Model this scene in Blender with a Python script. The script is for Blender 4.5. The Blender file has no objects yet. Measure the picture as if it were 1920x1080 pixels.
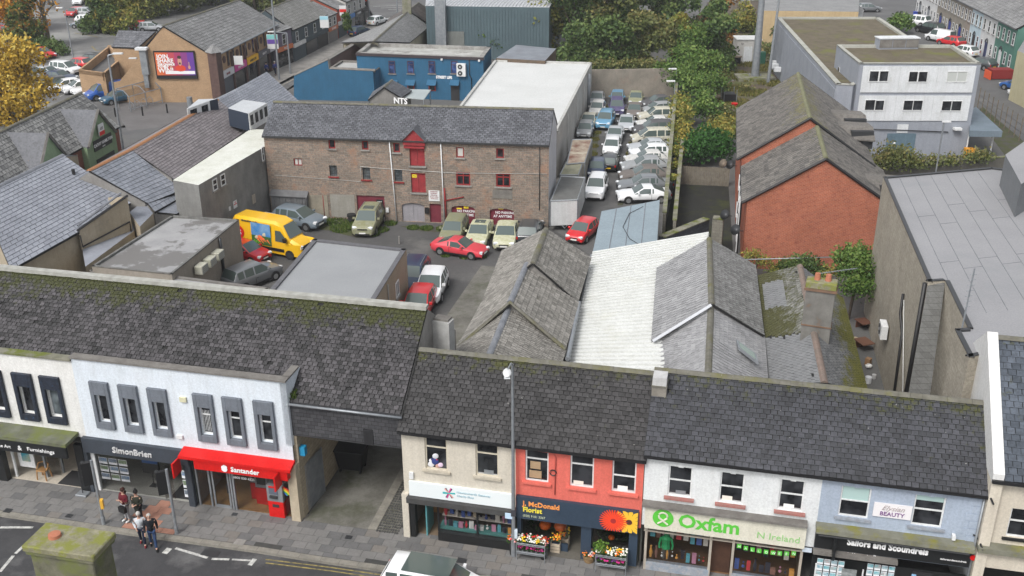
import bpy,math,random
import numpy as np
from math import sin,cos,tan,radians,pi,atan2,hypot,sqrt,floor
from mathutils import Matrix,Vector
Vc=Vector;Rnd=random.Random
random.seed(7)
SC=bpy.context.scene
COL=SC.collection
# camera
F_PX=1914.0;PITCH=radians(23.7);ROLL=radians(0.35);CH=27.3
FW=Vc((0,cos(PITCH),-sin(PITCH)))
_r=Vc((1,0,0));_u=_r.cross(FW)
RT=Matrix.Rotation(ROLL,3,FW)@_r
UP=Matrix.Rotation(ROLL,3,FW)@_u
CAM=Vc((0,0,CH))
cd=bpy.data.cameras.new("camera");cam=bpy.data.objects.new("camera",cd);COL.objects.link(cam)
cd.sensor_width=36;cd.lens=F_PX/1920*36;cd.clip_start=0.5;cd.clip_end=2000
cam.matrix_world=Matrix(((RT.x,UP.x,-FW.x,0),(RT.y,UP.y,-FW.y,0),(RT.z,UP.z,-FW.z,CH),(0,0,0,1)))
SC.camera=cam
# light
SUN_EL,SUN_AZ=50,215
W=bpy.data.worlds.new("World");SC.world=W;W.use_nodes=True
wn=W.node_tree;wn.nodes.clear()
sky=wn.nodes.new("ShaderNodeTexSky");sky.sky_type='NISHITA';sky.sun_disc=False
sky.sun_elevation=radians(SUN_EL);sky.sun_rotation=radians(SUN_AZ)
sky.air_density=1.0;sky.dust_density=4.0;sky.ozone_density=1.0
hs=wn.nodes.new("ShaderNodeHueSaturation");hs.inputs['Saturation'].default_value=0.22
bg=wn.nodes.new("ShaderNodeBackground");bg.inputs[1].default_value=0.15
wo=wn.nodes.new("ShaderNodeOutputWorld")
wn.links.new(sky.outputs[0],hs.inputs['Color']);wn.links.new(hs.outputs[0],bg.inputs[0]);wn.links.new(bg.outputs[0],wo.inputs[0])
sl=bpy.data.lights.new("sun",'SUN');sl.energy=1.15;sl.angle=radians(16);sl.color=(1,.97,.93)
so=bpy.data.objects.new("sun",sl);COL.objects.link(so)
_d=Vc((sin(radians(SUN_AZ))*cos(radians(SUN_EL)),cos(radians(SUN_AZ))*cos(radians(SUN_EL)),sin(radians(SUN_EL))))
so.rotation_euler=_d.to_track_quat('Z','Y').to_euler();so.location=(0,0,60)
SC.view_settings.view_transform='Standard';SC.view_settings.look='None'
SC.view_settings.exposure=0.5;SC.view_settings.gamma=1;SC.view_settings.use_curve_mapping=False

# picture measurements -> places on the ground
def ray(u,v):return FW+RT*((u-960)/F_PX)+UP*((540-v)/F_PX)
def G(u,v,z=0.0):
    d=ray(u,v);return CAM+d*((z-CH)/d.z)
def proj(p):
    d=Vc(p)-CAM;z=d.dot(FW);return(960+F_PX*d.dot(RT)/z,540-F_PX*d.dot(UP)/z)
def hgt(u,v,vt):
    b=G(u,v);lo,hi=0,25
    for _ in range(40):
        m=(lo+hi)/2
        if proj((b.x,b.y,m))[1]>vt:lo=m
        else:hi=m
    return lo

class Fr:
    """a vertical frame: origin A, x along A->B, y away from the camera side, z up"""
    def __init__(s,A,B):
        s.A=Vc((A[0],A[1],0));d=Vc((B[0]-A[0],B[1]-A[1],0));s.L=d.length
        s.u=d.normalized();s.n=Vc((-s.u.y,s.u.x,0));s.ang=atan2(s.u.y,s.u.x)
    def w(s,x,y,z):return s.A+s.u*x+s.n*y+Vc((0,0,z))
    def px(s,u,v,y=0.0):
        a=s.A+s.n*y;r=ray(u,v);t=(a-CAM).dot(s.n)/r.dot(s.n);p=CAM+r*t
        return((p-a).dot(s.u),p.z)
    def X(s,u,v,y=0.0):return s.px(u,v,y)[0]
    def Z(s,u,v,y=0.0):return s.px(u,v,y)[1]
    def sub(s,x0,y0,x1,y1):
        a=s.w(x0,y0,0);b=s.w(x1,y1,0);return Fr(a,b)

# objects
def tag(o,label=None,cat=None,group=None,kind=None):
    if label:o['label']=label
    if cat:o['category']=cat
    if group:o['group']=group
    if kind:o['kind']=kind
    return o
ROOTM={}
def thing(name,label,cat,loc=(0,0,0),rz=0.0,group=None,kind=None):
    o=bpy.data.objects.new(name,None);COL.objects.link(o)
    o.empty_display_size=.3
    o.location=loc;o.rotation_euler=(0,0,rz);tag(o,label,cat,group,kind)
    ROOTM[o]=Matrix.Translation(Vc(loc))@Matrix.Rotation(rz,4,'Z')
    return o
def wmat(o):
    if o is None:return Matrix.Identity(4)
    return ROOTM[o]
class MB:
    def __init__(s):s.v=[];s.f=[];s.m=[];s.r=[];s.cm=0;s.rn=.5
    def add(s,vs,fs,mi=None):
        b=len(s.v);s.v+=[tuple(v)for v in vs]
        for f in fs:s.f.append(tuple(b+i for i in f));s.m.append(s.cm if mi is None else mi);s.r.append(s.rn)
    def quad(s,a,b,c,d):s.add([a,b,c,d],[(0,1,2,3)])
    def poly(s,pts):s.add(pts,[tuple(range(len(pts)))])
    def box(s,c,size,fr=None,rz=0,tilt=None):
        """c = centre, size; in frame fr's axes if given"""
        hx,hy,hz=size[0]/2,size[1]/2,size[2]/2
        vs=[]
        for dz in(-hz,hz):
            for dx,dy in((-hx,-hy),(hx,-hy),(hx,hy),(-hx,hy)):
                if rz:dx,dy=dx*cos(rz)-dy*sin(rz),dx*sin(rz)+dy*cos(rz)
                p=(c[0]+dx,c[1]+dy,c[2]+dz)
                vs.append(fr.w(*p)if fr else p)
        s.add(vs,[(3,2,1,0),(4,5,6,7),(0,1,5,4),(1,2,6,5),(2,3,7,6),(3,0,4,7)])
        return s
    def prism(s,pts,z0,z1):
        """pts = list of xy (ccw) ; z1 may be list"""
        n=len(pts);zt=z1 if isinstance(z1,(list,tuple))else[z1]*n
        vs=[(p[0],p[1],z0)for p in pts]+[(p[0],p[1],z)for p,z in zip(pts,zt)]
        s.add(vs,[tuple(range(n-1,-1,-1)),tuple(range(n,2*n))]+[(i,(i+1)%n,n+(i+1)%n,n+i)for i in range(n)])
        return s
    def hull(s,top,dz):
        """thick sheet: list of 3D points, extruded down by dz"""
        n=len(top);vs=[tuple(p)for p in top]+[(p[0],p[1],p[2]-dz)for p in top]
        s.add(vs,[tuple(range(n)),tuple(range(2*n-1,n-1,-1))]+[(i,n+i,n+(i+1)%n,(i+1)%n)for i in range(n)])
        return s
    def tube(s,pts,r,n=6,caps=True,taper=None):
        pts=[Vc(p)for p in pts];b=len(s.v);N=len(pts)
        for i,p in enumerate(pts):
            t=(pts[min(i+1,N-1)]-pts[max(i-1,0)]).normalized()
            a=t.cross(Vc((0,0,1)));
            if a.length<.05:a=t.cross(Vc((1,0,0)))
            a.normalize();c=a.cross(t)
            rr=r if taper is None else taper[i]
            for k in range(n):
                q=p+a*(rr*cos(2*pi*k/n))+c*(rr*sin(2*pi*k/n));s.v.append(tuple(q))
        for i in range(N-1):
            for k in range(n):
                s.f.append((b+i*n+k,b+i*n+(k+1)%n,b+(i+1)*n+(k+1)%n,b+(i+1)*n+k));s.m.append(s.cm);s.r.append(s.rn)
        if caps:
            s.f.append(tuple(b+k for k in range(n-1,-1,-1)));s.m.append(s.cm);s.r.append(s.rn)
            s.f.append(tuple(b+(N-1)*n+k for k in range(n)));s.m.append(s.cm);s.r.append(s.rn)
        return s
    def cyl(s,c,r,h,n=12,r2=None):
        return s.tube([(c[0],c[1],c[2]),(c[0],c[1],c[2]+h)],r,n,True,[r,r if r2 is None else r2])
    def ball(s,c,r,n=8,m=6,sq=(1,1,1)):
        b=len(s.v)
        for i in range(m+1):
            t=pi*i/m
            for k in range(n):
                s.v.append((c[0]+r*sq[0]*sin(t)*cos(2*pi*k/n),c[1]+r*sq[1]*sin(t)*sin(2*pi*k/n),c[2]+r*sq[2]*cos(t)))
        for i in range(m):
            for k in range(n):
                s.f.append((b+i*n+k,b+(i+1)*n+k,b+(i+1)*n+(k+1)%n,b+i*n+(k+1)%n));s.m.append(s.cm);s.r.append(s.rn)
        return s
    def mesh(s,name,mats,M=None,smooth=False):
        me=bpy.data.meshes.new(name)
        vs=s.v
        if M is not None and len(vs):
            A=np.array(vs,dtype=float);Mi=np.array(M)
            A=A@Mi[:3,:3].T+Mi[:3,3];vs=A.tolist()
        me.from_pydata(vs,[],s.f)
        if not isinstance(mats,(list,tuple)):mats=[mats]
        for m in mats:me.materials.append(m)
        if len(mats)>1:me.polygons.foreach_set('material_index',s.m)
        at=me.attributes.new('rnd','FLOAT','FACE');at.data.foreach_set('value',s.r)
        if smooth:me.polygons.foreach_set('use_smooth',[True]*len(me.polygons))
        me.update();return me
    def build(s,name,mats,parent=None,label=None,cat=None,group=None,kind=None,smooth=False,bevel=0,local=False,autos=None):
        M=None if(local or parent is None)else wmat(parent).inverted()
        me=s.mesh(name,mats,M,smooth)
        o=bpy.data.objects.new(name,me);COL.objects.link(o);o.parent=parent
        ROOTM[o]=wmat(parent)
        if bevel:
            b=o.modifiers.new('bevel','BEVEL');b.width=bevel;b.segments=1;b.limit_method='ANGLE'
        if autos and smooth:
            me.polygons.foreach_set('use_smooth',[True]*len(me.polygons))
            try:me.set_sharp_from_angle(angle=radians(autos))
            except Exception:pass
        tag(o,label,cat,group,kind);return o
def BX(*a):return MB().box(*a)
def inst(name,me,M,parent):
    """place shared mesh me at world matrix M below parent"""
    o=bpy.data.objects.new(name,me);COL.objects.link(o);o.parent=parent
    o.matrix_local=wmat(parent).inverted()@M;return o

# materials
MATS={}
def _nt(name):
    m=bpy.data.materials.new(name);m.use_nodes=True;nt=m.node_tree;nt.nodes.clear()
    out=nt.nodes.new('ShaderNodeOutputMaterial');b=nt.nodes.new('ShaderNodeBsdfPrincipled');nt.links.new(b.outputs[0],out.inputs[0])
    return m,nt,b
def N(nt,t,**kw):
    n=nt.nodes.new(t)
    for k,v in kw.items():
        if k.startswith('i_'):
            key=k[2:];key=int(key)if key.isdigit()else key.replace('_',' ')
            n.inputs[key].default_value=v
        else:setattr(n,k,v)
    return n
def c4(c):return(c[0],c[1],c[2],1)
def noise(nt,vec,scale,detail=4,rough=.6):
    n=N(nt,'ShaderNodeTexNoise');n.inputs['Scale'].default_value=scale;n.inputs['Detail'].default_value=detail;n.inputs['Roughness'].default_value=rough
    nt.links.new(vec,n.inputs['Vector']);return n.outputs[0]
def ramp(nt,fac,stops):
    r=N(nt,'ShaderNodeValToRGB');e=r.color_ramp.elements
    while len(e)<len(stops):e.new(.5)
    for el,(p,c)in zip(e,stops):el.position=p;el.color=c4(c)if len(c)==3 else c
    nt.links.new(fac,r.inputs[0]);return r.outputs[0]
def mixc(nt,fac,a,b,mode='MIX'):
    m=N(nt,'ShaderNodeMix',data_type='RGBA',blend_type=mode)
    for s,x in((m.inputs[0],fac),(m.inputs[6],a),(m.inputs[7],b)):
        if isinstance(x,(int,float)):s.default_value=x
        elif isinstance(x,tuple):s.default_value=c4(x)
        else:nt.links.new(x,s)
    return m.outputs[2]
def pos(nt):return N(nt,'ShaderNodeNewGeometry').outputs['Position']
def obj(nt):return N(nt,'ShaderNodeTexCoord').outputs['Object']
def bumpn(nt,b,h,strength,dist=.02):
    n=N(nt,'ShaderNodeBump');n.inputs['Strength'].default_value=strength;n.inputs['Distance'].default_value=dist
    nt.links.new(h,n.inputs['Height']);nt.links.new(n.outputs[0],b.inputs['Normal'])
def surf(name,a,b=None,scale=1.5,rough=.85,bump=.15,spots=None,metal=0,spec=.3,fine=12,c=None,cov=(.45,.62),cscale=.4):
    """two-tone weathered surface; optional third colour c in patches"""
    if name in MATS:return MATS[name]
    m,nt,p=_nt(name);P=pos(nt)
    b=b or tuple(x*.72 for x in a)
    col=ramp(nt,noise(nt,P,scale),[(.35,a),(.68,b)])
    f=noise(nt,P,fine,5,.7)
    col=mixc(nt,.35,col,ramp(nt,f,[(.3,(.55,.55,.55)),(.7,(1.25,1.25,1.25))]),'MULTIPLY')
    vm=N(nt,'ShaderNodeVectorMath',operation='MULTIPLY');nt.links.new(P,vm.inputs[0]);vm.inputs[1].default_value=(5,5,.5)
    col=mixc(nt,.22 if rough>.55 else 0.0,col,ramp(nt,noise(nt,vm.outputs[0],1,4),[(.35,(.72,.70,.66)),(.6,(1.06,1.06,1.06))]),'MULTIPLY')
    if c:
        col=mixc(nt,ramp(nt,noise(nt,P,cscale,6,.65),[(cov[0],(0,0,0)),(cov[1],(1,1,1))]),col,c)
    nt.links.new(col,p.inputs['Base Color']);p.inputs['Roughness'].default_value=rough;p.inputs['Metallic'].default_value=metal
    p.inputs['Specular IOR Level'].default_value=spec
    if bump:bumpn(nt,p,f,bump)
    MATS[name]=m;return m
def flat(name,a,rough=.5,metal=0,spec=.5,emit=0):
    if name in MATS:return MATS[name]
    m,nt,p=_nt(name);p.inputs['Base Color'].default_value=c4(a);p.inputs['Roughness'].default_value=rough
    p.inputs['Metallic'].default_value=metal;p.inputs['Specular IOR Level'].default_value=spec
    MATS[name]=m;return m
def paint(name,a,rough=.3,coat=.6,dirt=None,dcov=.5):
    """vehicle paint, optionally under dust / algae"""
    if name in MATS:return MATS[name]
    m,nt,p=_nt(name);P=obj(nt);f=noise(nt,P,2.2,5)
    col=mixc(nt,ramp(nt,f,[(.4,(0,0,0)),(.75,(.25,.25,.25))]),a,tuple(x*.75+.02 for x in a))
    if dirt:
        col=mixc(nt,ramp(nt,noise(nt,P,3.5,6,.7),[(dcov-.18,(.15,.15,.15)),(dcov+.2,(.95,.95,.95))]),col,dirt)
        rough=.7;coat=.05
    nt.links.new(col,p.inputs['Base Color']);p.inputs['Roughness'].default_value=rough
    p.inputs['Coat Weight'].default_value=coat;p.inputs['Coat Roughness'].default_value=.08
    MATS[name]=m;return m
SLM=[]
def slatemat(name,dark,light,moss=None,zr=None,mcol=(.052,.055,.014),mthr=.5,lichen=.0,rough=.55,contrast=1.0,mvec=(1,1,1)):
    """slate: per-piece tone from the rnd attribute, weather blotches, moss that grows towards the ridge"""
    if name in MATS:return MATS[name]
    m,nt,p=_nt(name);P=pos(nt)
    at=N(nt,'ShaderNodeAttribute',attribute_name='rnd');ra=at.outputs['Fac']
    oi=N(nt,'ShaderNodeObjectInfo').outputs['Random']
    mid=tuple((x+y)/2 for x,y in zip(dark,light))
    col=ramp(nt,ra,[(0,tuple(x*.28 for x in dark)),(.05,dark),(.5,mid),(1,light)])  # lowest stop is for slate edges: dark wet edge plus painted shadow line
    f=noise(nt,P,5.5,6,.72)
    col=mixc(nt,min(1,.55*contrast),col,ramp(nt,f,[(.36,(.45,.45,.44)),(.56,(1.2,1.2,1.2))]),'MULTIPLY')
    col=mixc(nt,.5,col,ramp(nt,noise(nt,P,.5,3),[(.3,(.7,.7,.7)),(.7,(1.25,1.25,1.25))]),'MULTIPLY')
    if lichen:
        col=mixc(nt,ramp(nt,noise(nt,P,9,3,.5),[(.74-lichen,(0,0,0)),(.78-lichen,(.8,.8,.8))]),col,(.33,.33,.30))
    if moss:
        n2=noise(nt,P,3.2,6,.7)
        sep=N(nt,'ShaderNodeSeparateXYZ');nt.links.new(P,sep.inputs[0])
        mr=N(nt,'ShaderNodeMapRange');mr.inputs['From Min'].default_value=zr[0];mr.inputs['From Max'].default_value=zr[1]
        nt.links.new(sep.outputs[2],mr.inputs['Value'])
        ad=N(nt,'ShaderNodeMath',operation='MULTIPLY_ADD');nt.links.new(mr.outputs[0],ad.inputs[0]);ad.inputs[1].default_value=moss;nt.links.new(n2,ad.inputs[2])
        big=N(nt,'ShaderNodeMath',operation='MULTIPLY_ADD');nt.links.new(noise(nt,P,.45,2),big.inputs[0]);big.inputs[1].default_value=.5;nt.links.new(ad.outputs[0],big.inputs[2])
        hf_=N(nt,'ShaderNodeMath',operation='MULTIPLY');nt.links.new(big.outputs[0],hf_.inputs[0]);hf_.inputs[1].default_value=.5
        mk=ramp(nt,hf_.outputs[0],[(mthr/2,(0,0,0)),(mthr/2+.07,(1,1,1))])
        mc=ramp(nt,noise(nt,P,14,3),[(.35,tuple(x*.55 for x in mcol)),(.65,tuple(x*1.5 for x in mcol))])
        col=mixc(nt,mk,col,mc)
    nt.links.new(col,p.inputs['Base Color']);p.inputs['Roughness'].default_value=rough;p.inputs['Specular IOR Level'].default_value=.35
    bumpn(nt,p,f,.25,.01)
    MATS[name]=m;SLM.append(m);return m
def brickmat(name,a,b,mortar,w=.22,h=.075,msize=.012,rough=.85,var=.5,patch=None,pscale=.5,pcov=(.5,.6),squash=None,bump=.5):
    """coursed bricks or stones; object coordinates so that both wall directions work"""
    if name in MATS:return MATS[name]
    m,nt,p=_nt(name);O=obj(nt)
    sp=N(nt,'ShaderNodeSeparateXYZ');nt.links.new(O,sp.inputs[0])
    ad=N(nt,'ShaderNodeMath',operation='ADD');nt.links.new(sp.outputs[0],ad.inputs[0]);nt.links.new(sp.outputs[1],ad.inputs[1])
    cb=N(nt,'ShaderNodeCombineXYZ');nt.links.new(ad.outputs[0],cb.inputs[0]);nt.links.new(sp.outputs[2],cb.inputs[1])
    vec=cb.outputs[0]
    if squash:
        nn=N(nt,'ShaderNodeTexNoise');nn.inputs['Scale'].default_value=2.5;nt.links.new(vec,nn.inputs['Vector'])
        vec=mixc(nt,squash,vec,nn.outputs[1])
    br=N(nt,'ShaderNodeTexBrick');br.inputs['Scale'].default_value=1
    br.inputs['Brick Width'].default_value=w;br.inputs['Row Height'].default_value=h;br.inputs['Mortar Size'].default_value=msize
    br.inputs['Color1'].default_value=c4(a);br.inputs['Color2'].default_value=c4(b);br.inputs['Mortar'].default_value=c4(mortar);br.inputs['Bias'].default_value=0
    nt.links.new(vec,br.inputs['Vector'])
    P=pos(nt);f=noise(nt,P,9,5,.7)
    col=mixc(nt,var,br.outputs[0],ramp(nt,f,[(.3,(.55,.55,.55)),(.7,(1.35,1.35,1.35))]),'MULTIPLY')
    col=mixc(nt,.5,col,ramp(nt,noise(nt,P,.7,4),[(.3,(.75,.75,.75)),(.7,(1.2,1.2,1.2))]),'MULTIPLY')
    if patch:col=mixc(nt,ramp(nt,noise(nt,P,pscale,6,.7),[(pcov[0],(0,0,0)),(pcov[1],(1,1,1))]),col,patch)
    nt.links.new(col,p.inputs['Base Color']);p.inputs['Roughness'].default_value=rough;p.inputs['Specular IOR Level'].default_value=.2
    inv=N(nt,'ShaderNodeMath',operation='SUBTRACT');inv.inputs[0].default_value=1;nt.links.new(br.outputs[1],inv.inputs[1])
    bumpn(nt,p,inv.outputs[0],bump,.015)
    MATS[name]=m;return m
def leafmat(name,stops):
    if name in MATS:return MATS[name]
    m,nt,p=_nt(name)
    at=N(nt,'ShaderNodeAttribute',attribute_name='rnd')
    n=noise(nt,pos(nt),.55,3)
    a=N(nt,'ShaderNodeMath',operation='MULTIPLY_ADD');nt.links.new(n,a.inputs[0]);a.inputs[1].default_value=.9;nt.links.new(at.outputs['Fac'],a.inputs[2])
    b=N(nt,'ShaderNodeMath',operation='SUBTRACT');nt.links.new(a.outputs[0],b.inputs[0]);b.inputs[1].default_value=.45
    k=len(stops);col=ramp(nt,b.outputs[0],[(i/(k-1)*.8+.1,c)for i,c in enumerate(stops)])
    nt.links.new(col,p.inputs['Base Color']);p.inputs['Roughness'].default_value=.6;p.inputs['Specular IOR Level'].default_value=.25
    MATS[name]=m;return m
def glassmat(name='window_glass',tint=(.010,.011,.013),rough=.06,var=True):
    if name in MATS:return MATS[name]
    m,nt,p=_nt(name)
    if var:
        col=ramp(nt,noise(nt,pos(nt),1.3,2),[(.42,tint),(.62,tuple(x*2.8+.01 for x in tint))]);nt.links.new(col,p.inputs['Base Color'])  # paler noise blotches paint reflections and room interior onto the opaque pane
    else:p.inputs['Base Color'].default_value=c4(tint)
    p.inputs['Roughness'].default_value=rough;p.inputs['Specular IOR Level'].default_value=.4
    MATS[name]=m;return m
def cleargl(name='clear_glass',amt=.82):
    if name in MATS:return MATS[name]
    m=bpy.data.materials.new(name);m.use_nodes=True;nt=m.node_tree;nt.nodes.clear()
    out=N(nt,'ShaderNodeOutputMaterial');mx=N(nt,'ShaderNodeMixShader');tr=N(nt,'ShaderNodeBsdfTransparent');gl=N(nt,'ShaderNodeBsdfGlossy')
    tr.inputs[0].default_value=(amt,amt,amt,1);gl.inputs['Roughness'].default_value=.02
    fr=N(nt,'ShaderNodeLayerWeight');fr.inputs[0].default_value=.5;pw_=N(nt,'ShaderNodeMath',operation='POWER');pw_.inputs[1].default_value=5;nt.links.new(fr.outputs[1],pw_.inputs[0]);ad_=N(nt,'ShaderNodeMath',operation='MULTIPLY_ADD');ad_.inputs[1].default_value=.55;ad_.inputs[2].default_value=.03;nt.links.new(pw_.outputs[0],ad_.inputs[0]);fr=ad_
    nt.links.new(fr.outputs[0],mx.inputs[0]);nt.links.new(tr.outputs[0],mx.inputs[1]);nt.links.new(gl.outputs[0],mx.inputs[2]);nt.links.new(mx.outputs[0],out.inputs[0])
    MATS[name]=m;return m

GL=glassmat();CG=cleargl()
GLB=glassmat('blue_grey_glass',(.05,.06,.065))
WHITE=surf('white_upvc',(.72,.73,.73),(.62,.63,.63),4,.45,.03)
BLACK=flat('black_plastic',(.012,.012,.013),.5)
DARKM=flat('dark_metal',(.05,.052,.055),.45,.3)
GREYM=surf('galvanised_metal',(.32,.34,.36),(.24,.26,.28),3,.45,.05,metal=.4)
RUB=flat('tyre_rubber',(.015,.015,.015),.85)
RIM=flat('alloy_rim',(.45,.46,.47),.3,.8)
RED=paint('bright_red_paint',(.62,.02,.015))
TIMBER=surf('weathered_timber',(.20,.16,.12),(.12,.10,.08),5,.85,.3)
ASPH=surf('worn_asphalt',(.13,.13,.13),(.095,.095,.097),.25,.85,.25,fine=22,c=(.17,.17,.168),cov=(.55,.75),cscale=.18)
TARY=surf('yard_tarmac',(.098,.096,.095),(.07,.07,.07),.3,.85,.3,fine=18,c=(.135,.132,.125),cov=(.52,.7),cscale=.35)
CONC=surf('concrete',(.30,.29,.27),(.20,.19,.18),.8,.9,.25)
CONCM=surf('mossy_concrete',(.26,.25,.20),(.15,.15,.11),1.2,.95,.35,c=(.12,.14,.03),cov=(.48,.62),cscale=1.1)
LEAD=surf('lead_flashing',(.22,.23,.25),(.15,.16,.18),2,.5,.1)
GRASSM=leafmat('grass_blades',[(.03,.055,.008),(.06,.11,.015),(.11,.14,.03)])

# generic builders
def wall(fr,x0,x1,z0,z1,holes,mat,parent,y=0.0,th=.22,name='wall',extra=None,label=None):
    """rectangular wall with real openings; holes = (x0,z0,x1,z1)"""
    mb=MB();hs_=[(max(a,x0),max(b,z0),min(c,x1),min(d,z1))for a,b,c,d in holes]
    xs=sorted({x0,x1}|{h[0]for h in hs_}|{h[2]for h in hs_});zs=sorted({z0,z1}|{h[1]for h in hs_}|{h[3]for h in hs_})
    for i in range(len(xs)-1):
        for j in range(len(zs)-1):
            cx,cz=(xs[i]+xs[i+1])/2,(zs[j]+zs[j+1])/2
            if any(h[0]<cx<h[2]and h[1]<cz<h[3]for h in hs_):continue
            mb.quad(fr.w(xs[i],y,zs[j]),fr.w(xs[i+1],y,zs[j]),fr.w(xs[i+1],y,zs[j+1]),fr.w(xs[i],y,zs[j+1]))
    for a,b,c,d in hs_:
        mb.quad(fr.w(a,y,b),fr.w(c,y,b),fr.w(c,y+th,b),fr.w(a,y+th,b));mb.quad(fr.w(a,y,d),fr.w(a,y+th,d),fr.w(c,y+th,d),fr.w(c,y,d))
        mb.quad(fr.w(a,y,b),fr.w(a,y+th,b),fr.w(a,y+th,d),fr.w(a,y,d));mb.quad(fr.w(c,y,b),fr.w(c,y,d),fr.w(c,y+th,d),fr.w(c,y+th,b))
    if extra:extra(mb)
    return mb.build(name,mat,parent,label=label)
def window(fr,x0,z0,x1,z1,parent,fm=None,pm=None,y=.1,fw=.06,tr=(),mu=(),sill=None,name='window',sillm=None,sd=.12,back=None):
    """frame with transoms tr and mullions mu (fractions); pane set in it"""
    fm=fm or WHITE;pm=pm or GL;mb=MB();w,h=x1-x0,z1-z0;d=.07
    mb.box(((x0+fw/2),y,(z0+z1)/2),(fw,d,h),fr);mb.box((x1-fw/2,y,(z0+z1)/2),(fw,d,h),fr)
    mb.box(((x0+x1)/2,y,z0+fw/2),(w-2*fw,d,fw),fr);mb.box(((x0+x1)/2,y,z1-fw/2),(w-2*fw,d,fw),fr)
    for t in tr:mb.box(((x0+x1)/2,y,z0+h*t),(w-2*fw,d*.9,fw*.9),fr)
    for t in mu:mb.box((x0+w*t,y,(z0+z1)/2),(fw*.8,d*.8,h-2*fw),fr)
    o=mb.build(name,fm,parent);ROOTM[o]=wmat(parent)
    p=MB();p.box(((x0+x1)/2,y+.015,(z0+z1)/2),(w-fw,.012,h-fw),fr);p.build('pane',pm,o)
    if sill:
        s_=MB();s_.box(((x0+x1)/2,y/2-sd/2,z0-.05),(w+.24,y+sd,.09),fr);s_.build('sill',sillm or CONC,o)
    if back:
        s_=MB();s_.box(((x0+x1)/2,y+1.3,(z0+z1)/2),(w+.8,.02,h+.6),fr);s_.build('blind',back,o)
    return o
def pbox(parent,name,mat,fr,c,size,label=None,bevel=0,rz=0):
    return BX(c,size,fr,rz).build(name,mat,parent,label=label,bevel=bevel)
def tboxs(name,label,cat,mat,fr,c,size,group=None):
    return BX(c,size,fr).build(name,mat,None,label,cat,group)
def bil(q,a,b):
    return(q[0]*(1-a)+q[1]*a)*(1-b)+(q[3]*(1-a)+q[2]*a)*b
_sl={}
def slate_mesh(w,h,t,mat,k):
    key=(round(w,3),round(h,3),t,mat.name,k)
    if key not in _sl:
        mb=MB();rv=.08+.92*(k+.5)/6;j=Rnd(k+3).uniform
        a=-w/2+j(.006,.02);b=w/2-j(.006,.02)
        vs=[(a,0,0),(b,j(-.012,.012),0),(b,h,0),(a,h,0),(a,0,t),(b,j(-.012,.012),t),(b,h,t*.25),(a,h,t*.25)]
        mb.rn=rv;mb.add(vs,[(4,5,6,7)]);mb.rn=0;mb.add(vs,[(0,1,5,4),(1,2,6,5),(3,0,4,7)])  # edge faces take the lowest tone, painting a shadow line under the slate
        _sl[key]=mb.mesh('slate',mat)
    return _sl[key]
def slates(q,w,h,mat,parent,singles=0,t=.045,name='slate',lift=.015,mask=None,miss=0.0,gap=.90,stag=.5,slip=.01):
    """q = eave-left, eave-right, ridge-right, ridge-left. Rows of overlapping slates; the first `singles` nearest ones are objects"""
    q=[Vc(p)for p in q];rnd=Rnd(int(abs(q[0].x*97+q[0].y*31))+5)
    LS=((q[3]-q[0]).length+(q[2]-q[1]).length)/2;LE=max((q[1]-q[0]).length,(q[2]-q[3]).length)
    nr=max(1,round(LS/h));nc=max(1,round(LE/w));cells=[]
    n=(q[1]-q[0]).cross(q[3]-q[0]).normalized()
    if n.z<0:n=-n
    for j in range(nr):
        off=stag if j%2 else 0
        for i in range(nc+(1 if off else 0)):
            a0=max(0,(i-off)/nc);a1=min(1,(i+1-off)/nc)
            if a1-a0<.1/nc:continue
            if mask and not mask((a0+a1)/2,(j+.5)/nr):continue
            if rnd.random()<miss:continue
            b0=j/nr;b1=min(1.0,(j+1.25)/nr)
            mid=bil(q,(a0+a1)/2,b0);cells.append(((mid-CAM).length,a0,a1,b0,b1,j))
    if singles:
        cells.sort(key=lambda c:c[0])
    mb=MB()
    for k,(d,a0,a1,b0,b1,j)in enumerate(cells):
        A=bil(q,a0,b0);B=bil(q,a1,b0);C=bil(q,a1,b1);D=bil(q,a0,b1);full=(a1-a0)>.9/nc
        if k<singles and full:
            ex=(B-A);L=ex.length;ex.normalize();ey=((D-A)-ex*(D-A).dot(ex)).normalized();ez=ex.cross(ey)
            if ez.z<0:ez=-ez
            M=Matrix((ex,ey,n)).transposed().to_4x4();M.translation=(A+B)/2+n*(lift+rnd.uniform(0,.006))-ey*rnd.uniform(-.5,1)*slip
            inst(name,slate_mesh(L,(D-A).length,t,mat,rnd.randrange(6)),M,parent)
        else:
            mb.rn=.08+.92*rnd.random();g=(1-gap)/2*rnd.uniform(.5,1.6);e=(B-A)
            A2=A+e*g;B2=B-e*g;C2=C-e*g;D2=D+e*g
            sl=(D-A).normalized()*(-slip*rnd.uniform(-.5,1));A2=A2+sl;B2=B2+sl
            lo=lift+rnd.uniform(0,.006)
            V8=[A2+n*lo,B2+n*lo,C2+n*lo,D2+n*lo,A2+n*(lo+t),B2+n*(lo+t),C2+n*(lo+t*.25),D2+n*(lo+t*.25)]
            mb.add(V8[4:],[(0,1,2,3)]);mb.rn=0;mb.add([V8[i]for i in(0,1,5,4)],[(0,1,2,3)]);mb.add([V8[i]for i in(1,2,6,5)],[(0,1,2,3)])  # front and side edges coloured near-black as the shadow line between courses
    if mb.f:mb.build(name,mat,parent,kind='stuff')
JOINT=flat('roof_joint',(.014,.014,.014),.9)
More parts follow.
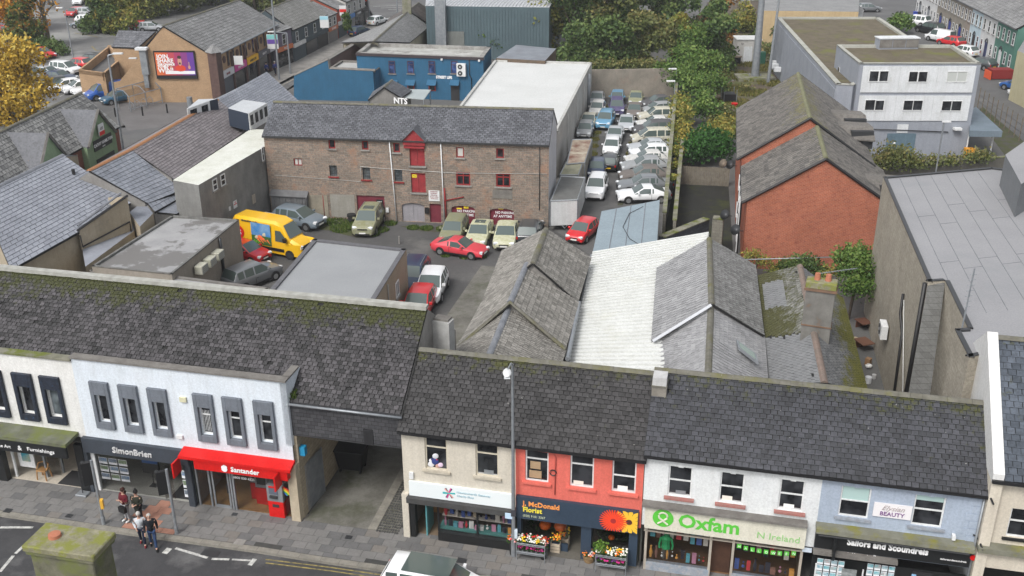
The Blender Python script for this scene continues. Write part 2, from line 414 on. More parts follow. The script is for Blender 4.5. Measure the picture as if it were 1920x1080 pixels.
def roofslab(pts,mat,parent,th=.12,name='roof'):
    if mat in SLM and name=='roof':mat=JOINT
    if len(pts)!=4:return MB().hull(pts,th).build(name,mat,parent)
    q=[Vc(p)for p in pts];mb=MB();n=6;dn=Vc((0,0,th));V=[bil(q,i/n,j/n)for j in range(n+1)for i in range(n+1)];m=n+1
    K=[(j*m+i,j*m+i+1,(j+1)*m+i+1,(j+1)*m+i)for j in range(n)for i in range(n)]
    mb.add(V,K);mb.add([v-dn for v in V],[k[::-1]for k in K])
    for a,b in zip(q,q[1:]+q[:1]):mb.quad(a,a-dn,b-dn,b)
    return mb.build(name,mat,parent)
def ridge(p,q,mat,parent,r=.13,step=.45,name='ridge_tile',singles=40):
    p=Vc(p);q=Vc(q);L=(q-p).length;n=max(1,round(L/step));d=(q-p)/n
    side=d.cross(Vc((0,0,1))).normalized();up=side.cross(d).normalized();me=None
    key=('ridge',round(d.length,2),r,mat.name)
    if key not in _sl:
        mb=MB();l=d.length*.985;mb.rn=.5
        prof=[(-r*1.35,-r*.55),(-r*.75,r*.1),(0,r*.4),(r*.75,r*.1),(r*1.35,-r*.55)]
        vs=[(0,a,b)for a,b in prof]+[(l,a,b*.93)for a,b in prof]
        mb.add(vs,[(i,i+1,6+i,5+i)for i in range(4)]+[(4,3,2,1,0),(5,6,7,8,9)]);_sl[key]=mb.mesh('ridge_tile',mat)
    me=_sl[key]
    for i in range(n):
        M=Matrix((d.normalized(),side,up)).transposed().to_4x4();M.translation=p+d*i+Vc((0,0,.06+random.uniform(0,.012)))
        inst(name,me,M,parent)
def text(parent,s,fr,x,z,size,mat,y=-.03,ext=.01,align='LEFT',bold=0,sx=1.0,shear=0,name='lettering',world=None,label=None):
    cu=bpy.data.curves.new('txt','FONT');cu.body=s;cu.size=size;cu.extrude=ext;cu.offset=bold;cu.align_x=align;cu.shear=shear;cu.resolution_u=2
    o=bpy.data.objects.new('txt',cu)
    me=bpy.data.meshes.new_from_object(o);bpy.data.objects.remove(o);me.materials.clear();me.materials.append(mat)
    if world is None:
        M=Matrix((fr.u*sx,Vc((0,0,1)),-fr.n)).transposed().to_4x4();M.translation=fr.w(x,y,z)
    else:M=world
    r=inst(name,me,M,parent)
    if label:r['label']=label
    return r
def pipe(parent,pts,r,mat,name='pipe',n=6):return MB().tube(pts,r,n).build(name,mat,parent,smooth=True)
def grassy(name,label,region,n,mat,hmax=.25,w=.05,zb=0.0,parent=None,cat='grass',seed=1):
    """blades over a set of blobs region=[(x,y,r)]"""
    rnd=Rnd(seed);mb=MB()
    for _ in range(n):
        x,y,r=rnd.choice(region);a=rnd.uniform(0,2*pi);q=r*sqrt(rnd.random());px_,py_=x+q*cos(a),y+q*sin(a)
        h=hmax*rnd.uniform(.4,1);th=rnd.uniform(0,pi);dx,dy=w*cos(th),w*sin(th);lx,ly=rnd.uniform(-.1,.1),rnd.uniform(-.1,.1)
        mb.rn=rnd.random();mb.add([(px_-dx,py_-dy,zb),(px_+dx,py_+dy,zb),(px_+dx*.4+lx,py_+dy*.4+ly,zb+h),(px_-dx*.4+lx,py_-dy*.4+ly,zb+h)],[(0,1,2,3)])
    return mb.build(name,mat,parent,label if parent is None else None,cat if parent is None else None,kind='stuff')
def leaves(mb,blobs,n,size,rnd,shell=.55,flat_=.8):
    tot=sum(b[3]**2 for b in blobs)
    for(x,y,z,r)in blobs:
        k=int(n*r*r/tot)
        for _ in range(k):
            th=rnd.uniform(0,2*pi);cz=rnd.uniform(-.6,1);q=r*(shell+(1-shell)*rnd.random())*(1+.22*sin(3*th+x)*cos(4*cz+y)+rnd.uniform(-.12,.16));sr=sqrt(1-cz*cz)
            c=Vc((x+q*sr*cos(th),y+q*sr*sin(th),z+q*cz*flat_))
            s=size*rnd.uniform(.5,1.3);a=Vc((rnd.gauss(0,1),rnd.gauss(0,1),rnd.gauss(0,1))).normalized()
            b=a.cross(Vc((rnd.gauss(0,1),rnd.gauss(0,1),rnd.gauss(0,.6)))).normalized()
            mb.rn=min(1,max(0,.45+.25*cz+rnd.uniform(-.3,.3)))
            mb.add([c-a*s,c-b*s*.6,c+a*s,c+b*s*.6],[(0,1,2,3)])
def tree(name,label,base,h,blobs,n,size,mat,bark,group=None,tr=.25,limbs=6,seed=1,cat='tree',bare=0,lean=(0,0)):
    """blobs relative to base: (dx,dy,z,r)"""
    rnd=Rnd(seed);b=Vc((base[0],base[1],0));t=thing(name,label,cat,b,0,group)
    mb=MB();top=b+Vc((lean[0],lean[1],h*.75))
    mb.tube([b,b*.7+top*.3+Vc((rnd.uniform(-.2,.2),0,0)),b*.35+top*.65,top],tr,7,True,[tr,tr*.8,tr*.55,tr*.2])
    mb.build('trunk',bark,t,smooth=True)
    lm=MB()
    for i in range(limbs):
        bx=rnd.choice(blobs);s0=b.lerp(top,rnd.uniform(.2,.7));e=b+Vc((bx[0],bx[1],bx[2]))+Vc((rnd.uniform(-1,1),rnd.uniform(-1,1),rnd.uniform(-.5,.8)))*bx[3]*.6
        m_=(s0+e)/2+Vc((rnd.uniform(-.4,.4),rnd.uniform(-.4,.4),rnd.uniform(.1,.5)))
        lm.tube([s0,m_,e],tr*.3,5,False,[tr*.4,tr*.22,tr*.06])
        for _ in range(bare):
            e2=m_+Vc((rnd.uniform(-1,1),rnd.uniform(-1,1),rnd.uniform(.2,1.4)))*bx[3]*.8;lm.tube([m_.lerp(e,rnd.random()*.6),e2],tr*.1,3,False,[tr*.14,tr*.03])
    if lm.f:lm.build('limb',bark,t)
    if n:
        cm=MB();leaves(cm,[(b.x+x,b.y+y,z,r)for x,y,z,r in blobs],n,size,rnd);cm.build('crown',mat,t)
    return t
# cars
CT=dict(  # L, W, H, stations (x frac from nose, z top, top kind), glass set
    hatch=dict(L=4.0,W=1.75,H=1.47,cowl=.24,rf=.43,rr=.86,rb=.97,hood=.92,nose=.70,deck=.95,bp=.60,quarter=False),
    suv=dict(L=4.6,W=1.88,H=1.72,cowl=.25,rf=.41,rr=.90,rb=.975,hood=1.08,nose=.88,deck=1.1,bp=.58,quarter=True),
    saloon=dict(L=4.65,W=1.8,H=1.43,cowl=.27,rf=.43,rr=.71,rb=.84,hood=.90,nose=.68,deck=.98,bp=.565,quarter=False),
    estate=dict(L=4.65,W=1.8,H=1.47,cowl=.27,rf=.42,rr=.89,rb=.98,hood=.90,nose=.68,deck=1.0,bp=.58,quarter=True),
    coupe=dict(L=4.4,W=1.78,H=1.33,cowl=.30,rf=.47,rr=.66,rb=.88,hood=.84,nose=.62,deck=.92,bp=.62,quarter=False),
    mpv=dict(L=4.3,W=1.78,H=1.64,cowl=.17,rf=.37,rr=.90,rb=.98,hood=.98,nose=.74,deck=1.02,bp=.58,quarter=True),
    van=dict(L=4.7,W=1.9,H=1.9,cowl=.16,rf=.31,rr=.965,rb=.99,hood=1.1,nose=.82,deck=1.12,bp=.5,quarter=True),
    pickup=dict(L=4.9,W=1.82,H=1.74,cowl=.24,rf=.37,rr=.60,rb=.64,hood=1.06,nose=.9,deck=1.05,bp=.53,quarter=False),
)
def _car_shell(t,glassy_rear=True):
    p=CT[t];L,W_,H=p['L'],p['W'],p['H'];hw=W_/2
    st=[0,.012,.05,.13,p['cowl'],(p['cowl']+p['rf'])/2,p['rf'],p['bp']-.012,p['bp']+.012,(p['bp']+p['rr'])/2+.02,(p['bp']+p['rr'])/2+.045,p['rr'],(p['rr']+p['rb'])/2,p['rb'],.99,1.0]
    st=sorted(set(round(x,4)for x in st));secs=[]
    def topz(x):
        K=[(0,p['nose']-.12),(.012,p['nose']),(.05,p['nose']+.08),(.13,(p['nose']+p['hood'])/2+.06),(p['cowl'],p['hood']+.02),(p['rf'],H-.03),((p['rf']+p['rr'])/2,H),(p['rr'],H-.05),(p['rb'],p['deck']),(max(.99,p['rb']+.001),p['deck']-.03),(1.0,p['deck']-.12)]
        for(a,za),(b,zb)in zip(K,K[1:]):
            if a<=x<=b:return za+(zb-za)*(x-a)/max(1e-6,b-a)
        return K[-1][1]
    beltf=lambda x:min(topz(x)-.04,p['hood']-.04+(p['deck']-p['hood']+.03)*max(0,min(1,(x-p['cowl'])/(1-p['cowl']))))
    for x in st:
        zt=topz(x);zb=beltf(x);endt=min(1,min(x,1-x)/.07);w=hw*(.80+.20*endt**.5)*(1-.02*abs(2*x-1))
        cab=max(0,min(1,(zt-zb-.06)/(H-p['hood'])));wt=w*(.93-.16*cab);wg=w*(.95 if cab>.02 else.93)
        zlow=.22+.08*(1-endt)
        half=[(w*.86,zlow),(w*.97,zlow+.1),(w,zb-.28),(w*.985,zb-.05),(wg,zb),(wt,zt-.075*(1 if cab>.1 else.35)),(wt*.90,zt-.012),(wt*.45,zt+.006),(0,zt+.012)]
        secs.append((x,[(a,b)for a,b in half]+[(-a,b)for a,b in half[-2::-1]]))
    n=len(secs[0][1]);V=[];F=dict(body=[],windscreen=[],rear_window=[],side_window=[])
    for x,s in secs:
        for a,b in s:V.append((L*(.5-x),a,b))
    for i in range(len(secs)-1):
        x0,x1=secs[i][0],secs[i+1][0];xm=(x0+x1)/2
        for k in range(n-1):
            f=(i*n+k,i*n+k+1,(i+1)*n+k+1,(i+1)*n+k);g='body'
            if p['cowl']<=xm<=p['rf']and 6<=k<=9:g='windscreen'
            elif p['rr']<=xm<=p['rb']and 6<=k<=9:g='rear_window'
            elif k in(4,11)and p['cowl']+.04<xm<p['rr']:
                if abs(xm-p['bp'])<.013:g='body'
                elif(p['bp']+p['rr'])/2+.02<xm<(p['bp']+p['rr'])/2+.045:g='body'
                elif xm>(p['bp']+p['rr'])/2+.045 and t=='van':g='body'
                else:g='side_window'
            if t=='van' and xm>p['bp']+.02 and g=='side_window':g='body'
            F[g].append(f)
    F['body'].append(tuple(range(n)));b=(len(secs)-1)*n;F['body'].append(tuple(b+k for k in range(n-1,-1,-1)))
    F['body'].append(tuple(i*n for i in range(len(secs)-1,-1,-1))+tuple(i*n+n-1 for i in range(len(secs))))
    return V,F
_shell={}
def _comps(fs):
    out=[]
    for f in fs:
        hit=[c for c in out if any(set(f)&set(g)for g in c)]
        new=[f]+[g for c in hit for g in c];out=[c for c in out if c not in hit]+[new]
    return out
def _sub(V,F,name,mat,smooth=True):
    idx={};vs=[];fs=[]
    for f in F:
        g=[]
        for i in f:
            if i not in idx:idx[i]=len(vs);vs.append(V[i])
            g.append(idx[i])
        fs.append(tuple(g))
    mb=MB();mb.add(vs,fs);me=mb.mesh(name,mat,None,True)
    try:me.set_sharp_from_angle(angle=radians(48))
    except Exception:pass
    return me
CARGL=flat('car_window_glass',(.075,.10,.095),.08,0,.9)
LAMPW=flat('headlight_lens',(.75,.78,.8),.12,0,.8);LAMPR=flat('tail_light_lens',(.45,.01,.01),.2)
PLATEW=flat('white_plate',(.75,.75,.72),.4);PLATEY=flat('yellow_plate',(.8,.52,.03),.4)
def _shared(key,fn):
    if key not in _sl:_sl[key]=fn()
    return _sl[key]
def wheel_parts(root,L,W_,t,r=.32,fx=.19,rx=.80):
    M0=wmat(root)
    def ty():
        mb=MB();mb.tube([(0,-.11,0),(0,-.09,0),(0,.09,0),(0,.11,0)],r,18,True,[r*.9,r,r,r*.9]);return mb.mesh('tyre',RUB)
    def rm():
        mb=MB();mb.tube([(0,.1,0),(0,.118,0)],r*.62,14,True)
        return mb.mesh('rim',RIM)
    def ar():
        mb=MB();mb.tube([(0,-.05,0),(0,.0,0)],r*1.17,18,True);return mb.mesh('wheel_arch',BLACK)
    tm=_shared(('tyre',r),ty);rmm=_shared(('rim',r),rm);am=_shared(('arch',r),ar)
    for fxx in(fx,rx):
        for s in(1,-1):
            X_=L*(.5-fxx);R=Matrix.Identity(4)if s>0 else Matrix.Rotation(pi,4,'Z')
            w=inst('wheel',tm,M0@Matrix.Translation((X_,s*(W_/2-.085),r))@R,root)
            rr=bpy.data.objects.new('rim',rmm);COL.objects.link(rr);rr.parent=w
            inst('wheel_arch',am,M0@Matrix.Translation((X_,s*(W_/2+.004),r+.02))@R,root)
def box_me(name,size,mat,bev=0):
    def f():
        mb=MB();mb.box((0,0,0),size);return mb.mesh(name,mat)
    return _shared((name,size,mat.name),f)
def car(label,u,v,head,t='hatch',col=None,sc=1.0,group=None,plates=True,roof=None,z=0.0,at=None,rails=False,sun=False,flip=False,name='parked_car',bonnet=None):
    p=CT[t];L,W_,H=p['L'],p['W'],p['H'];g=at or G(u,v,0)
    cat='van' if t=='van' else 'car'
    root=bpy.data.objects.new(name,None);COL.objects.link(root);tag(root,label,cat,group)
    root.location=(g[0],g[1],z);root.rotation_euler=(0,0,radians(head));root.scale=(sc,)*3;root.empty_display_size=.3
    ROOTM[root]=Matrix.Identity(4)  # parts below are placed in the car's own axes
    col=col or WHITE;key=(t,col.name)
    if key not in _shell:
        V,F=_car_shell(t);_shell[key]=[(k,_sub(V,g,k,col if k=='body' else CARGL))for k,f in F.items()if f for g in(_comps(f)if k=='side_window' else[f])]
    for k,me in _shell[key]:inst(k,me,Matrix.Identity(4),root)
    wheel_parts(root,L,W_,t,.34 if t in('suv','pickup','van')else.31)
    T=lambda x,y,z_:Matrix.Translation((x,y,z_))
    zn=p['nose']
    for s in(1,-1):
        inst('headlight',box_me('headlight',(.22,.36,.13),LAMPW),T(L*.472,s*W_*.335,zn-.015)@Matrix.Rotation(-s*.35,4,'Z')@Matrix.Rotation(.25,4,'Y'),root)
        inst('tail_light',box_me('tail_light',(.10,.26,.2),LAMPR),T(-L*.487,s*W_*.36,p['deck']-.22)@Matrix.Rotation(s*.3,4,'Z'),root)
        inst('wing_mirror',box_me('wing_mirror',(.13,.2,.14),col),T(L*(.5-p['cowl']-.075),s*(W_/2+.06),p['hood']+.09),root)
    inst('grille',box_me('grille',(.06,W_*.42,.13),BLACK),T(L*.5-.03,0,zn-.14),root)
    inst('lower_grille',box_me('lower_grille',(.06,W_*.62,.14),BLACK),T(L*.5-.015,0,.34),root)
    inst('bumper',box_me('bumper',(.08,W_*.74,.1),col),T(-L*.5+.005,0,.42),root)
    if plates:
        inst('number_plate',box_me('number_plate',(.015,.52,.11),PLATEW),T(L*.5+.025,0,.46),root)
        inst('number_plate',box_me('number_plate',(.015,.52,.11),PLATEY),T(-L*.5-.042,0,.52),root)
    inst('door_sill',box_me('door_sill',(L*.46,.03,.13),BLACK),T(0,W_/2-.015,.30),root);inst('door_sill',box_me('door_sill',(L*.46,.03,.13),BLACK),T(0,-W_/2+.015,.30),root)
    for s in(1,-1):
        inst('door_seam',box_me('door_seam',(.018,.012,.52),BLACK),T(L*(.5-p['bp']),s*(W_/2+.0),.62),root);inst('door_handle',box_me('door_handle',(.16,.02,.035),BLACK),T(L*(.5-p['bp']+.035),s*(W_/2+.002),.8),root)
    if rails:
        for s in(1,-1):
            def rl():
                mb=MB();x0,x1=L*(.5-p['rf']-.03),L*(.5-p['rr']+.02);y=W_*.36
                mb.tube([(x0,0,0),(x0-.1,0,.07),(x1+.1,0,.07),(x1,0,0)],.02,5);return mb.mesh('roof_rail',GREYM)
            inst('roof_rail',_shared(('rail',t),rl),T(0,s*W_*.345,H-.05),root)
    if sun:inst('sunroof',box_me('sunroof',(.75,.85,.02),CARGL),T(L*(.5-p['rf']-.16),0,H-.002),root)
    return root
def C(name,c,dirt=None,dcov=.5):return paint(name,c,dirt=dirt,dcov=dcov)
ALG=(.20,.20,.09);DUST=(.22,.21,.19)
cWHITE=C('white_car_paint',(.78,.79,.8));cSILV=C('silver_car_paint',(.42,.44,.46));cDGREY=C('dark_grey_car_paint',(.05,.055,.06));cBLACK=C('black_car_paint',(.012,.013,.016))
cRED=C('red_car_paint',(.58,.015,.02));cNAVY=C('navy_car_paint',(.015,.03,.075));cBLUE=C('blue_car_paint',(.02,.10,.33));cLBLUE=C('light_blue_car_paint',(.12,.30,.46))
cCREAM=C('dusty_cream_car_paint',(.55,.53,.43),DUST,.62);cGREY=C('mid_grey_car_paint',(.16,.17,.18));cSTEEL=C('steel_grey_car_paint',(.17,.21,.245))
cDSILV=C('dusty_silver_car_paint',(.30,.32,.34),DUST,.62);cDDARK=C('dusty_dark_car_paint',(.05,.05,.06),DUST,.70);cDWHITE=C('dusty_white_car_paint',(.62,.62,.6),DUST,.66)
cALG=C('algae_covered_silver_paint',(.32,.33,.28),ALG,.42);cALGW=C('algae_covered_white_paint',(.6,.6,.5),(.34,.34,.17),.47);cALGD=C('algae_covered_green_grey_paint',(.22,.23,.2),ALG,.45)
cPURP=C('purple_car_paint',(.05,.04,.14),DUST,.72);cBRNZ=C('dusty_bronze_car_paint',(.13,.11,.10),DUST,.70);cTEAL=C('petrol_blue_car_paint',(.03,.11,.19));cFRED=C('faded_red_car_paint',(.62,.05,.07))

# people
SKIN=surf('skin',(.52,.33,.25),(.45,.27,.20),5,.6,0)
def skinmesh(name,joints,edges,mat,parent,root=0,sub=1):
    """joints: list of (x,y,z,r) or (x,y,z,rx,ry)"""
    me=bpy.data.meshes.new(name);me.from_pydata([j[:3]for j in joints],edges,[]);me.materials.append(mat)
    o=bpy.data.objects.new(name,me);COL.objects.link(o)
    o.modifiers.new('skin','SKIN');m2=o.modifiers.new('sub','SUBSURF');m2.levels=m2.render_levels=sub
    for v_,j in zip(me.skin_vertices[0].data,joints):
        v_.radius=(j[3],j[4]if len(j)>4 else j[3]);v_.use_root=False
    me.skin_vertices[0].data[root].use_root=True
    dg=bpy.context.evaluated_depsgraph_get();dg.update()
    m=bpy.data.meshes.new_from_object(o.evaluated_get(dg));m.materials.clear();m.materials.append(mat)
    for pl in m.polygons:pl.use_smooth=True
    bpy.data.objects.remove(o);q=bpy.data.objects.new(name,m);COL.objects.link(q);q.parent=parent;return q
def person(label,at,head,h=1.68,top=None,legs=None,shoes=None,hair=None,hairlen=0.0,step=.0,arms='hang',coat=0.0,bag=None,sc=1.0,bun=False,hood=None,skirt=False,group='pedestrians',bald=False,look=0.0):
    k=h/1.75;root=bpy.data.objects.new('person',None);COL.objects.link(root);tag(root,label,'person',group)
    root.location=at;root.rotation_euler=(0,0,radians(head));root.scale=(sc,)*3;root.empty_display_size=.3;ROOTM[root]=Matrix.Identity(4)
    S=lambda x,y,z,*r:tuple([x*k,y*k,z*k]+[q*k for q in r])
    # x = forward, y = left
    J=[S(0,0,.95,.135,.10),S(0,0,1.12,.12,.095),S(0,0,1.32,.155,.105),S(0,0,1.46,.08,.07),S(.005,0,1.52,.052),S(.02,0,1.60,.082,.075),S(.02,0,1.70,.075,.07)]
    E_=[(0,1),(1,2),(2,3),(3,4),(4,5),(5,6)];A={}
    for s,ph in((1,1),(-1,-1)):
        f=step*ph;b=len(J)
        J+=[S(.0,s*.09,.88,.09),S(f*.35+.02,s*.095,.50,.06),S(f*.75-.02,s*.1,.10,.042),S(f*.75+.13,s*.115,.04,.035)]
        E_+=[(0,b),(b,b+1),(b+1,b+2),(b+2,b+3)];A['leg%d'%s]=J[b:b+4]
        if arms=='hang' or(arms=='one' and s<0):sh,el,wr=(0,.2,1.40),(-.03-f*.1,.25,1.12),(.06-f*.2,.26,.88)
        elif arms=='phone' or arms=='one':sh,el,wr=(0,.2,1.40),(-.02,.24,1.13),(.26,.08,1.15)
        elif arms=='fold':sh,el,wr=(0,.2,1.40),(.04,.25,1.14),(.22,-.06,1.2)
        elif arms=='pocket':sh,el,wr=(0,.2,1.40),(-.08,.27,1.14),(.1,.18,.97)
        b=len(J);P3=[S(sh[0],s*sh[1],sh[2],.06),S(el[0],s*el[1],el[2],.042),S(wr[0],s*wr[1],wr[2],.03)]
        J+=P3;E_+=[(2,b),(b,b+1),(b+1,b+2)];A['arm%d'%s]=P3
        d=(Vc(P3[2][:3])-Vc(P3[1][:3])).normalized();wv=Vc(P3[2][:3]);side=d.cross(Vc((1,0,0))if abs(d.x)<.8 else Vc((0,0,1))).normalized()
        pm=wv+d*.07*k;b2=len(J);J.append((pm.x,pm.y,pm.z,.032*k,.02*k));E_.append((b+2,b2))
        curl=d.cross(side).normalized()
        for q,(o_,l_)in enumerate(((-.028,.062),(-.01,.072),(.01,.068),(.028,.054))):
            a1=pm+d*.04*k+side*o_*k;a2=a1+(d*.75+curl*.5).normalized()*l_*k*.5;a3=a2+(d*.3+curl).normalized()*l_*k*.45;b3=len(J)
            J+=[(*a1,.009*k),(*a2,.0085*k),(*a3,.007*k)];E_+=[(b2,b3),(b3,b3+1),(b3+1,b3+2)]
        th=wv+d*.03*k+side*.035*k*s+curl*.015*k;th2=th+(d*.7+side*.5*s+curl*.3).normalized()*.045*k;b3=len(J)
        J+=[(*th,.011*k),(*th2,.009*k)];E_+=[(b+2,b3),(b3,b3+1)]
    skinmesh('body',J,E_,SKIN,root)
    # jacket
    z0=.86-coat;hwid=.165+(.05 if coat>.3 else 0)
    TJ=[S(0,0,z0,hwid,hwid*.78),S(0,0,1.05,.155,.125),S(0,0,1.18,.15,.12),S(0,0,1.34,.175,.125),S(0,0,1.455,.095,.085)]
    TE=[(0,1),(1,2),(2,3),(3,4)]
    for s in(1,-1):
        a=A['arm%d'%s];b=len(TJ);TJ+=[(a[0][0],a[0][1],a[0][2],.078*k),(a[1][0],a[1][1],a[1][2],.062*k),(a[2][0]*.97+a[1][0]*.03,a[2][1]*.97+a[1][1]*.03,a[2][2]*.97+a[1][2]*.03,.044*k)]
        TE+=[(3,b),(b,b+1),(b+1,b+2)]
    skinmesh('jacket',TJ,TE,top,root,2)
    LJ=[S(0,0,.93,.148,.118)];LE=[]
    for s in(1,-1):
        a=A['leg%d'%s];b=len(LJ);LJ+=[tuple(a[0][:3])+(.1*k,),tuple(a[1][:3])+(.075*k,),(a[2][0],a[2][1],a[2][2]-.01,.062*k)];LE+=[(0,b),(b,b+1),(b+1,b+2)]
    skinmesh('trousers',LJ,LE,legs,root,0)
    for s in(1,-1):
        a=A['leg%d'%s];mb=MB();mb.ball((a[3][0]-.03*k,a[3][1],.05),.09*k,8,5,(1.5,.55,.5));mb.build('shoe',shoes,root,local=True,smooth=True)
    hm=MB();hc=S(.02,0,1.665)
    if not bald:hm.ball((hc[0]-.028*k,0,hc[2]+.028*k),.115*k,12,8,(1.0,.92,1.02))
    else:hm.ball((hc[0]-.05*k,0,hc[2]-.01*k),.105*k,12,8,(.85,.93,.8))
    if hairlen:hm.tube([(hc[0]-.06*k,0,hc[2]),(hc[0]-.09*k,0,hc[2]-hairlen*.5),(hc[0]-.07*k,0,hc[2]-hairlen)],.1*k,8,True,[.1*k,.11*k,.06*k])
    if bun:hm.ball((hc[0]-.03*k,0,hc[2]+.16*k),.05*k)
    hm.build('hair',hood or hair,root,local=True,smooth=True)
    fm=MB();fm.tube([(.02*k+.078*k,0,1.66*k),(.02*k+.108*k,0,1.63*k)],.014*k,5,True,[.008*k,.017*k]);fm.build('nose',SKIN,root,local=True)
    for s in(1,-1):
        em=MB();em.ball((.094*k,s*.032*k,1.665*k),.011*k,6,4);em.build('eye',BLACK,root,local=True)
        em=MB();em.ball((.01*k,s*.092*k,1.65*k),.028*k,6,4,(.6,.4,1));em.build('ear',SKIN,root,local=True)
    mm=MB();mm.box((.097*k,0,1.60*k),(.012,.045*k,.012));mm.build('mouth',flat('lips',(.35,.1,.09),.5),root,local=True)
    return root
# ================================================================== GROUND
def sheet(name,pts,z,mat,kind='structure'):
    mb=MB();mb.poly([(p[0],p[1],z)for p in pts]);return mb.build(name,mat,kind=kind)
GROUNDM=surf('ground_tarmac',(.13,.128,.125),(.10,.10,.098),.15,.9,.2,fine=10,c=(.13,.13,.125),cov=(.5,.7),cscale=.1)
sheet('ground',[(-700,-100),(700,-100),(700,900),(-700,900)],0,GROUNDM)
FS=Fr(G(192,922),G(1206,1067))  # the front building line of the street
# front street: pavement top is z=0 ; the carriageway is one kerb lower
KX=[(-260,940),(0,965),(240,1000),(480,1033),(600,1052),(740,1072),(960,1092),(1300,1125),(1900,1185)]
KERB=[G(a,b)for a,b in KX]
PAV=surf('pavement_concrete',(.17,.168,.165),(.13,.13,.13),1.2,.8,.2)
ROADZ=-.12
# replace ground near the street by a lower carriageway: ground sheet is cut by building it in pieces
bpy.data.objects.remove(bpy.data.objects['ground'])
gk=[(-700,KERB[0].y+120)]+[(p.x,p.y)for p in KERB]+[(700,KERB[-1].y-120)]
sheet('ground',gk+[(700,900),(-700,900)],0,GROUNDM)
WETR=surf('street_asphalt',(.062,.062,.065),(.036,.036,.039),.5,.7,.35,fine=26,c=(.14,.14,.14),cov=(.5,.72),cscale=.5)
sheet('road',[(-700,-100),(700,-100),(700,KERB[-1].y-120)]+[(p.x,p.y)for p in reversed(KERB)]+[(-700,KERB[0].y+120)],ROADZ,WETR)
# kerb stones
kst=thing('kerb',None,None,KERB[3],0,None,'structure');KSM=surf('kerb_stone',(.27,.255,.22),(.20,.19,.165),2,.85,.25)
for a,b in zip(KERB,KERB[1:]):
    L=(b-a).length;n=max(1,round(L/.9));d=(b-a)/n;sd=Vc((-d.y,d.x,0)).normalized()
    for i in range(n):
        p=a+d*i;q=p+d*.985;mb=MB()
        mb.hull([p+Vc((0,0,.012)),q+Vc((0,0,.012)),q+sd*.28+Vc((0,0,.01)),p+sd*.28+Vc((0,0,.01))],.14);mb.build('kerb_stone',KSM,kst)
# pavement slabs
pv=thing('pavement',None,None,FS.w(5,-1,0),FS.ang,None,'structure')
pb=MB();fl=[FS.w(-14,0.6,.003),FS.w(46,0.6,.003)]
pb.poly([fl[0]]+[Vc((p.x,p.y,.003))for p in KERB]+[fl[1]]);pb.build('bedding',surf('pavement_joint',(.07,.07,.065),(.05,.05,.05),3,.9,.1),pv)
PVM=[surf('paving_grey',(.205,.20,.195),(.17,.167,.162),1.5,.75,.15),surf('paving_dark',(.15,.148,.148),(.13,.13,.13),1.5,.7,.15),surf('paving_brown',(.20,.186,.17),(.175,.163,.15),1.5,.75,.15)]
TACT=surf('tactile_paving',(.42,.22,.16),(.34,.175,.125),3,.8,.15)
def kerby(x):  # distance of kerb in front of the building line
    for a,b in zip(KERB,KERB[1:]):
        xa=(a-FS.A).dot(FS.u);xb=(b-FS.A).dot(FS.u)
        if xa<=x<=xb:
            ya=(a-FS.A).dot(FS.n);yb=(b-FS.A).dot(FS.n);return ya+(yb-ya)*(x-xa)/(xb-xa)
    return-3
rn=Rnd(4);cnt=0;big=MB();bigd=MB();bigb=MB()
x=-5.0
cells=[]
row_h=.46
TP=[FS.px(*p)for p in()]
def gx(u,v):g=G(u,v);return((g-FS.A).dot(FS.u),(g-FS.A).dot(FS.n))
t1=gx(208,997);t2=gx(236,935);t3=gx(295,942);t4=gx(275,985);t5=gx(325,988);t6=gx(305,1008)
for j in range(-12,2):
    yy=j*row_h;xo=(j%2)*.3
    for i in range(0,70):
        w=.62;cx=-6+xo+i*w
        kk=kerby(cx+w/2)+.3
        if yy<kk-.2 or yy>.45:continue
        y0=max(yy,kk);y1=yy+row_h
        if y1-y0<.05:continue
        d=(FS.w(cx,yy,0)-CAM).length
        u_,v_=proj(FS.w(cx,yy,0))
        intact=(t1[0]<cx+w/2<t5[0]+.05 and yy+row_h/2<t4[1])or(t1[0]+.25+(yy-t1[1])*.25<cx+w/2<t4[0]+.35 and yy+row_h/2<t2[1]+.1)
        vis=-30<u_<1300 and v_<1100
        cells.append((not vis,d,cx,y0,y1,w,intact))
cells.sort();nsing=0
for vis,d,cx,y0,y1,w,intact in cells:
    r_=rn.random();k=0 if r_<.66 else(1 if r_<.9 else 2);z=.012+rn.uniform(0,.006)
    mat=TACT if intact else PVM[k]
    pts=[FS.w(cx+.008,y0+.008,z),FS.w(cx+w-.008,y0+.008,z),FS.w(cx+w-.008,y1-.008,z),FS.w(cx+.008,y1-.008,z)]
    if nsing<300 and not vis:
        mb=MB();mb.hull(pts,.03);mb.build('paving_slab',mat,pv);nsing+=1
    else:
        (bigd if k==1 else big).hull(pts,.03)
big.build('paving',PVM[0],pv,kind='stuff')
if bigd.f:bigd.build('paving',PVM[1],pv,kind='stuff')
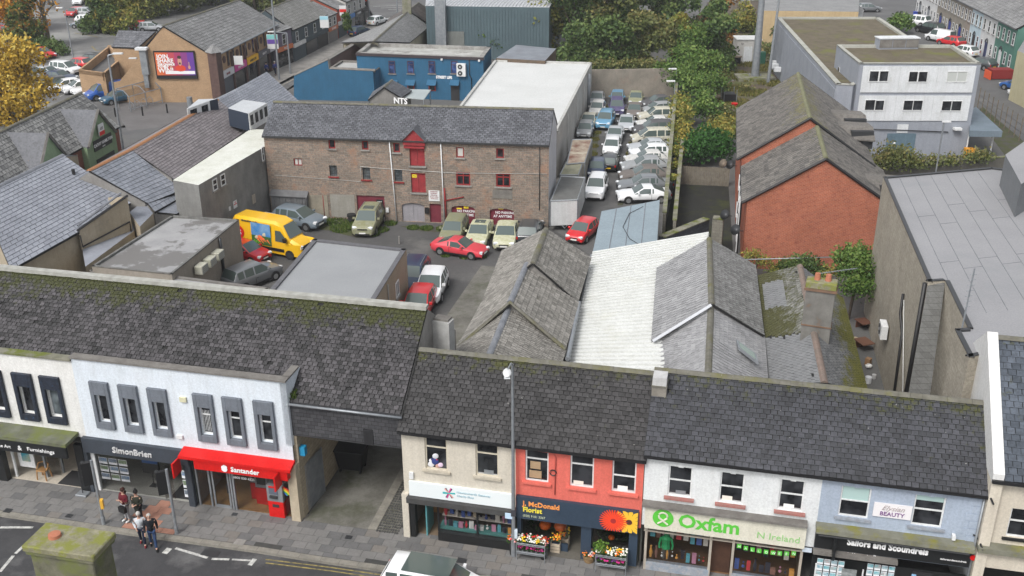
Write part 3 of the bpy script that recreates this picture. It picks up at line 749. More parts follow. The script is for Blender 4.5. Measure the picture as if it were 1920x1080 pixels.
# road markings
YEL=surf('worn_yellow_paint',(.36,.29,.10),(.10,.09,.06),6,.8,.1);WHT=surf('worn_white_paint',(.6,.6,.57),(.32,.32,.31),7,.8,.1)
def stripe(name,pts,w,mat,z=ROADZ+.004,parent=None):
    mb=MB();P=[Vc((p[0],p[1],0))for p in pts]
    for a,b in zip(P,P[1:]):
        s=(b-a).normalized().cross(Vc((0,0,1)))*w/2;mb.quad(*[Vc((q.x,q.y,z))for q in(a-s,b-s,b+s,a+s)])
    return mb.build(name,mat,parent,kind='structure' if parent is None else None)
rmk=thing('road_markings',None,None,G(400,1045),0,None,'structure')
RG=lambda u,v:G(u,v,ROADZ)
for a,b,w in(((0,989),(62,989),.14),((329,1028),(389,1046),.13),((397,1048),(430,1049),.13),((435,1049),(470,1051),.1),((478,1048),(468,1060),.2),((318,1028),(308,1038),.26),((45,1023),(29,1038),.14),((25,1042),(0,1072),.14)):
    stripe('painted_line',[RG(*a),RG(*b)],w,WHT,ROADZ+.005,rmk)
for o_ in(0,6.5):
    stripe('yellow_line',[RG(498,1049+o_),RG(620,1064+o_),RG(735,1081+o_),RG(900,1104+o_),RG(1400,1155+o_),RG(1900,1200+o_)],.07,YEL,ROADZ+.005,rmk)
gc=MB();gcx=RG(395,1037);gc.box((gcx.x,gcx.y,ROADZ+.006),(.75,.42,.01),None,-.23);gc.build('drain_grating',DARKM,kst)
# manhole / inspection covers in the pavement
for nm,(u,v),s in(('access_cover',(268,951),.35),('access_cover',(450,1017),.45),('access_cover',(440,965),.25),('access_cover',(130,968),.3),('access_cover',(654,1008),.3),('access_cover',(866,1052),.4),('access_cover',(15,958),.35)):
    g=G(u,v);mb=MB();mb.box((g.x,g.y,.023),(s,s*.8,.012),None,FS.ang);mb.build(nm,DARKM if u!=450 else CONC,pv)

# ================================================================== FRONT ROW
PX_=FS.px;X_=FS.X;Z_=FS.Z
def bldg(name,label,x0,fr=FS,y=0):return thing(name,label,'building',fr.w(x0,y,0),fr.ang)
def px_rects(fr,lst,y=0.0):
    out=[]
    for u0,v0,u1,v1 in lst:
        a=fr.px(u0,v0,y);b=fr.px(u1,v1,y);out.append((a[0],b[1],b[0],a[1]))
    return out
SLF=slatemat('front_slate',(.026,.025,.025),(.054,.052,.053),moss=.26,zr=(6.7,7.5),mthr=.94,lichen=.02)
SLR=slatemat('right_slate',(.032,.033,.037),(.060,.062,.071),moss=.24,zr=(6.6,7.7),mthr=.92,lichen=.02)
SLL=slatemat('left_slate',(.020,.020,.020),(.078,.073,.078),moss=.50,zr=(7.5,8.8),mthr=.99,mcol=(.036,.040,.010),lichen=0,contrast=1.5)
RIDGC=surf('ridge_mortar',(.17,.165,.14),(.115,.11,.09),3,.9,.3,c=(.13,.125,.05),cov=(.5,.7),cscale=1.1)
RIDGW=surf('pale_ridge',(.42,.42,.39),(.30,.30,.27),3,.85,.2)
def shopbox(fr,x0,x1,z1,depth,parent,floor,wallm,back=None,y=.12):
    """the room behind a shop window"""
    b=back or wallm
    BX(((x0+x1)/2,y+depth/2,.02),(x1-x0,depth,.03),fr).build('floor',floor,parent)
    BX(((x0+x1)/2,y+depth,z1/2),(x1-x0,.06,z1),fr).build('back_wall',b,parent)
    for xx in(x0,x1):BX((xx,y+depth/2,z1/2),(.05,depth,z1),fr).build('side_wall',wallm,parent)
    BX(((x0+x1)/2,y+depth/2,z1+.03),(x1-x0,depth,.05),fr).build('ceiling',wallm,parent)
def gableroof(fr,x0,x1,ye,he,pitch,vr,parent,mat,ridm,w,h,singles,xr0=None,xr1=None,uv=None,yback=None,over=.0,t=.03,miss=0):
    """solve ridge so that it appears at vr (px rows at both ends)"""
    def solve(x,v):
        lo,hi=0,14
        for _ in range(40):
            m=(lo+hi)/2;p=fr.w(x,ye+m,he+m*tan(radians(pitch)))
            if proj(p)[1]>v:lo=m
            else:hi=m
        return m
    m=(solve(x0,vr[0])+solve(x1,vr[1]))/2
    E0=fr.w(x0,ye,he);E1=fr.w(x1,ye,he);R1=fr.w(x1,ye+m,he+m*tan(radians(pitch)));R0=fr.w(x0,ye+m,he+m*tan(radians(pitch)))
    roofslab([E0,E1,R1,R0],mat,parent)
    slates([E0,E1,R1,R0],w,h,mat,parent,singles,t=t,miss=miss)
    B0=fr.w(x0,ye+2*m,he);B1=fr.w(x1,ye+2*m,he);roofslab([R0,R1,B1,B0],mat,parent,name='rear_roof')
    ridge(R0,R1,ridm,parent)
    return m,R0,R1,B0,B1,he+m*tan(radians(pitch))

# left building: two painted units under one mossy slate roof, carried over the alley
LB=bldg('slate_roofed_block','long white painted two storey block under a mossy slate roof, left of the alley',0)
xa,xb=-12.0,X_(555,900)
xu=X_(150,760)  # joint between white and blue-white paint
RW=surf('white_render',(.72,.72,.70),(.62,.62,.60),.9,.8,.05);RB=surf('pale_blue_render',(.66,.71,.765),(.60,.655,.71),.6,.8,.05)
zp=6.75;zs=2.95
gw=[(168,713,219,806),(222,720,272,812),(276,726,326,818),(360,735,412,829),(417,741,464,836),(475,748,522,842)]
bw=[(-66,690,-18,778),(-36,690,25,783),(23,696,77,789),(75,703,128,794)]
# surrounds are solid boxes proud of the wall; window set in each
def surround(parent,rect,m,side,wm,pane=GL,tr=()):
    (x0,z0,x1,z1)=rect;d=.14;zo=z0+(z1-z0)*.14;zt=z0+(z1-z0)*.73;xl=x0+(x1-x0)*.2;xr=x1-(x1-x0)*.16;mb=MB()
    mb.box(((x0+xl)/2,-d/2,(z0+z1)/2),(xl-x0,d,z1-z0),FS);mb.box(((xr+x1)/2,-d/2,(z0+z1)/2),(x1-xr,d,z1-z0),FS)
    mb.box(((xl+xr)/2,-d/2,(z0+zo)/2),(xr-xl,d,zo-z0),FS);mb.box(((xl+xr)/2,-d/2,(zt+z1)/2),(xr-xl,d,z1-zt),FS)
    o=mb.build('window_surround',m,parent,bevel=.01)
    f=MB();a,b,c,e=xl,zo,xr,zt;w_=.055;y=.12
    f.box(((a+w_/2),y,(b+e)/2),(w_,.06,e-b),FS);f.box((c-w_/2,y,(b+e)/2),(w_,.06,e-b),FS)
    for zz in[b+w_/2,e-w_/2]+[b+(e-b)*t for t in tr]:f.box(((a+c)/2,y,zz),(c-a-2*w_,.06,w_),FS)
    f.build('frame',wm,o);p=MB();p.box(((a+c)/2,y+.015,(b+e)/2),(c-a-w_,.012,e-b-w_),FS);p.build('pane',pane,o)
    return(a,b,c,e)
SGR=surf('grey_window_surround',(.16,.18,.21),(.14,.155,.18),2,.7,.05);SBL=surf('black_speckled_surround',(.018,.02,.03),(.03,.04,.06),9,.5,.05,c=(.03,.09,.18),cov=(.6,.7),cscale=5)
gwr=px_rects(FS,gw);bwr=px_rects(FS,bw[1:]);
def uniform(rs,w=None):
    w=w or sum(r[2]-r[0]for r in rs)/len(rs);z0=sum(r[1]for r in rs)/len(rs);z1=sum(r[3]for r in rs)/len(rs)
    return[((r[0]+r[2])/2-w/2,z0,(r[0]+r[2])/2+w/2,z1)for r in rs]
gwr=uniform(gwr);bwr=uniform(bwr)
def inner(r):x0,z0,x1,z1=r;return(x0+(x1-x0)*.2,z0+(z1-z0)*.14,x1-(x1-x0)*.16,z0+(z1-z0)*.73)
wall(FS,xa,xu,zs-.1,zp,[inner(r)for r in bwr],RW,LB,label='white painted upper wall')
wall(FS,xu,xb,zs-.1,zp+.15,[inner(r)for r in gwr],RB,LB,label='pale blue painted upper wall')
for k,r in enumerate(gwr):surround(LB,r,SGR,SGR,WHITE,GL,tr=()if k<3 else(.68,))
for k,r in enumerate(bwr):surround(LB,r,SBL,SBL,WHITE,GL if k<2 else GLB)
# louvred blind seen in one window
br_=inner(gwr[3]);mb=MB()
for i in range(7):mb.box((br_[0]+.08+i*(br_[2]-br_[0]-.16)/6,.125,br_[1]+(br_[3]-br_[1])*.45),(.02,.01,(br_[3]-br_[1])*.75),FS)
mb.build('vertical_blind',WHITE,LB)
# parapet coping
COPG=surf('parapet_coping',(.20,.19,.175),(.14,.13,.12),2,.85,.2)
pbox(LB,'coping',COPG,FS,((xu+xb)/2,.12,zp+.19),(xb-xu+.06,.42,.08));pbox(LB,'coping',CONCM,FS,((xa+xu)/2,.12,zp+.04),(xu-xa,.42,.08))
BX((xb-.14,1.2,(zp+zs)/2+.45),(.28,2.4,zp-zs-.75),FS).build('return_wall',RB,LB)
mb=MB();mb.hull([FS.w(xb-.3,.3,zp+.23),FS.w(xb+.03,.3,zp+.23),FS.w(xb+.03,1.3,zp+.23),FS.w(xb-.3,1.3,zp+.23)],.08);mb.build('coping',COPG,LB)
mb=MB();mb.box((xb-.14,.7,zp-.3),(.27,1.2,1.0),FS);mb.build('return_wall',RB,LB)
# roof
xe=X_(748,778);he=5.85
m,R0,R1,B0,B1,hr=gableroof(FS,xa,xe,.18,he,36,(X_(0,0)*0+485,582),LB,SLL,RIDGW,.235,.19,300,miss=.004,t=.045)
rc=MB();rc.box(((xa+xe)/2,.18+m,hr+.09),(xe-xa,.34,.16),FS);rc.build('ridge_capping',RIDGW,LB)
# gable at the alley end
g=MB();g.poly([FS.w(xe+.02,.2,he),FS.w(xe+.02,.18+2*m,he),FS.w(xe+.02,.18+m,hr)]);g.poly([FS.w(xe+.02,.2,2.6),FS.w(xe+.02,.18+2*m,2.6),FS.w(xe+.02,.18+2*m,he),FS.w(xe+.02,.2,he)])
g.build('gable',CONC,LB)
rw=MB();rw.box(((xa+xe)/2,.2+2*m,he/2+1.3),(xe-xa,.2,he-2.6),FS);rw.build('rear_wall',CONC,LB)
# boarded wall over the alley
OVR=brickmat('slated_fascia',(.045,.045,.05),(.07,.07,.075),(.02,.02,.02),.3,.18,.008,.8,.4)
wall(FS,xb,xe+.05,4.3,he+.05,[],OVR,LB,y=.16,name='hung_slate_wall');BX(((xb+xe)/2,.9,4.28),(xe-xb,1.5,.06),FS).build('soffit',DARKM,LB)
pipe(LB,[FS.w(xb,.02,he-.02),FS.w(xe+.1,.02,he-.03)],.055,GREYM,'gutter')
mb=MB();mb.box((xe-1.45,.14,4.62),(.42,.02,.75),FS);mb.build('damp_patch_board',flat('damp_black',(.012,.012,.014),.7),LB)
# alley side wall of left block, ground floor
BUFF=brickmat('buff_block_wall',(.40,.34,.25),(.34,.29,.21),(.24,.21,.17),.44,.2,.01,.85,.35)
BX((xb-.02,4.2,2.1),(.3,8.0,4.2),FS).build('side_wall',BUFF,LB)
BX((xb-.12,.12,1.45),(.42,.5,2.9),FS).build('brick_pier',surf('buff_pier',(.50,.43,.32),(.44,.38,.28),3,.85,.1),LB,bevel=.01)
# grass tuft where the roof meets the return
grassy('weeds',None,[(FS.w(xb+.12,.3+i*.18,0).x,FS.w(xb+.12,.3+i*.18,0).y,.12)for i in range(6)],260,GRASSM,.35,.03,zb=he+.1,parent=LB,seed=3)
# small alarm boxes
pbox(LB,'alarm_box',flat('cream_plastic',(.6,.58,.4),.5),FS,(X_(344,746),-.05,Z_(344,748)),(.3,.1,.22));pbox(LB,'alarm_box',WHITE,FS,(X_(338,817),-.05,Z_(338,818)),(.28,.1,.16))

# art and furnishings shop
BLK=flat('black_fascia',(.012,.013,.014),.4);DGR=surf('charcoal_fascia',(.05,.06,.075),(.045,.052,.065),2,.5,.05)
xs1=X_(168,880)+.02;TILE=surf('cream_floor_tile',(.55,.5,.42),(.5,.45,.38),2,.6,.05)
CAN=surf('mossy_canopy',(.16,.17,.13),(.10,.105,.07),1.5,.95,.3,c=(.13,.15,.05),cov=(.45,.6),cscale=1.2)
mb=MB();mb.hull([FS.w(xa,-1.0,3.05),FS.w(xs1-.2,-1.0,3.05),FS.w(xs1-.2,.02,3.12),FS.w(xa,.02,3.12)],.16);mb.build('canopy',CAN,LB)
pbox(LB,'shop_fascia',BLK,FS,((xa+xs1-.25)/2,-.92,2.6),(xs1-.25-xa,.12,.62))
TXW=flat('white_lettering',(.8,.8,.8),.5);TXG=flat('green_lettering',(.08,.62,.05),.5)
FSF=Fr(FS.w(0,-1.0,0),FS.w(10,-1.0,0))
text(LB,"nbo",FSF,-5.0,2.5,.36,TXG);text(LB,"Fine Art",FSF,-4.25,2.5,.24,TXW);text(LB,"&",FSF,-3.1,2.47,.34,TXW);text(LB,"Furnishings",FSF,-2.62,2.5,.27,TXW,sx=1.15)
shopbox(FS,xa,xs1-.25,2.5,4.2,LB,TILE,surf('shop_wall_grey',(.25,.24,.22),(.2,.19,.18),1,.8,0),y=.05)
MATD=flat('dark_doormat',(.03,.03,.032),.9)
for(cx_,cy_,sx_,sy_)in((-1.6,.62,1.55,1.1),(-1.45,1.95,1.4,1.4)):pbox(LB,'floor_mat',MATD,FS,(cx_,cy_,.045),(sx_,sy_,.02))
for(xx,y_)in((-3.15,.45),(-2.65,.95),(-.25,.6),(-4.6,.2)):
    pbox(LB,'door_post',GREYM if xx>-4 else WHITE,FS,(xx,y_,1.2),(.09,.09,2.4))
pbox(LB,'glass_door',CG,FS,(-.45,1.1,1.15),(.03,1.1,2.2));pbox(LB,'shop_window',CG,FS,(-2.9,.7,1.2),(.6,.02,2.3),rz=.0)
# framed pictures inside + shelves
PIC=surf('seascape_picture',(.05,.28,.36),(.45,.40,.22),2.2,.5,0)
fr_=thing('framed_picture','white framed seascape picture in the art shop window','picture',FS.w(-4.1,.45,.3),FS.ang)
BX((-4.1,.45,1.15),(.85,.06,1.35),FS).build('frame',WHITE,fr_);BX((-4.1,.41,1.2),(.42,.02,.8),FS).build('picture_sheet',PIC,fr_)
WOODL=surf('light_wood',(.42,.24,.10),(.34,.18,.07),4,.5,.05)
cab_=thing('display_cabinet','tall wooden cabinet with shelves just inside the art shop','cabinet',FS.w(-2.2,2.6,.04),FS.ang)
BX((-2.2,2.95,1.1),(1.1,.4,2.1),FS).build('carcass',WOODL,cab_)
for i in range(4):BX((-2.2,2.72,.4+i*.5),(1.0,.08,.05),FS).build('shelf',WHITE,cab_)
# bentwood stool
st_=thing('wooden_stool','orange brown wooden stool with curved back at the art shop entrance','stool',FS.w(-3.25,.35,.04),FS.ang)
sx0,sy0=-3.25,.35
BX((sx0,sy0,.52),(.5,.42,.06),FS).build('seat',WOODL,st_,bevel=.02)
for a,b in((-.2,-.17),(.2,-.17),(-.2,.17),(.2,.17)):MB().tube([FS.w(sx0+a,sy0+b,.5),FS.w(sx0+a*1.25,sy0+b*1.2,.035)],.035,6).build('leg',WOODL,st_)
MB().tube([FS.w(sx0-.27,sy0-.1,.55),FS.w(sx0-.26,sy0+.12,.78),FS.w(sx0,sy0+.24,.82),FS.w(sx0+.26,sy0+.12,.78),FS.w(sx0+.27,sy0-.1,.55)],.035,6).build('backrest',WOODL,st_)
# black end panel and boards outside
pbox(LB,'door_pillar',BLK,FS,(xs1-.3,.0,1.25),(.42,.3,2.5));pbox(LB,'door_pillar',BLK,FS,(-5.2,-.1,1.3),(.8,.3,2.6))

# estate agent shop
xs2=X_(362,900);xs3=X_(556,930);GFL=surf('pale_shop_floor',(.36,.36,.33),(.33,.33,.30),1,.4,0)
pbox(LB,'shop_fascia',DGR,FS,((xs1+xs2)/2,-.1,2.58),(xs2-xs1,.2,.74))
text(LB,"SimonBrien",FS,X_(218,850),2.42,.42,flat('silver_lettering',(.6,.6,.6),.4),y=-.22,ext=.03,bold=.004,sx=1.0)
shopbox(FS,xs1,xs2-.1,2.25,3.6,LB,GFL,surf('shop_wall_sage',(.38,.42,.38),(.34,.38,.34),1,.8,0),y=.14)
pbox(LB,'shop_window',CG,FS,((xs1+xs2-1.1)/2,.12,1.15),(xs2-xs1-1.1,.02,2.1))
pbox(LB,'window_post',WHITE,FS,(xs1+.22,.14,1.12),(.2,.16,2.2));pbox(LB,'pilaster',DGR,FS,(xs1+.02,-.06,1.15),(.18,.16,2.3));pbox(LB,'pilaster',DGR,FS,(xs2-.12,-.06,1.15),(.3,.2,2.3))
pbox(LB,'door_mat',MATD,FS,(xs2-.95,.9,.045),(1.0,1.3,.02));pbox(LB,'glass_door',CG,FS,(xs2-1.55,.8,1.05),(.03,1.5,2.1))
# property cards, each a sheet with photo and text strip
CARD=flat('card_white',(.75,.77,.8),.6);CIM=[surf('card_photo_%d'%i,a,b,6,.5,0)for i,(a,b)in enumerate((((.12,.22,.38),(.3,.32,.3)),((.10,.2,.08),(.3,.3,.25)),((.2,.28,.42),(.15,.15,.12))))]
def cards(parent,fr,u0,v0,nx,ny,dx,dz,w,h,y,name='property_card',mats=CIM):
    x,z=fr.px(u0,v0,y)
    for i in range(nx):
        for j in range(ny):
            o=BX((x+i*dx,y,z-j*dz),(w,.01,h),fr).build(name,CARD,parent)
            BX((x+i*dx,y-.008,z-j*dz+h*.14),(w*.92,.006,h*.56),fr).build('photo',mats[(i*2+j)%3],o)
cards(LB,FS,193,863,3,3,.5,.42,.43,.33,.16)
cards(LB,FS,347,890,1,3,.5,.5,.34,.4,-.02)
tv=thing('display_stand','black display screen on a thin stand inside the estate agent window','display',FS.w(2.1,.8,.04),FS.ang)
BX((2.1,.9,1.35),(.85,.05,1.25),FS).build('screen',BLK,tv);BX((2.1,.87,1.45),(.8,.02,.35),FS).build('screen_picture',flat('screen_blue',(.02,.12,.4),.3),tv)
MB().tube([FS.w(2.1,.92,.05),FS.w(2.1,.92,.8)],.02).build('stand_pole',DARKM,tv);BX((2.1,.92,.05),(.34,.3,.02),FS).build('base',DARKM,tv)
for i,(xx,yy_)in enumerate(((1.3,3.0),(2.6,3.3),(3.4,2.6))):
    c_=thing('office_chair',('dark office chair at the far left of the estate agent shop','dark office chair in the middle of the estate agent shop','dark office chair near the door of the estate agent shop')[i],'chair',FS.w(xx,yy_,.04),FS.ang,'office chairs in the estate agent shop')
    BX((xx,yy_,.48),(.45,.45,.07),FS).build('seat',DARKM,c_);BX((xx,yy_+.22,.8),(.42,.05,.5),FS).build('backrest',DARKM,c_)
    MB().tube([FS.w(xx,yy_,.05),FS.w(xx,yy_,.46)],.03).build('stem',GREYM,c_)

# red bank
REDM=surf('bank_red',(.62,.012,.01),(.55,.01,.01),2,.4,0);xk=xs3-.1
mb=MB();mb.hull([FS.w(xs2-.2,-.55,2.93),FS.w(xb+.05,-.55,2.93),FS.w(xb+.05,.02,3.1),FS.w(xs2-.2,.02,3.1)],.14);mb.build('red_canopy',REDM,LB)
pbox(LB,'shop_fascia',REDM,FS,((xs2+.45+xk)/2,-.3,2.55),(xk-xs2-.45,.3,.5))
FSB=Fr(FS.w(0,-.45,0),FS.w(10,-.45,0));SER=flat('bank_white_lettering',(.85,.85,.85),.4)
text(LB,"Santander",FSB,FSB.X(432,872),2.44,.33,SER,bold=.006,ext=.015)
fl_=MB();fx,fz=FSB.X(420,870),2.55
for i,(a,b,r_)in enumerate(((0,-.04,.14),(-.06,.05,.08),(.05,.06,.09),(0,.13,.05))):fl_.ball((0,0,0),.001,3,2);fl_.tube([FSB.w(fx+a,-.035-i*.002,fz+b),FSB.w(fx+a,-.02,fz+b)],r_*(1 if i else 1),10)
fl_.build('flame_logo',SER,LB)
text(LB,"santander.co.uk",FS,X_(434,893),1.92,.17,SER,y=.06);text(LB,"0800 030 4321",FS,X_(437,904),1.70,.17,SER,y=.06)
WFL=surf('oak_floor',(.36,.22,.10),(.30,.18,.08),3,.35,0)
shopbox(FS,xs2+.1,xk+.05,2.3,3.2,LB,WFL,surf('bank_wall',(.35,.33,.3),(.3,.28,.26),1,.8,0),y=.12)
x_=xs2+.15
for xx in(x_,X_(395,930),X_(435,935),X_(440,936),xk-.02):pbox(LB,'window_post',GREYM,FS,(xx,.1,1.15),(.08,.1,2.3))
pbox(LB,'shop_window',CG,FS,((X_(440,936)+xk)/2,.1,1.15),(xk-X_(440,936)-.1,.02,2.2));pbox(LB,'shop_window',CG,FS,((x_+X_(395,930))/2,.1,1.15),(X_(395,930)-x_-.1,.02,2.2))
dx0,dx1=X_(399,930),X_(431,935)
d_=BX(((dx0+dx1)/2,.12,.07),(dx1-dx0,.06,.14),FS);d_.box(((dx0+dx1)/2,.12,2.05),(dx1-dx0,.06,.1),FS);d_.box((dx0+.04,.12,1.05),(.08,.06,1.9),FS);d_.box((dx1-.04,.12,1.05),(.08,.06,1.9),FS)
d_=d_.build('door',GREYM,LB);BX(((dx0+dx1)/2,.12,1.05),(dx1-dx0-.16,.015,1.85),FS).build('pane',CG,d_);BX((dx1-.1,.06,1.1),(.03,.05,.5),FS).build('handle',BLACK,d_)
atx=X_(517,935)
at_=thing('cash_machine','grey and red cash machine set into the bank front','cash machine',FS.w(atx,0,0),FS.ang)
BX((atx,.25,.42),(.72,.6,.84),FS).build('lower_panel',REDM,at_);BX((atx,.25,1.25),(.74,.6,.82),FS).build('housing',GREYM,at_)
BX((atx-.05,-.065,1.38),(.4,.02,.3),FS).build('screen',flat('atm_screen',(.1,.12,.16),.3),at_);BX((atx,-.07,1.6),(.5,.02,.08),FS).build('red_strip',REDM,at_)
BX((atx-.05,-.1,1.1),(.34,.08,.12),FS).build('keypad',DARKM,at_);BX((atx,-.06,.62),(.3,.03,.14),FS).build('cash_slot',DARKM,at_)
rb=MB()
for i,c_ in enumerate(((.6,.02,.02),(.75,.3,.02),(.75,.6,.04),(.1,.45,.08),(.04,.12,.5))):
    seg=MB();n_=8;r0_=.62-i*.065;r1_=r0_-.06;cx_,cz_=atx+.22,1.0
    P0=[FS.w(cx_+r0_*sin(t*.16),.07,cz_+r0_*cos(t*.16))for t in range(n_)];P1=[FS.w(cx_+r1_*sin(t*.16),.07,cz_+r1_*cos(t*.16))for t in range(n_)]
    for k in range(n_-1):seg.quad(P0[k],P0[k+1],P1[k+1],P1[k])
    seg.build('rainbow_band',flat('rainbow_%d'%i,c_,.5),LB)
for i,(xx,yy_)in enumerate(((X_(462,930),1.2),(X_(478,935),.9))):
    k_=thing('service_kiosk',('red and grey paying-in kiosk deeper inside the bank','red and grey paying-in kiosk nearest the bank window')[i],'kiosk',FS.w(xx,yy_,.04),FS.ang)
    BX((xx,yy_,.45),(.62,.45,.85),FS).build('base',REDM,k_);BX((xx,yy_,1.2),(.6,.4,.6),FS).build('console',GREYM,k_);BX((xx,yy_-.21,1.25),(.42,.02,.35),FS).build('screen',BLK,k_)
for nm,u,v,out in(('projecting_sign',346,875,.5),('projecting_sign',532,893,.45)):
    xx=X_(u,v);zz=Z_(u,v,-.3);s_=pbox(LB,nm,REDM,FS,(xx,-.35-out/2,2.35),(.07,.62,.72))
    fl2=MB();fl2.ball(FS.w(xx-.04,-.6,2.35),.12,8,5,(.3,1,1));fl2.build('flame_logo',SER,s_)

# alley
alx0,alx1=xb+.2,X_(745,1000)
al=MB();al.poly([FS.w(alx0,.0,.02),FS.w(alx1,0,.02),FS.w(alx1+.2,30,.02),FS.w(alx0+.2,30,.02)]);al.build('alley_ground',surf('alley_concrete',(.19,.185,.165),(.12,.115,.10),.9,.85,.2,c=(.07,.075,.045),cov=(.5,.7),cscale=.6),kind='structure')
pipe_=None
ks=thing('alley_kerb',None,None,FS.w(alx1-1.4,0,0),FS.ang,None,'structure')
e0=gx(690,993);e1=gx(752,880)
for i in range(9):
    t0,t1_=i/9,(i+.97)/9;p0=Vc((e0[0]+(e1[0]-e0[0])*t0,e0[1]+(e1[1]-e0[1])*t0));p1=Vc((e0[0]+(e1[0]-e0[0])*t1_,e0[1]+(e1[1]-e0[1])*t1_))
    mb=MB();mb.hull([FS.w(p0.x,p0.y,.06),FS.w(p0.x+.38,p0.y,.06),FS.w(p1.x+.38,p1.y,.06),FS.w(p1.x,p1.y,.06)],.06);mb.build('edging_stone',KSM,ks)
cob=MB();rr=Rnd(9)
for j in range(26):
    for i in range(9):
        t0=j/26;xx=e0[0]+(e1[0]-e0[0])*t0+.42+i*.115+rr.uniform(-.015,.015);yy=e0[1]+(e1[1]-e0[1])*t0+rr.uniform(-.02,.02)
        if xx>alx1+.1:continue
        cob.rn=rr.random();c0=FS.w(xx,yy,.03);cob.ball((c0.x,c0.y,.03),.06,6,3,(1,1.2,.6))
cob.build('cobbles',surf('cobble_stone',(.10,.10,.095),(.06,.06,.06),6,.7,.2),ks,kind='stuff')
# steel security gate leaf, standing open
gt=thing('security_gate','open galvanised palisade gate leaf at the alley mouth','gate',FS.w(xb+.35,.2,0),FS.ang)
gf=Fr(G(568,972),G(611,922));gL=gf.L
for i in range(17):
    xx=gL*(i+.5)/17;mb=MB();mb.box((xx,0,1.22+.0),(gL/17*.62,.03,2.35),gf);mb.poly([gf.w(xx-.04,0,2.395),gf.w(xx+.04,0,2.395),gf.w(xx,0,2.5)]);mb.build('pale',GREYM,gt)
for zz in(.35,2.0):BX((gL/2,.04,zz),(gL,.04,.06),gf).build('rail',GREYM,gt)
# wheelie bin
bf=Fr(G(633,887),G(660,890));bn=thing('wheelie_bin','large black four wheeled bin with raised lid deep in the alley','bin',bf.w(.55,.5,0),bf.ang)
mb=MB();b0=[bf.w(.05,.05,.2),bf.w(1.15,.05,.2),bf.w(1.15,.85,.2),bf.w(.05,.85,.2)];b1=[bf.w(-.1,-.05,1.2),bf.w(1.3,-.05,1.2),bf.w(1.3,1.0,1.2),bf.w(-.1,1.0,1.2)]
mb.add(b0+b1,[(3,2,1,0),(0,1,5,4),(1,2,6,5),(2,3,7,6),(3,0,4,7),(4,5,6,7)]);mb.build('bin_body',BLACK,bn,bevel=.02)
mb=MB();mb.hull([bf.w(-.14,-.1,1.27),bf.w(1.34,-.1,1.27),bf.w(1.34,1.05,1.42),bf.w(-.14,1.05,1.42)],.06);mb.build('lid',flat('bin_lid',(.03,.032,.035),.4),bn)
for a,b in((.12,.12),(1.08,.12),(.12,.8),(1.08,.8)):MB().tube([bf.w(a-.04,b,.1),bf.w(a+.04,b,.1)],.1,8).build('castor',RUB,bn)
tboxs('blue_wall_box','small blue meter box high on the alley wall','box',flat('blue_plastic',(.02,.25,.45),.5),FS,(xb+.25,.45,3.35),(.25,.25,.42))

# middle building: cream and coral units
MBd=bldg('cream_and_coral_building','slate roofed two storey building, cream painted left half and coral painted right half',alx1)
m0,mm,m1=X_(757,900),X_(967,930),X_(1203,960);hm=5.3
CREAM=surf('cream_render',(.60,.555,.47),(.55,.51,.435),.7,.85,.06);CORAL=surf('coral_render',(.70,.155,.12),(.64,.14,.105),.9,.8,.05)
cw=px_rects(FS,[(798,820,837,883),(893,831,933,897)]);rw_=px_rects(FS,[(986,842,1027,908),(1070,852,1112,917),(1150,860,1190,925)])
cw=uniform(cw,.95);rw_=uniform(rw_,.95)
wall(FS,m0,mm,2.2,hm+.05,cw,CREAM,MBd,label='cream painted upper wall');wall(FS,mm,m1,2.0,hm+.05,rw_,CORAL,MBd,label='coral painted upper wall')
CRS=surf('cream_sill',(.5,.46,.38),(.42,.38,.3),3,.85,.1)
for r in cw:window(FS,*r,MBd,surf('cream_window_frame',(.62,.57,.46),(.55,.5,.4),3,.6,0),GL,tr=(.7,),sill=True,sillm=CRS)
for k,r in enumerate(rw_):window(FS,*r,MBd,WHITE,GL,tr=(.7,)if k<2 else(.5,),sill=True,sillm=CORAL)
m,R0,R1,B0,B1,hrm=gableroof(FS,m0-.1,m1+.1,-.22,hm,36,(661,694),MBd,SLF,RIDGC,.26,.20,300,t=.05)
BX(((m0+m1)/2,-.26,hm-.02),(m1-m0+.1,.1,.1),FS).build('gutter',BLACK,MBd)
BX(((m0+m1)/2,2*m-.3,2.6),(m1-m0,.25,5.2),FS).build('rear_wall',CONC,MBd)
for xx in(m0,m1):
    g=MB();g.poly([FS.w(xx,0,0),FS.w(xx,2*m-.3,0),FS.w(xx,2*m-.3,hm),FS.w(xx,m-.22,hrm-.1),FS.w(xx,0,hm)]);g.build('gable',CREAM,MBd)
# things seen in the upper windows
BOXM=surf('cardboard',(.42,.30,.18),(.36,.25,.15),3,.8,.05)
def tboxs(name,label,cat,mat,fr,c,size,group=None):
    return BX(c,size,fr).build(name,mat,None,label,cat,group)
for k,(r,dz,cc,nm,lab,cat)in enumerate(((rw_[0],.12,(.5,.4,.27),'cardboard_box','lower cardboard box in the left coral wall window','box'),(rw_[0],.55,(.42,.3,.2),'cardboard_box','upper cardboard box in the left coral wall window','box'))):
    tboxs(nm,lab,cat,BOXM,FS,(r[0]+.4,.085,r[1]+.08+dz+.1),(cc[0],.02,.34))
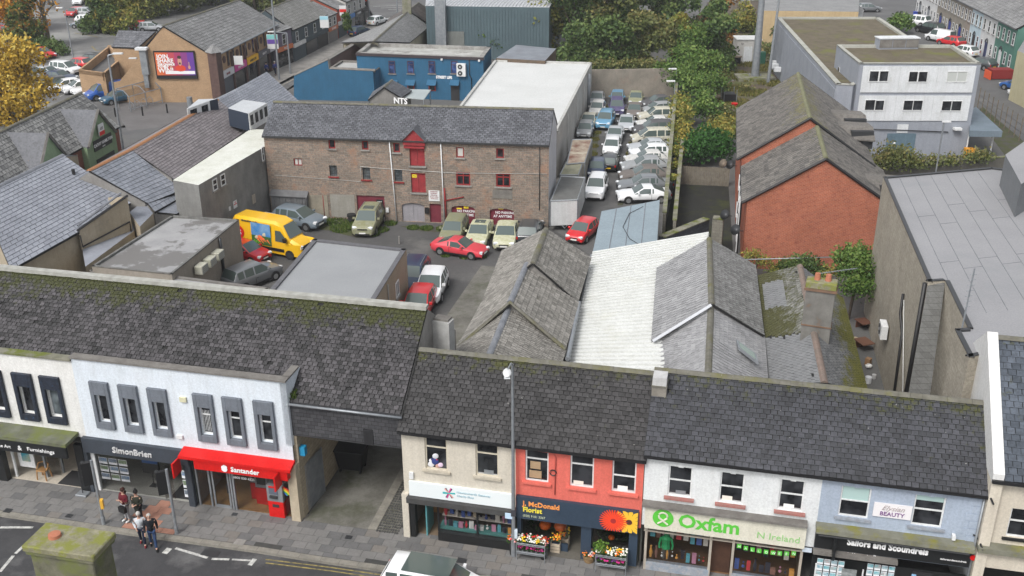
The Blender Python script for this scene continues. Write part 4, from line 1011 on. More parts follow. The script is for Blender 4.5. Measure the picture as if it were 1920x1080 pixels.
# soft toys pile in left cream window
toy=thing('soft_toy_pile','blue, white and red soft toys piled in the left cream wall window','toys',FS.w(cw[0][0]+.4,.1,cw[0][1]+.06),FS.ang);r=cw[0]
CBL=flat('wall_cable',(.02,.02,.02),.6);CRC=flat('coral_cable',(.5,.10,.08),.6)
xq=X_(1037,850);pipe(MBd,[FS.w(mm+.1,-.04,5.1),FS.w(xq,-.04,5.05),FS.w(xq+.12,-.04,4.9),FS.w(xq+.1,-.04,3.1)],.02,CRC,'cable',4);pipe(MBd,[FS.w(m0+.1,-.04,5.2),FS.w(m0+2.4,-.05,5.12),FS.w(mm-.1,-.04,5.05)],.018,CBL,'cable',4);
MB().tube([FS.w(xq+.02+.13*cos(t*pi/5),-.06,4.15+.13*sin(t*pi/5))for t in range(0,10)],.025,5).build('lamp_ring',CBL,MBd)
for i,(a,b,q,c_)in enumerate(((.22,.2,.14,(.7,.7,.72)),(.4,.35,.15,(.03,.05,.2)),(.42,.62,.13,(.65,.66,.7)),(.32,.45,.1,(.02,.03,.12)),(.45,.42,.06,(.6,.03,.04)),(.62,.22,.11,(.7,.55,.7)),(.5,.15,.1,(.5,.3,.25)),(.22,.38,.09,(.75,.75,.78)))):
    mb=MB();p=FS.w(r[0]+a,.082,r[1]+b);mb.ball((p.x,p.y,p.z),q,8,6,(1,.25,1));mb.build('toy',flat('toy_%d'%i,c_,.8),toy)
pbox(MBd,'alarm_box',WHITE,FS,(X_(772,889),-.05,Z_(772,890)),(.18,.1,.3))
# cream shop: white sign with star logo
SIGNW=flat('sign_white',(.74,.79,.80),.4)
sz1,sz0=2.88,2.18
pbox(MBd,'shop_sign',SIGNW,FS,((X_(768,905)+mm-.1)/2,-.06,(sz0+sz1)/2),(mm-.1-X_(768,905),.1,sz1-sz0))
lx,lz=X_(843,916),(sz0+sz1)/2+.02
for i,(a,c_)in enumerate(((0,(.02,.35,.38)),(pi/3,(.02,.02,.06)),(2*pi/3,(.02,.02,.06)),(pi/3+.18,(.6,.05,.25)),(2*pi/3+.18,(.7,.35,.3)),(.12,(.02,.45,.45)))):
    mb=MB();L_=.27;dx,dz=cos(a)*L_,sin(a)*L_;nx,nz=-sin(a)*.028,cos(a)*.028;y_=-.118-i*.002
    mb.quad(FS.w(lx-dx-nx,y_,lz-dz-nz),FS.w(lx+dx-nx,y_,lz+dz-nz),FS.w(lx+dx+nx,y_,lz+dz+nz),FS.w(lx-dx+nx,y_,lz-dz+nz));mb.build('logo_bar',flat('logo_%d'%i,c_,.5),MBd)
TXL=flat('pale_blue_lettering',(.32,.48,.55),.6)
text(MBd,"Newtownards Gateway",FS,lx+.33,lz+.05,.15,TXL,y=-.118);text(MBd,"Charity Shop",FS,lx+.33,lz-.12,.14,TXL,y=-.118)
pbox(MBd,'sill_band',surf('dark_cornice',(.07,.07,.07),(.05,.05,.05),2,.8,.1),FS,((X_(766,930)+mm-.05)/2,-.14,2.02),(mm-X_(766,930)-.02,.28,.26))
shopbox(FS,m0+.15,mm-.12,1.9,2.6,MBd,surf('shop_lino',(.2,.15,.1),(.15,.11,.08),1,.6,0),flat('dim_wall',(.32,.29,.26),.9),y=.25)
wx0,wx1=X_(822,1000),mm-.18
pbox(MBd,'pilaster',BLK,FS,(m0+.3,.1,.95),(.28,.3,1.9));pbox(MBd,'stall_riser',BLK,FS,((wx0+wx1)/2,.1,.22),(wx1-wx0,.3,.44))
pbox(MBd,'pilaster',CREAM,FS,(m0+.05,.0,1.1),(.28,.26,2.2))
pbox(MBd,'window_ledge',flat('teal_ledge',(.10,.32,.30),.6),FS,((wx0+wx1)/2,.45,.5),(wx1-wx0,.5,.1))
for xx in(wx0,(wx0+wx1)/2+.1,wx1):pbox(MBd,'window_post',BLK,FS,(xx,.1,1.15),(.07,.1,1.5))
pbox(MBd,'shop_window',CG,FS,((wx0+wx1)/2,.1,1.15),(wx1-wx0,.02,1.45));pbox(MBd,'glass_door',flat('teal_door',(.1,.3,.32),.3),FS,(X_(798,985),.6,.95),(.06,.9,1.85))
pbox(MBd,'staircase',WOODL,FS,(X_(806,975),2.2,.5),(.9,.8,1.0))
rr=Rnd(21);PAL=[(.7,.06,.07),(.75,.7,.62),(.08,.14,.42),(.6,.5,.36),(.03,.03,.05),(.6,.28,.4),(.12,.42,.5),(.78,.38,.08),(.85,.85,.82),(.32,.16,.12)]
PALM=[flat('goods_%d'%i,c_,.7)for i,c_ in enumerate(PAL)]
ITEM=['vase','folded_garment','book','picture_frame','handbag','ornament','gift_box']
def goods(u0,u1,zrow,n,yy,hh,where,fr=FS,seed=0,names=ITEM):
    """row of distinct small goods for sale"""
    r3=Rnd(seed)
    for i in range(n):
        xx=u0+(u1-u0)*(i+.5)/n+r3.uniform(-.03,.03);h_=hh*r3.uniform(.55,1);w_=(u1-u0)/n*r3.uniform(.55,.85);k=r3.randrange(len(names));nm=names[k];ci=r3.randrange(10)
        cn=['red','beige','navy','tan','black','mauve','teal','orange','white','brown'][ci]
        mb=MB();z0=zrow
        if nm=='vase':mb.tube([fr.w(xx,yy,z0),fr.w(xx,yy,z0+h_*.45),fr.w(xx,yy,z0+h_*.8),fr.w(xx,yy,z0+h_)],.1,8,True,[w_*.25,w_*.45,w_*.18,w_*.28])
        elif nm in('handbag','folded_garment'):mb.box((xx,yy,z0+h_*.3),(w_,.16,h_*.6),fr)
        elif nm=='ornament':p=fr.w(xx,yy,z0+h_*.3);mb.ball((p.x,p.y,p.z),min(w_,h_)*.35,8,6);mb.ball((p.x,p.y,p.z+h_*.35),min(w_,h_)*.2,8,5)
        elif nm=='garment':mb.box((xx,yy,z0+h_*.55),(w_,.08,h_*.7),fr);mb.box((xx,yy,z0+h_*.82),(w_*1.35,.08,h_*.18),fr)
        else:mb.box((xx,yy,z0+h_*.45),(w_,.05,h_*.9),fr)
        mb.build(nm,PALM[ci],None,'%s %s, %s'%(cn,nm.replace('_',' '),where%(i+1)),nm.replace('_',' '),'goods shown in shop windows')
ordn=['first','second','third','fourth','fifth','sixth','seventh','eighth','ninth','tenth','eleventh','twelfth','thirteenth','fourteenth','fifteenth','sixteenth']
class Ord(str):
    def __mod__(s,k):return s.replace('%d',ordn[k-1])
goods(wx0+.08,wx1-.06,.56,13,.36,.42,Ord('%d from the left on the star signed shop ledge'),seed=2)
goods(wx0+.08,wx1-.06,.98,12,.50,.6,Ord('%d from the left in the star signed shop display'),seed=5,names=['garment','ornament','picture_frame','garment','vase'])
pbox(MBd,'display_shelf',PALM[1],FS,((wx0+wx1)/2,.62,.96),(wx1-wx0-.1,.3,.03))
# coral shop: florist
NAV=surf('florist_navy',(.035,.055,.085),(.03,.048,.075),1.5,.5,0)
fx0,fx1=mm+.05,m1-.1;FZ1,FZ0=2.88,1.82
pbox(MBd,'shop_sign',NAV,FS,((fx0+fx1)/2,-.1,(FZ0+FZ1)/2),(fx1-fx0,.16,FZ1-FZ0))
ORL=flat('orange_lettering',(.85,.32,.08),.5);YLL=flat('yellow_lettering',(.8,.68,.06),.5);LGL=flat('pale_green_lettering',(.45,.5,.35),.5)
tx_=X_(982,950);text(MBd,"J. McDonald",FS,tx_,2.49,.31,ORL,y=-.19,bold=.008);text(MBd,"Florist",FS,tx_,2.2,.31,YLL,y=-.19,bold=.008);text(MBd,"(028) 9181 3367",FS,tx_,1.95,.14,LGL,y=-.19)
def daisy(parent,cx,cz,R,n,pm,cm_,y):
    for k in range(n):
        a=2*pi*k/n;mb=MB();w_=.5*2*pi*R/n*.62;ca,sa=cos(a),sin(a)
        P=[(R*.15,-w_*.4),(R*.7,-w_),(R,-w_*.5),(R,w_*.5),(R*.7,w_),(R*.15,w_*.4)]
        yy=y-(k%2)*.004
        mb.poly([FS.w(min(cx+p[0]*ca-p[1]*sa,fx1-.02),yy,max(FZ0+.02,min(FZ1-.02,cz+p[0]*sa+p[1]*ca)))for p in P]);mb.build('petal',pm,parent)
    MB().tube([FS.w(cx,y-.012,cz),FS.w(cx,y-.005,cz)],R*.2,12).build('flower_centre',cm_,parent)
SUNY=flat('sunflower_yellow',(.85,.5,.04),.5)
daisy(MBd,X_(1181,965),2.36,.64,13,SUNY,flat('dark_centre',(.08,.02,.02),.6),-.2)
dz_=daisy(MBd,X_(1151,974),2.33,.56,30,flat('gerbera_red',(.8,.06,.02),.5),flat('gerbera_centre',(.35,.02,.02),.6),-.215)
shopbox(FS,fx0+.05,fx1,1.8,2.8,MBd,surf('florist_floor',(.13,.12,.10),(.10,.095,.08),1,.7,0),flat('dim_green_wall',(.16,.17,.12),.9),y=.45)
for xx,w_ in((fx0+.08,.16),(X_(1098,1030),.42),(fx1-.18,.35)):pbox(MBd,'pilaster',NAV,FS,(xx,.2,.92),(w_,.36,1.84))
for xx0,xx1 in((fx0+.16,X_(1062,1020)),(X_(1108,1030),fx1-.35)):
    pbox(MBd,'shop_window',CG,FS,((xx0+xx1)/2,.42,1.1),(xx1-xx0,.02,1.4));pbox(MBd,'stall_riser',NAV,FS,((xx0+xx1)/2,.4,.2),(xx1-xx0,.1,.4))
pbox(MBd,'shop_floor',surf('florist_step',(.14,.13,.11),(.10,.095,.085),1.5,.8,.1),FS,((fx0+fx1)/2,.2,.03),(fx1-fx0,.5,.03))
# lettered small blue bracket sign on cream/coral boundary
pbox(MBd,'parking_sign',flat('sign_blue_white',(.5,.65,.8),.5),FS,(X_(958,968),-.4,Z_(958,968,-.4)),(.3,.03,.26))

# flowers
FLM=[flat('bloom_'+n_,c_,.6)for n_,c_ in(('orange',(.85,.22,.02)),('yellow',(.85,.55,.03)),('white',(.8,.78,.72)),('magenta',(.5,.02,.2)),('pink',(.8,.35,.35)),('red',(.6,.02,.02)),('purple',(.2,.03,.25)))]
LEAFG=leafmat('pot_foliage',[(.015,.04,.008),(.03,.08,.012),(.06,.13,.02)])
def bunch(root,fr,x0,x1,y0,y1,z,n,cols,spread=.05,leaf=120,seed=1,ht=.12):
    r4=Rnd(seed)
    if leaf:
        mb=MB()
        for _ in range(leaf):
            p=fr.w(r4.uniform(x0,x1),r4.uniform(y0,y1),z+r4.uniform(0,ht));a=Vc((r4.gauss(0,1),r4.gauss(0,1),r4.gauss(0,1))).normalized()*.055;b=a.cross(Vc((0,0,1)));mb.rn=r4.random();mb.add([p-a,p-b*.6,p+a,p+b*.6],[(0,1,2,3)])
        mb.build('foliage',LEAFG,root)
    for ci in set(cols):
        mb=MB()
        for _ in range(n*cols.count(ci)//len(cols)):
            p=fr.w(r4.uniform(x0,x1),r4.uniform(y0,y1),z+ht*r4.uniform(.5,1.15));mb.ball((p.x,p.y,p.z),.045*r4.uniform(.7,1.25),6,4,(1,1,.6))
        mb.build('blossoms',FLM[ci],root)
def pumpkin(label,fr,x,y,z,r):
    t=thing('pumpkin',label,'pumpkin',fr.w(x,y,z),0,'pumpkins at the florist');mb=MB();n,m_=20,8;c=fr.w(x,y,z+r*.75);b=len(mb.v)
    for i in range(m_+1):
        tt=pi*i/m_
        for k in range(n):q=r*(1-.1*(k%2));mb.v.append((c.x+q*sin(tt)*cos(2*pi*k/n),c.y+q*sin(tt)*sin(2*pi*k/n),c.z+r*.78*cos(tt)))
    for i in range(m_):
        for k in range(n):mb.f.append((i*n+k,(i+1)*n+k,(i+1)*n+(k+1)%n,i*n+(k+1)%n));mb.m.append(0);mb.r.append(.5)
    mb.build('flesh',flat('pumpkin_orange',(.75,.14,.01),.5),t,smooth=True);MB().tube([c+Vc((0,0,r*.7)),c+Vc((.02,0,r*1.05))],r*.12,5).build('stalk',flat('stalk_green',(.1,.12,.03),.8),t)
def stand(label,fr,x0,x1,y0,y1,ztop,zlow):
    t=thing('flower_stand',label,'flower stand',fr.w((x0+x1)/2,(y0+y1)/2,0),fr.ang,'flower stands outside the florist')
    for xx in(x0,x1):
        for yy in(y0,y1):MB().tube([fr.w(xx,yy,.01),fr.w(xx,yy,ztop+.08)],.018,6).build('leg',GREYM,t)
    for z in(ztop,zlow):BX(((x0+x1)/2,(y0+y1)/2,z),(x1-x0,y1-y0,.04),fr).build('shelf',GREYM,t)
    for z in(ztop+.08,zlow+.08):
        for yy in(y0,y1):MB().tube([fr.w(x0,yy,z),fr.w(x1,yy,z)],.012,5).build('rail',GREYM,t)
    return t
xa_,xb_=X_(974,1030),X_(1026,1040)
stand('metal stand of green pots at the left of the florist front',FS,xa_,xb_-.0,-.55,-.1,.78,.34)
def potrow(lab,fr,x0,x1,y,z,n,cols,seed):
    for i in range(n):
        xx=x0+(x1-x0)*(i+.5)/n;t=thing('potted_flowers',lab%(i+1),'potted plant',fr.w(xx,y,z),fr.ang,'potted plants at the florist')
        MB().cyl(fr.w(xx,y,z),.07,.11,8,.09).build('pot',BLACK,t);ci=cols[(i+seed)%len(cols)]
        bunch(t,fr,xx-.11,xx+.11,y-.13,y+.13,z+.1,9,[ci],leaf=38,seed=seed*31+i)
potrow(Ord('potted plant, %d from the left on the upper shelf of the left flower stand'),FS,xa_+.02,xb_-.02,-.42,.80,6,[2,2,1],1);potrow(Ord('potted plant, %d from the left behind, upper shelf of the left flower stand'),FS,xa_+.02,xb_-.02,-.2,.80,6,[2,5],2)
potrow(Ord('magenta cyclamen, %d from the left on the lower shelf of the left flower stand'),FS,xa_+.02,xb_-.02,-.34,.36,6,[3,3],3)
xc_,xd_=X_(1120,1050),X_(1176,1062)
stand('metal stand of white and magenta flowers at the right of the florist front',FS,xc_,xd_,-.6,-.15,.78,.36)
potrow(Ord('white flowering pot, %d from the left on the upper shelf of the right flower stand'),FS,xc_+.02,xd_-.02,-.5,.80,6,[2,2,0],4);potrow(Ord('white flowering pot, %d from the left behind, upper shelf of the right flower stand'),FS,xc_,xd_,-.28,.80,6,[2,1],5)
potrow(Ord('flowering pot, %d from the left on the lower shelf of the right flower stand'),FS,xc_+.02,xd_-.02,-.42,.38,6,[6,3,3],6)
bsh=thing('potted_shrub','round bright green potted shrub on the left end of the right flower stand','potted plant',FS.w(xc_+.15,-.35,.8),0);mb=MB();p=FS.w(xc_+.15,-.35,1.08);leaves(mb,[(p.x,p.y,p.z,.3)],420,.05,Rnd(2),.3);mb.build('foliage',leafmat('lime_foliage',[(.06,.13,.02),(.11,.22,.03),(.18,.3,.05)]),bsh);MB().cyl(FS.w(xc_+.15,-.35,.8),.1,.14,8).build('pot',BLACK,bsh)
CRT=surf('cream_crate',(.55,.47,.36),(.5,.42,.32),3,.7,0)
for i,(u,v)in enumerate(((1042,1033),(1058,1024))):
    cx_,cy_=gx(u,v);t=thing('flower_crate',('cream crate of orange flowers standing nearest the pavement','cream crate of yellow flowers nearer the florist door')[i],'crate',FS.w(cx_,cy_,0),FS.ang,'flower crates')
    for dx,dy,sx_,sy_ in((0,-.17,.38,.02),(0,.17,.38,.02),(-.19,0,.02,.36),(.19,0,.02,.36)):
        for k in range(3):BX((cx_+dx,cy_+dy,.1+k*.16),(sx_,sy_,.13),FS).build('slat',CRT,t)
    BX((cx_,cy_,.04),(.38,.34,.03),FS).build('base',CRT,t)
    bunch(t,FS,cx_-.22,cx_+.22,cy_-.2,cy_+.2,.55,26,[0,1]if i==0 else[1,1,0],leaf=40,seed=8+i,ht=.25)
cx_,cy_=gx(1104,1052);t=thing('flower_basket','round wicker basket of orange, pink and white bouquets in the florist doorway','basket',FS.w(cx_,cy_,0),0)
MB().cyl(FS.w(cx_,cy_,0),.2,.28,12,.27).build('basket_body',surf('wicker',(.3,.2,.1),(.2,.13,.07),9,.8,.3),t);bunch(t,FS,cx_-.25,cx_+.25,cy_-.22,cy_+.22,.28,46,[0,4,2,0],leaf=50,seed=3,ht=.2)
for i,(u,v,lab)in enumerate(((975,1000,'orange bouquet at the left edge of the florist front'),(1028,1018,'orange bouquet between the left flower stand and the crates'))):
    cx_,cy_=gx(u,v);cy_=min(cy_,-.25);t=thing('flower_bouquet',lab,'bouquet',FS.w(cx_,cy_,0),0,'florist bouquets');MB().cyl(FS.w(cx_,cy_,0),.11,.6,10,.15).build('bucket',BLACK,t);bunch(t,FS,cx_-.2,cx_+.2,cy_-.2,cy_+.2,.62,40,[0,5,4],leaf=45,seed=13+i,ht=.3)
pumpkin('large pumpkin in the left florist window',FS,X_(1016,995),.7,.8,.26);pumpkin('dark orange pumpkin beside the large one in the left florist window',FS,X_(1044,1000),.8,.75,.27);pumpkin('small pumpkin in the right florist window',FS,X_(1143,1010),.65,.75,.14)
for i in range(2):
    t=thing('autumn_garland',('leafy autumn garland with sunflowers in the left florist window','leafy autumn garland in the right florist window')[i],'garland',FS.w((X_(1000,990),X_(1150,1010))[i],.8,.6),0)
    x0=(fx0+.2,X_(1112,1030))[i];x1=(X_(1058,1010),fx1-.4)[i];bunch(t,FS,x0,x1,.75,1.1,.55,60,[1,0,5],leaf=500,seed=40+i,ht=1.0)

# Oxfam + tattoo building
RBd=bldg('white_and_blue_building','long slate roofed building, white painted left unit and pale blue right unit',m1)
o0,oo,o1=m1+.03,X_(1534,960),X_(1838,980);ho=5.55
OW=surf('oxfam_white_render',(.70,.72,.72),(.63,.65,.66),.8,.8,.05);OB=surf('blue_grey_render',(.37,.43,.52),(.33,.385,.47),.8,.8,.06)
ow=uniform(px_rects(FS,[(1256,873,1294,935),(1352,884,1392,947),(1464,897,1504,960)]),.92);ob=uniform(px_rects(FS,[(1580,910,1625,975),(1717,926,1765,990)]),1.08)
wall(FS,o0,oo,2.2,ho+.05,ow,OW,RBd,label='white painted upper wall');wall(FS,oo,o1,2.2,ho+.05,ob,OB,RBd,label='pale blue painted upper wall')
PKS=surf('flaking_pink_sill',(.38,.15,.13),(.30,.17,.15),6,.9,.2)
for r in ow:window(FS,*r,RBd,WHITE,GL,tr=(.52,),sill=True,sillm=PKS,sd=.16)
for r in ob:window(FS,*r,RBd,WHITE,GL,tr=(.52,),sill=True,sillm=surf('pale_blue_sill',(.3,.34,.4),(.25,.26,.28),5,.85,.1))
for r in ow+ob:
    pbox(RBd,'keystone',OW if r in ow else OB,FS,((r[0]+r[2])/2,-.03,r[3]+.12),(.2,.06,.26));pbox(RBd,'lintel',OW if r in ow else OB,FS,((r[0]+r[2])/2,-.012,r[3]+.1),(r[2]-r[0]+.3,.03,.2))
for k,r in enumerate(ob):
    hh=.42 if k==0 else.16
    pbox(RBd,'roller_blind',flat('aqua_blind',(.38,.52,.50),.7),FS,((r[0]+r[2])/2,.098,r[3]-.07-hh*(r[3]-r[1])/2),(r[2]-r[0]-.14,.006,hh*(r[3]-r[1])))
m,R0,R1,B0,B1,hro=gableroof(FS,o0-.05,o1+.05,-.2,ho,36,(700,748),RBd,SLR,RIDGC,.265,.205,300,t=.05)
BX(((o0+o1)/2,-.24,ho-.02),(o1-o0+.1,.09,.1),FS).build('gutter',BLACK,RBd)
BX(((o0+o1)/2,2*m-.3,2.7),(o1-o0,.25,5.4),FS).build('rear_wall',CONC,RBd)
for xx in(o0,o1):
    g=MB();g.poly([FS.w(xx,.01,0),FS.w(xx,2*m-.3,0),FS.w(xx,2*m-.3,ho),FS.w(xx,m-.22,hro-.1),FS.w(xx,.01,ho)]);g.build('gable',OW,RBd)
# quoins at the right corner
for i in range(9):pbox(RBd,'quoin',OB,FS,(o1-(.2 if i%2 else.28),-.012,2.5+i*.33),(.36 if i%2 else.55,.03,.29))
for k,r in enumerate(list(rw_[1:])+list(ow)+[cw[1]]):
    P_=MBd if k<2 or k==5 else RBd;w_=r[2]-r[0];pbox(P_,'window_ledge_item',(PALM[1],PALM[8],GREYM)[k%3],FS,(r[0]+w_*(.35+.1*(k%3)),.092,r[1]+.16),(w_*.42,.012,.16+.05*(k%2)));pbox(P_,'inner_sill',flat('inner_sill_white',(.4,.4,.4),.6),FS,((r[0]+r[2])/2,.094,r[1]+.085),(w_-.14,.008,.05))
# chimney on the party wall
ch=thing('party_wall_chimney','pale capped rendered chimney rising where the coral and white buildings meet','chimney',FS.w(m1+.3,m-.6,5.5),FS.ang)
chx=X_(1228,700);chz=hro
RNDR=surf('grey_beige_render',(.26,.24,.21),(.20,.185,.16),2,.9,.2)
BX((m1+.28,m-.9,6.75),(.58,.6,1.5),FS).build('stack',RNDR,ch,bevel=.01);BX((m1+.28,m-.9,7.7),(.55,.62,.42),FS).build('white_band',surf('white_band',(.5,.5,.5),(.42,.42,.42),3,.8,.1),ch)
BX((m1+.28,m-.9,6.08),(.7,.75,.16),FS).build('flashing',LEAD,ch);BX((m1+.28,m-.9,7.53),(.62,.68,.07),FS).build('cap',RIDGC,ch)
# charity shop
OXB=surf('oxfam_board',(.66,.64,.54),(.62,.6,.5),1,.6,0);OXG=flat('bright_green_lettering',(.10,.50,.05),.5)
oz1,oz0=3.3,2.22;ox1=X_(1512,990)
pbox(RBd,'shop_sign',OXB,FS,((o0+.12+ox1)/2,-.12,(oz0+oz1)/2),(ox1-o0-.12,.22,oz1-oz0));pbox(RBd,'cornice',COPG,FS,((o0+ox1)/2,-.2,oz1+.06),(ox1-o0,.42,.1))
MB().tube([FS.w(X_(1244,969),-.245,2.8),FS.w(X_(1244,969),-.235,2.8)],.41,28).build('logo_disc',OXG,RBd)
lgx,lgz=X_(1244,969),2.8;lg=MB();ring=[(lgx+.17*cos(t*pi/6),lgz+.1+.17*sin(t*pi/6))for t in range(-1,8)]
lg.tube([FS.w(a,-.25,b)for a,b in ring],.04,6);lg.tube([FS.w(lgx+.16,-.25,lgz+.02),FS.w(lgx,-.25,lgz-.12),FS.w(lgx-.2,-.25,lgz-.27)],.04,6);lg.tube([FS.w(lgx-.16,-.252,lgz+.02),FS.w(lgx,-.252,lgz-.12),FS.w(lgx+.2,-.252,lgz-.27)],.04,6)
lg.build('logo_mark',OXB,RBd)
text(RBd,"Oxfam",FS,X_(1272,975),2.5,.86,OXG,y=-.235,bold=.022,sx=1.0);text(RBd,"N Ireland",FS,X_(1418,1000),2.46,.42,flat('thin_green_lettering',(.25,.5,.18),.5),y=-.235,sx=1.02)
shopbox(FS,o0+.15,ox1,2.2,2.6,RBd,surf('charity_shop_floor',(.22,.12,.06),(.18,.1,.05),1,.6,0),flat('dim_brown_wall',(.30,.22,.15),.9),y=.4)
WFR=surf('pale_shopfront_frame',(.42,.38,.32),(.36,.32,.27),2,.7,.05)
dxa,dxb=X_(1330,1050),X_(1372,1055)
for xx in(o0+.2,dxa,dxb,ox1-.05):pbox(RBd,'window_post',WFR,FS,(xx,.05,1.1),(.1,.1,2.2))
for z_ in(2.12,1.92):pbox(RBd,'transom',WFR,FS,((o0+ox1)/2,.05,z_),(ox1-o0-.2,.1,.05))
for a_,b_ in((o0+.25,dxa),(dxb,ox1-.1)):
    pbox(RBd,'shop_window',CG,FS,((a_+b_)/2,.06,1.2),(b_-a_-.1,.02,1.6));pbox(RBd,'stall_riser',surf('flaking_blue_riser',(.22,.27,.33),(.35,.35,.36),5,.8,.1),FS,((a_+b_)/2,.1,.2),(b_-a_,.22,.4))
pbox(RBd,'door',surf('brown_door',(.08,.04,.025),(.06,.03,.02),2,.6,0),FS,((dxa+dxb)/2,.5,1.0),(dxb-dxa-.15,.06,2.0))
goods(o0+.3,dxa-.1,.45,11,.3,.7,Ord('%d from the left, low in the left charity shop window'),seed=11,names=['ornament','garment','handbag','vase']);goods(o0+.3,dxa-.1,1.2,9,.5,.8,Ord('%d from the left, hung high in the left charity shop window'),seed=12,names=['garment','garment','picture_frame'])
goods(dxb+.1,ox1-.2,.45,10,.3,.65,Ord('%d from the left, low in the right charity shop window'),seed=13);goods(dxb+.1,ox1-.2,1.1,9,.5,.8,Ord('%d from the left, hung high in the right charity shop window'),seed=14,names=['garment','garment','handbag'])
# green mannequin
mq=thing('shop_mannequin','mannequin in a green hooded costume in the left charity shop window','mannequin',FS.w(X_(1247,1035),.35,.4),FS.ang);MGN=flat('costume_green',(.02,.35,.12),.7);xx=X_(1247,1035)
MB().tube([FS.w(xx,.35,.98),FS.w(xx,.35,1.2),FS.w(xx,.35,1.45),FS.w(xx,.35,1.58)],.18,8,True,[.2,.16,.2,.07]).build('jacket',MGN,mq);MB().tube([FS.w(xx,.35,1.6),FS.w(xx,.35,1.7),FS.w(xx,.35,1.85)],.1,8,True,[.1,.13,.03]).build('hood',MGN,mq)
for s in(-1,1):MB().tube([FS.w(xx+s*.08,.35,.42),FS.w(xx+s*.08,.35,1.0)],.07,6).build('leg',surf('costume_trousers',(.15,.14,.12),(.1,.1,.09),3,.8,0),mq);MB().tube([FS.w(xx+s*.2,.35,1.45),FS.w(xx+s*.27,.32,1.15),FS.w(xx+s*.25,.3,.95)],.05,6).build('arm',MGN,mq)
bt=thing('green_bunting','string of green lettered flags across the right charity shop window','bunting',FS.w(dxb+.8,.0,1.85),FS.ang)
for i in range(9):
    a=dxb+.12+i*(ox1-dxb-.3)/9;zz=1.86-.18*sin(pi*i/8)**.7*.6;mb=MB();mb.box((a+.1,.02,zz-.09),(.17,.008,.2),FS);f_=mb.build('flag',OXG,bt);text(f_,"HALLOWEEN"[i],FS,a+.05,zz-.15,.15,TXW,y=.012)
pbox(RBd,'street_name_plate',flat('plate_blue_white',(.55,.62,.7),.5),FS,(ox1+.12,-.1,Z_(1512,1028)),(.35,.05,.18))
# tattoo studio
MCON=surf('mossy_cornice',(.22,.22,.18),(.15,.15,.11),1.5,.95,.3,c=(.20,.19,.04),cov=(.5,.65),cscale=1.2)
tz1=Z_(1527,985);to0=X_(1527,1000);pbox(RBd,'cornice',MCON,FS,((to0+o1-.1)/2,-.25,tz1+.1),(o1-to0-.1,.5,.2))
pbox(RBd,'shop_sign',BLK,FS,((to0+o1-.1)/2,-.12,tz1-.42),(o1-to0-.15,.2,.85));pbox(RBd,'shop_front',BLK,FS,((to0+o1)/2,.2,.85),(o1-to0-.1,.1,1.7))
FST=Fr(FS.w(0,-.22,0),FS.w(10,-.22,0))
text(RBd,"Sailors and Scoundrels",FST,FST.X(1588,1018),tz1-.50,.40,TXW,bold=.014,sx=.80,ext=.015);text(RBd,"tattoo studio",FST,FST.X(1586,1050),tz1-.98,.22,TXW,bold=.004);text(RBd,"sailorsandscoundrels",FST,FST.X(1762,1050),tz1-.62,.11,TXW)
MB().tube([FST.w(FST.X(1534,1000),-.18,tz1-.12),FST.w(o1-.25,-.18,tz1-.10)],.05,8).build('lamp_tube',DARKM,RBd)
for i in range(5):a=FST.X(1534,1000)+.4+i*(o1-FST.X(1534,1000)-.9)/4;MB().tube([FST.w(a,.0,tz1-.05),FST.w(a,-.18,tz1-.1)],.02,5).build('lamp_bracket',DARKM,RBd)
pbox(RBd,'projecting_sign',BLK,FST,(FST.X(1562,1025),-.3,tz1-.55),(.08,.5,.8));pbox(RBd,'ledge',COPG,FS,((to0+X_(1680,1050))/2,-.32,tz1-.95),(X_(1680,1050)-to0,.22,.16))
FLS=[surf('flash_sheet_%d'%i,a,b,9,.5,0)for i,(a,b)in enumerate((((.35,.55,.58),(.10,.35,.42)),((.5,.6,.62),(.12,.3,.4)),((.45,.35,.36),(.2,.5,.52))))]
cards(RBd,FS,1538,1052,4,4,.26,.3,.22,.26,-.12,'tattoo_design_sheet',FLS);cards(RBd,FS,1632,1062,4,4,.26,.3,.22,.26,-.12,'tattoo_design_sheet',FLS)
for u in(1530,1572,1620,1662):pbox(RBd,'window_frame',WHITE,FS,(X_(u,1060,-.12),-.12,.8),(.05,.06,1.5))
p_=pbox(RBd,'portrait_poster',surf('portrait_print',(.3,.32,.32),(.10,.11,.11),5,.5,0),FS,(X_(1594,1060,-.13),-.13,1.0),(.55,.02,1.0))
pbox(RBd,'recessed_door',flat('dark_doorway',(.02,.02,.022),.6),FS,(X_(1732,1070),.1,.8),(.7,.05,1.7));pbox(RBd,'door_notice',flat('notice_blue',(.25,.45,.65),.5),FS,(X_(1717,1064),.06,1.45),(.16,.02,.16))
# sign on the pale blue wall
sgb=pbox(RBd,'wall_sign',flat('sign_offwhite',(.75,.73,.74),.4),FS,(X_(1673,957),-.04,Z_(1673,957)),(1.35,.05,.6))
text(sgb,"BEAUTY",FS,X_(1673,957),Z_(1673,957)-.22,.24,flat('purple_lettering',(.18,.08,.22),.5),y=-.07,align='CENTER',bold=.004);text(sgb,"Elysian",FS,X_(1673,957),Z_(1673,957)+.02,.3,flat('grey_script',(.38,.33,.33),.5),y=-.07,align='CENTER',shear=.45)
pipe(RBd,[FS.w(o1-.05,-.08,ho),FS.w(o1-.05,-.08,.1)],.05,GREYM,'downpipe');pbox(RBd,'security_camera',WHITE,FS,(X_(1787,1003),-.12,Z_(1787,1003)),(.12,.2,.18))

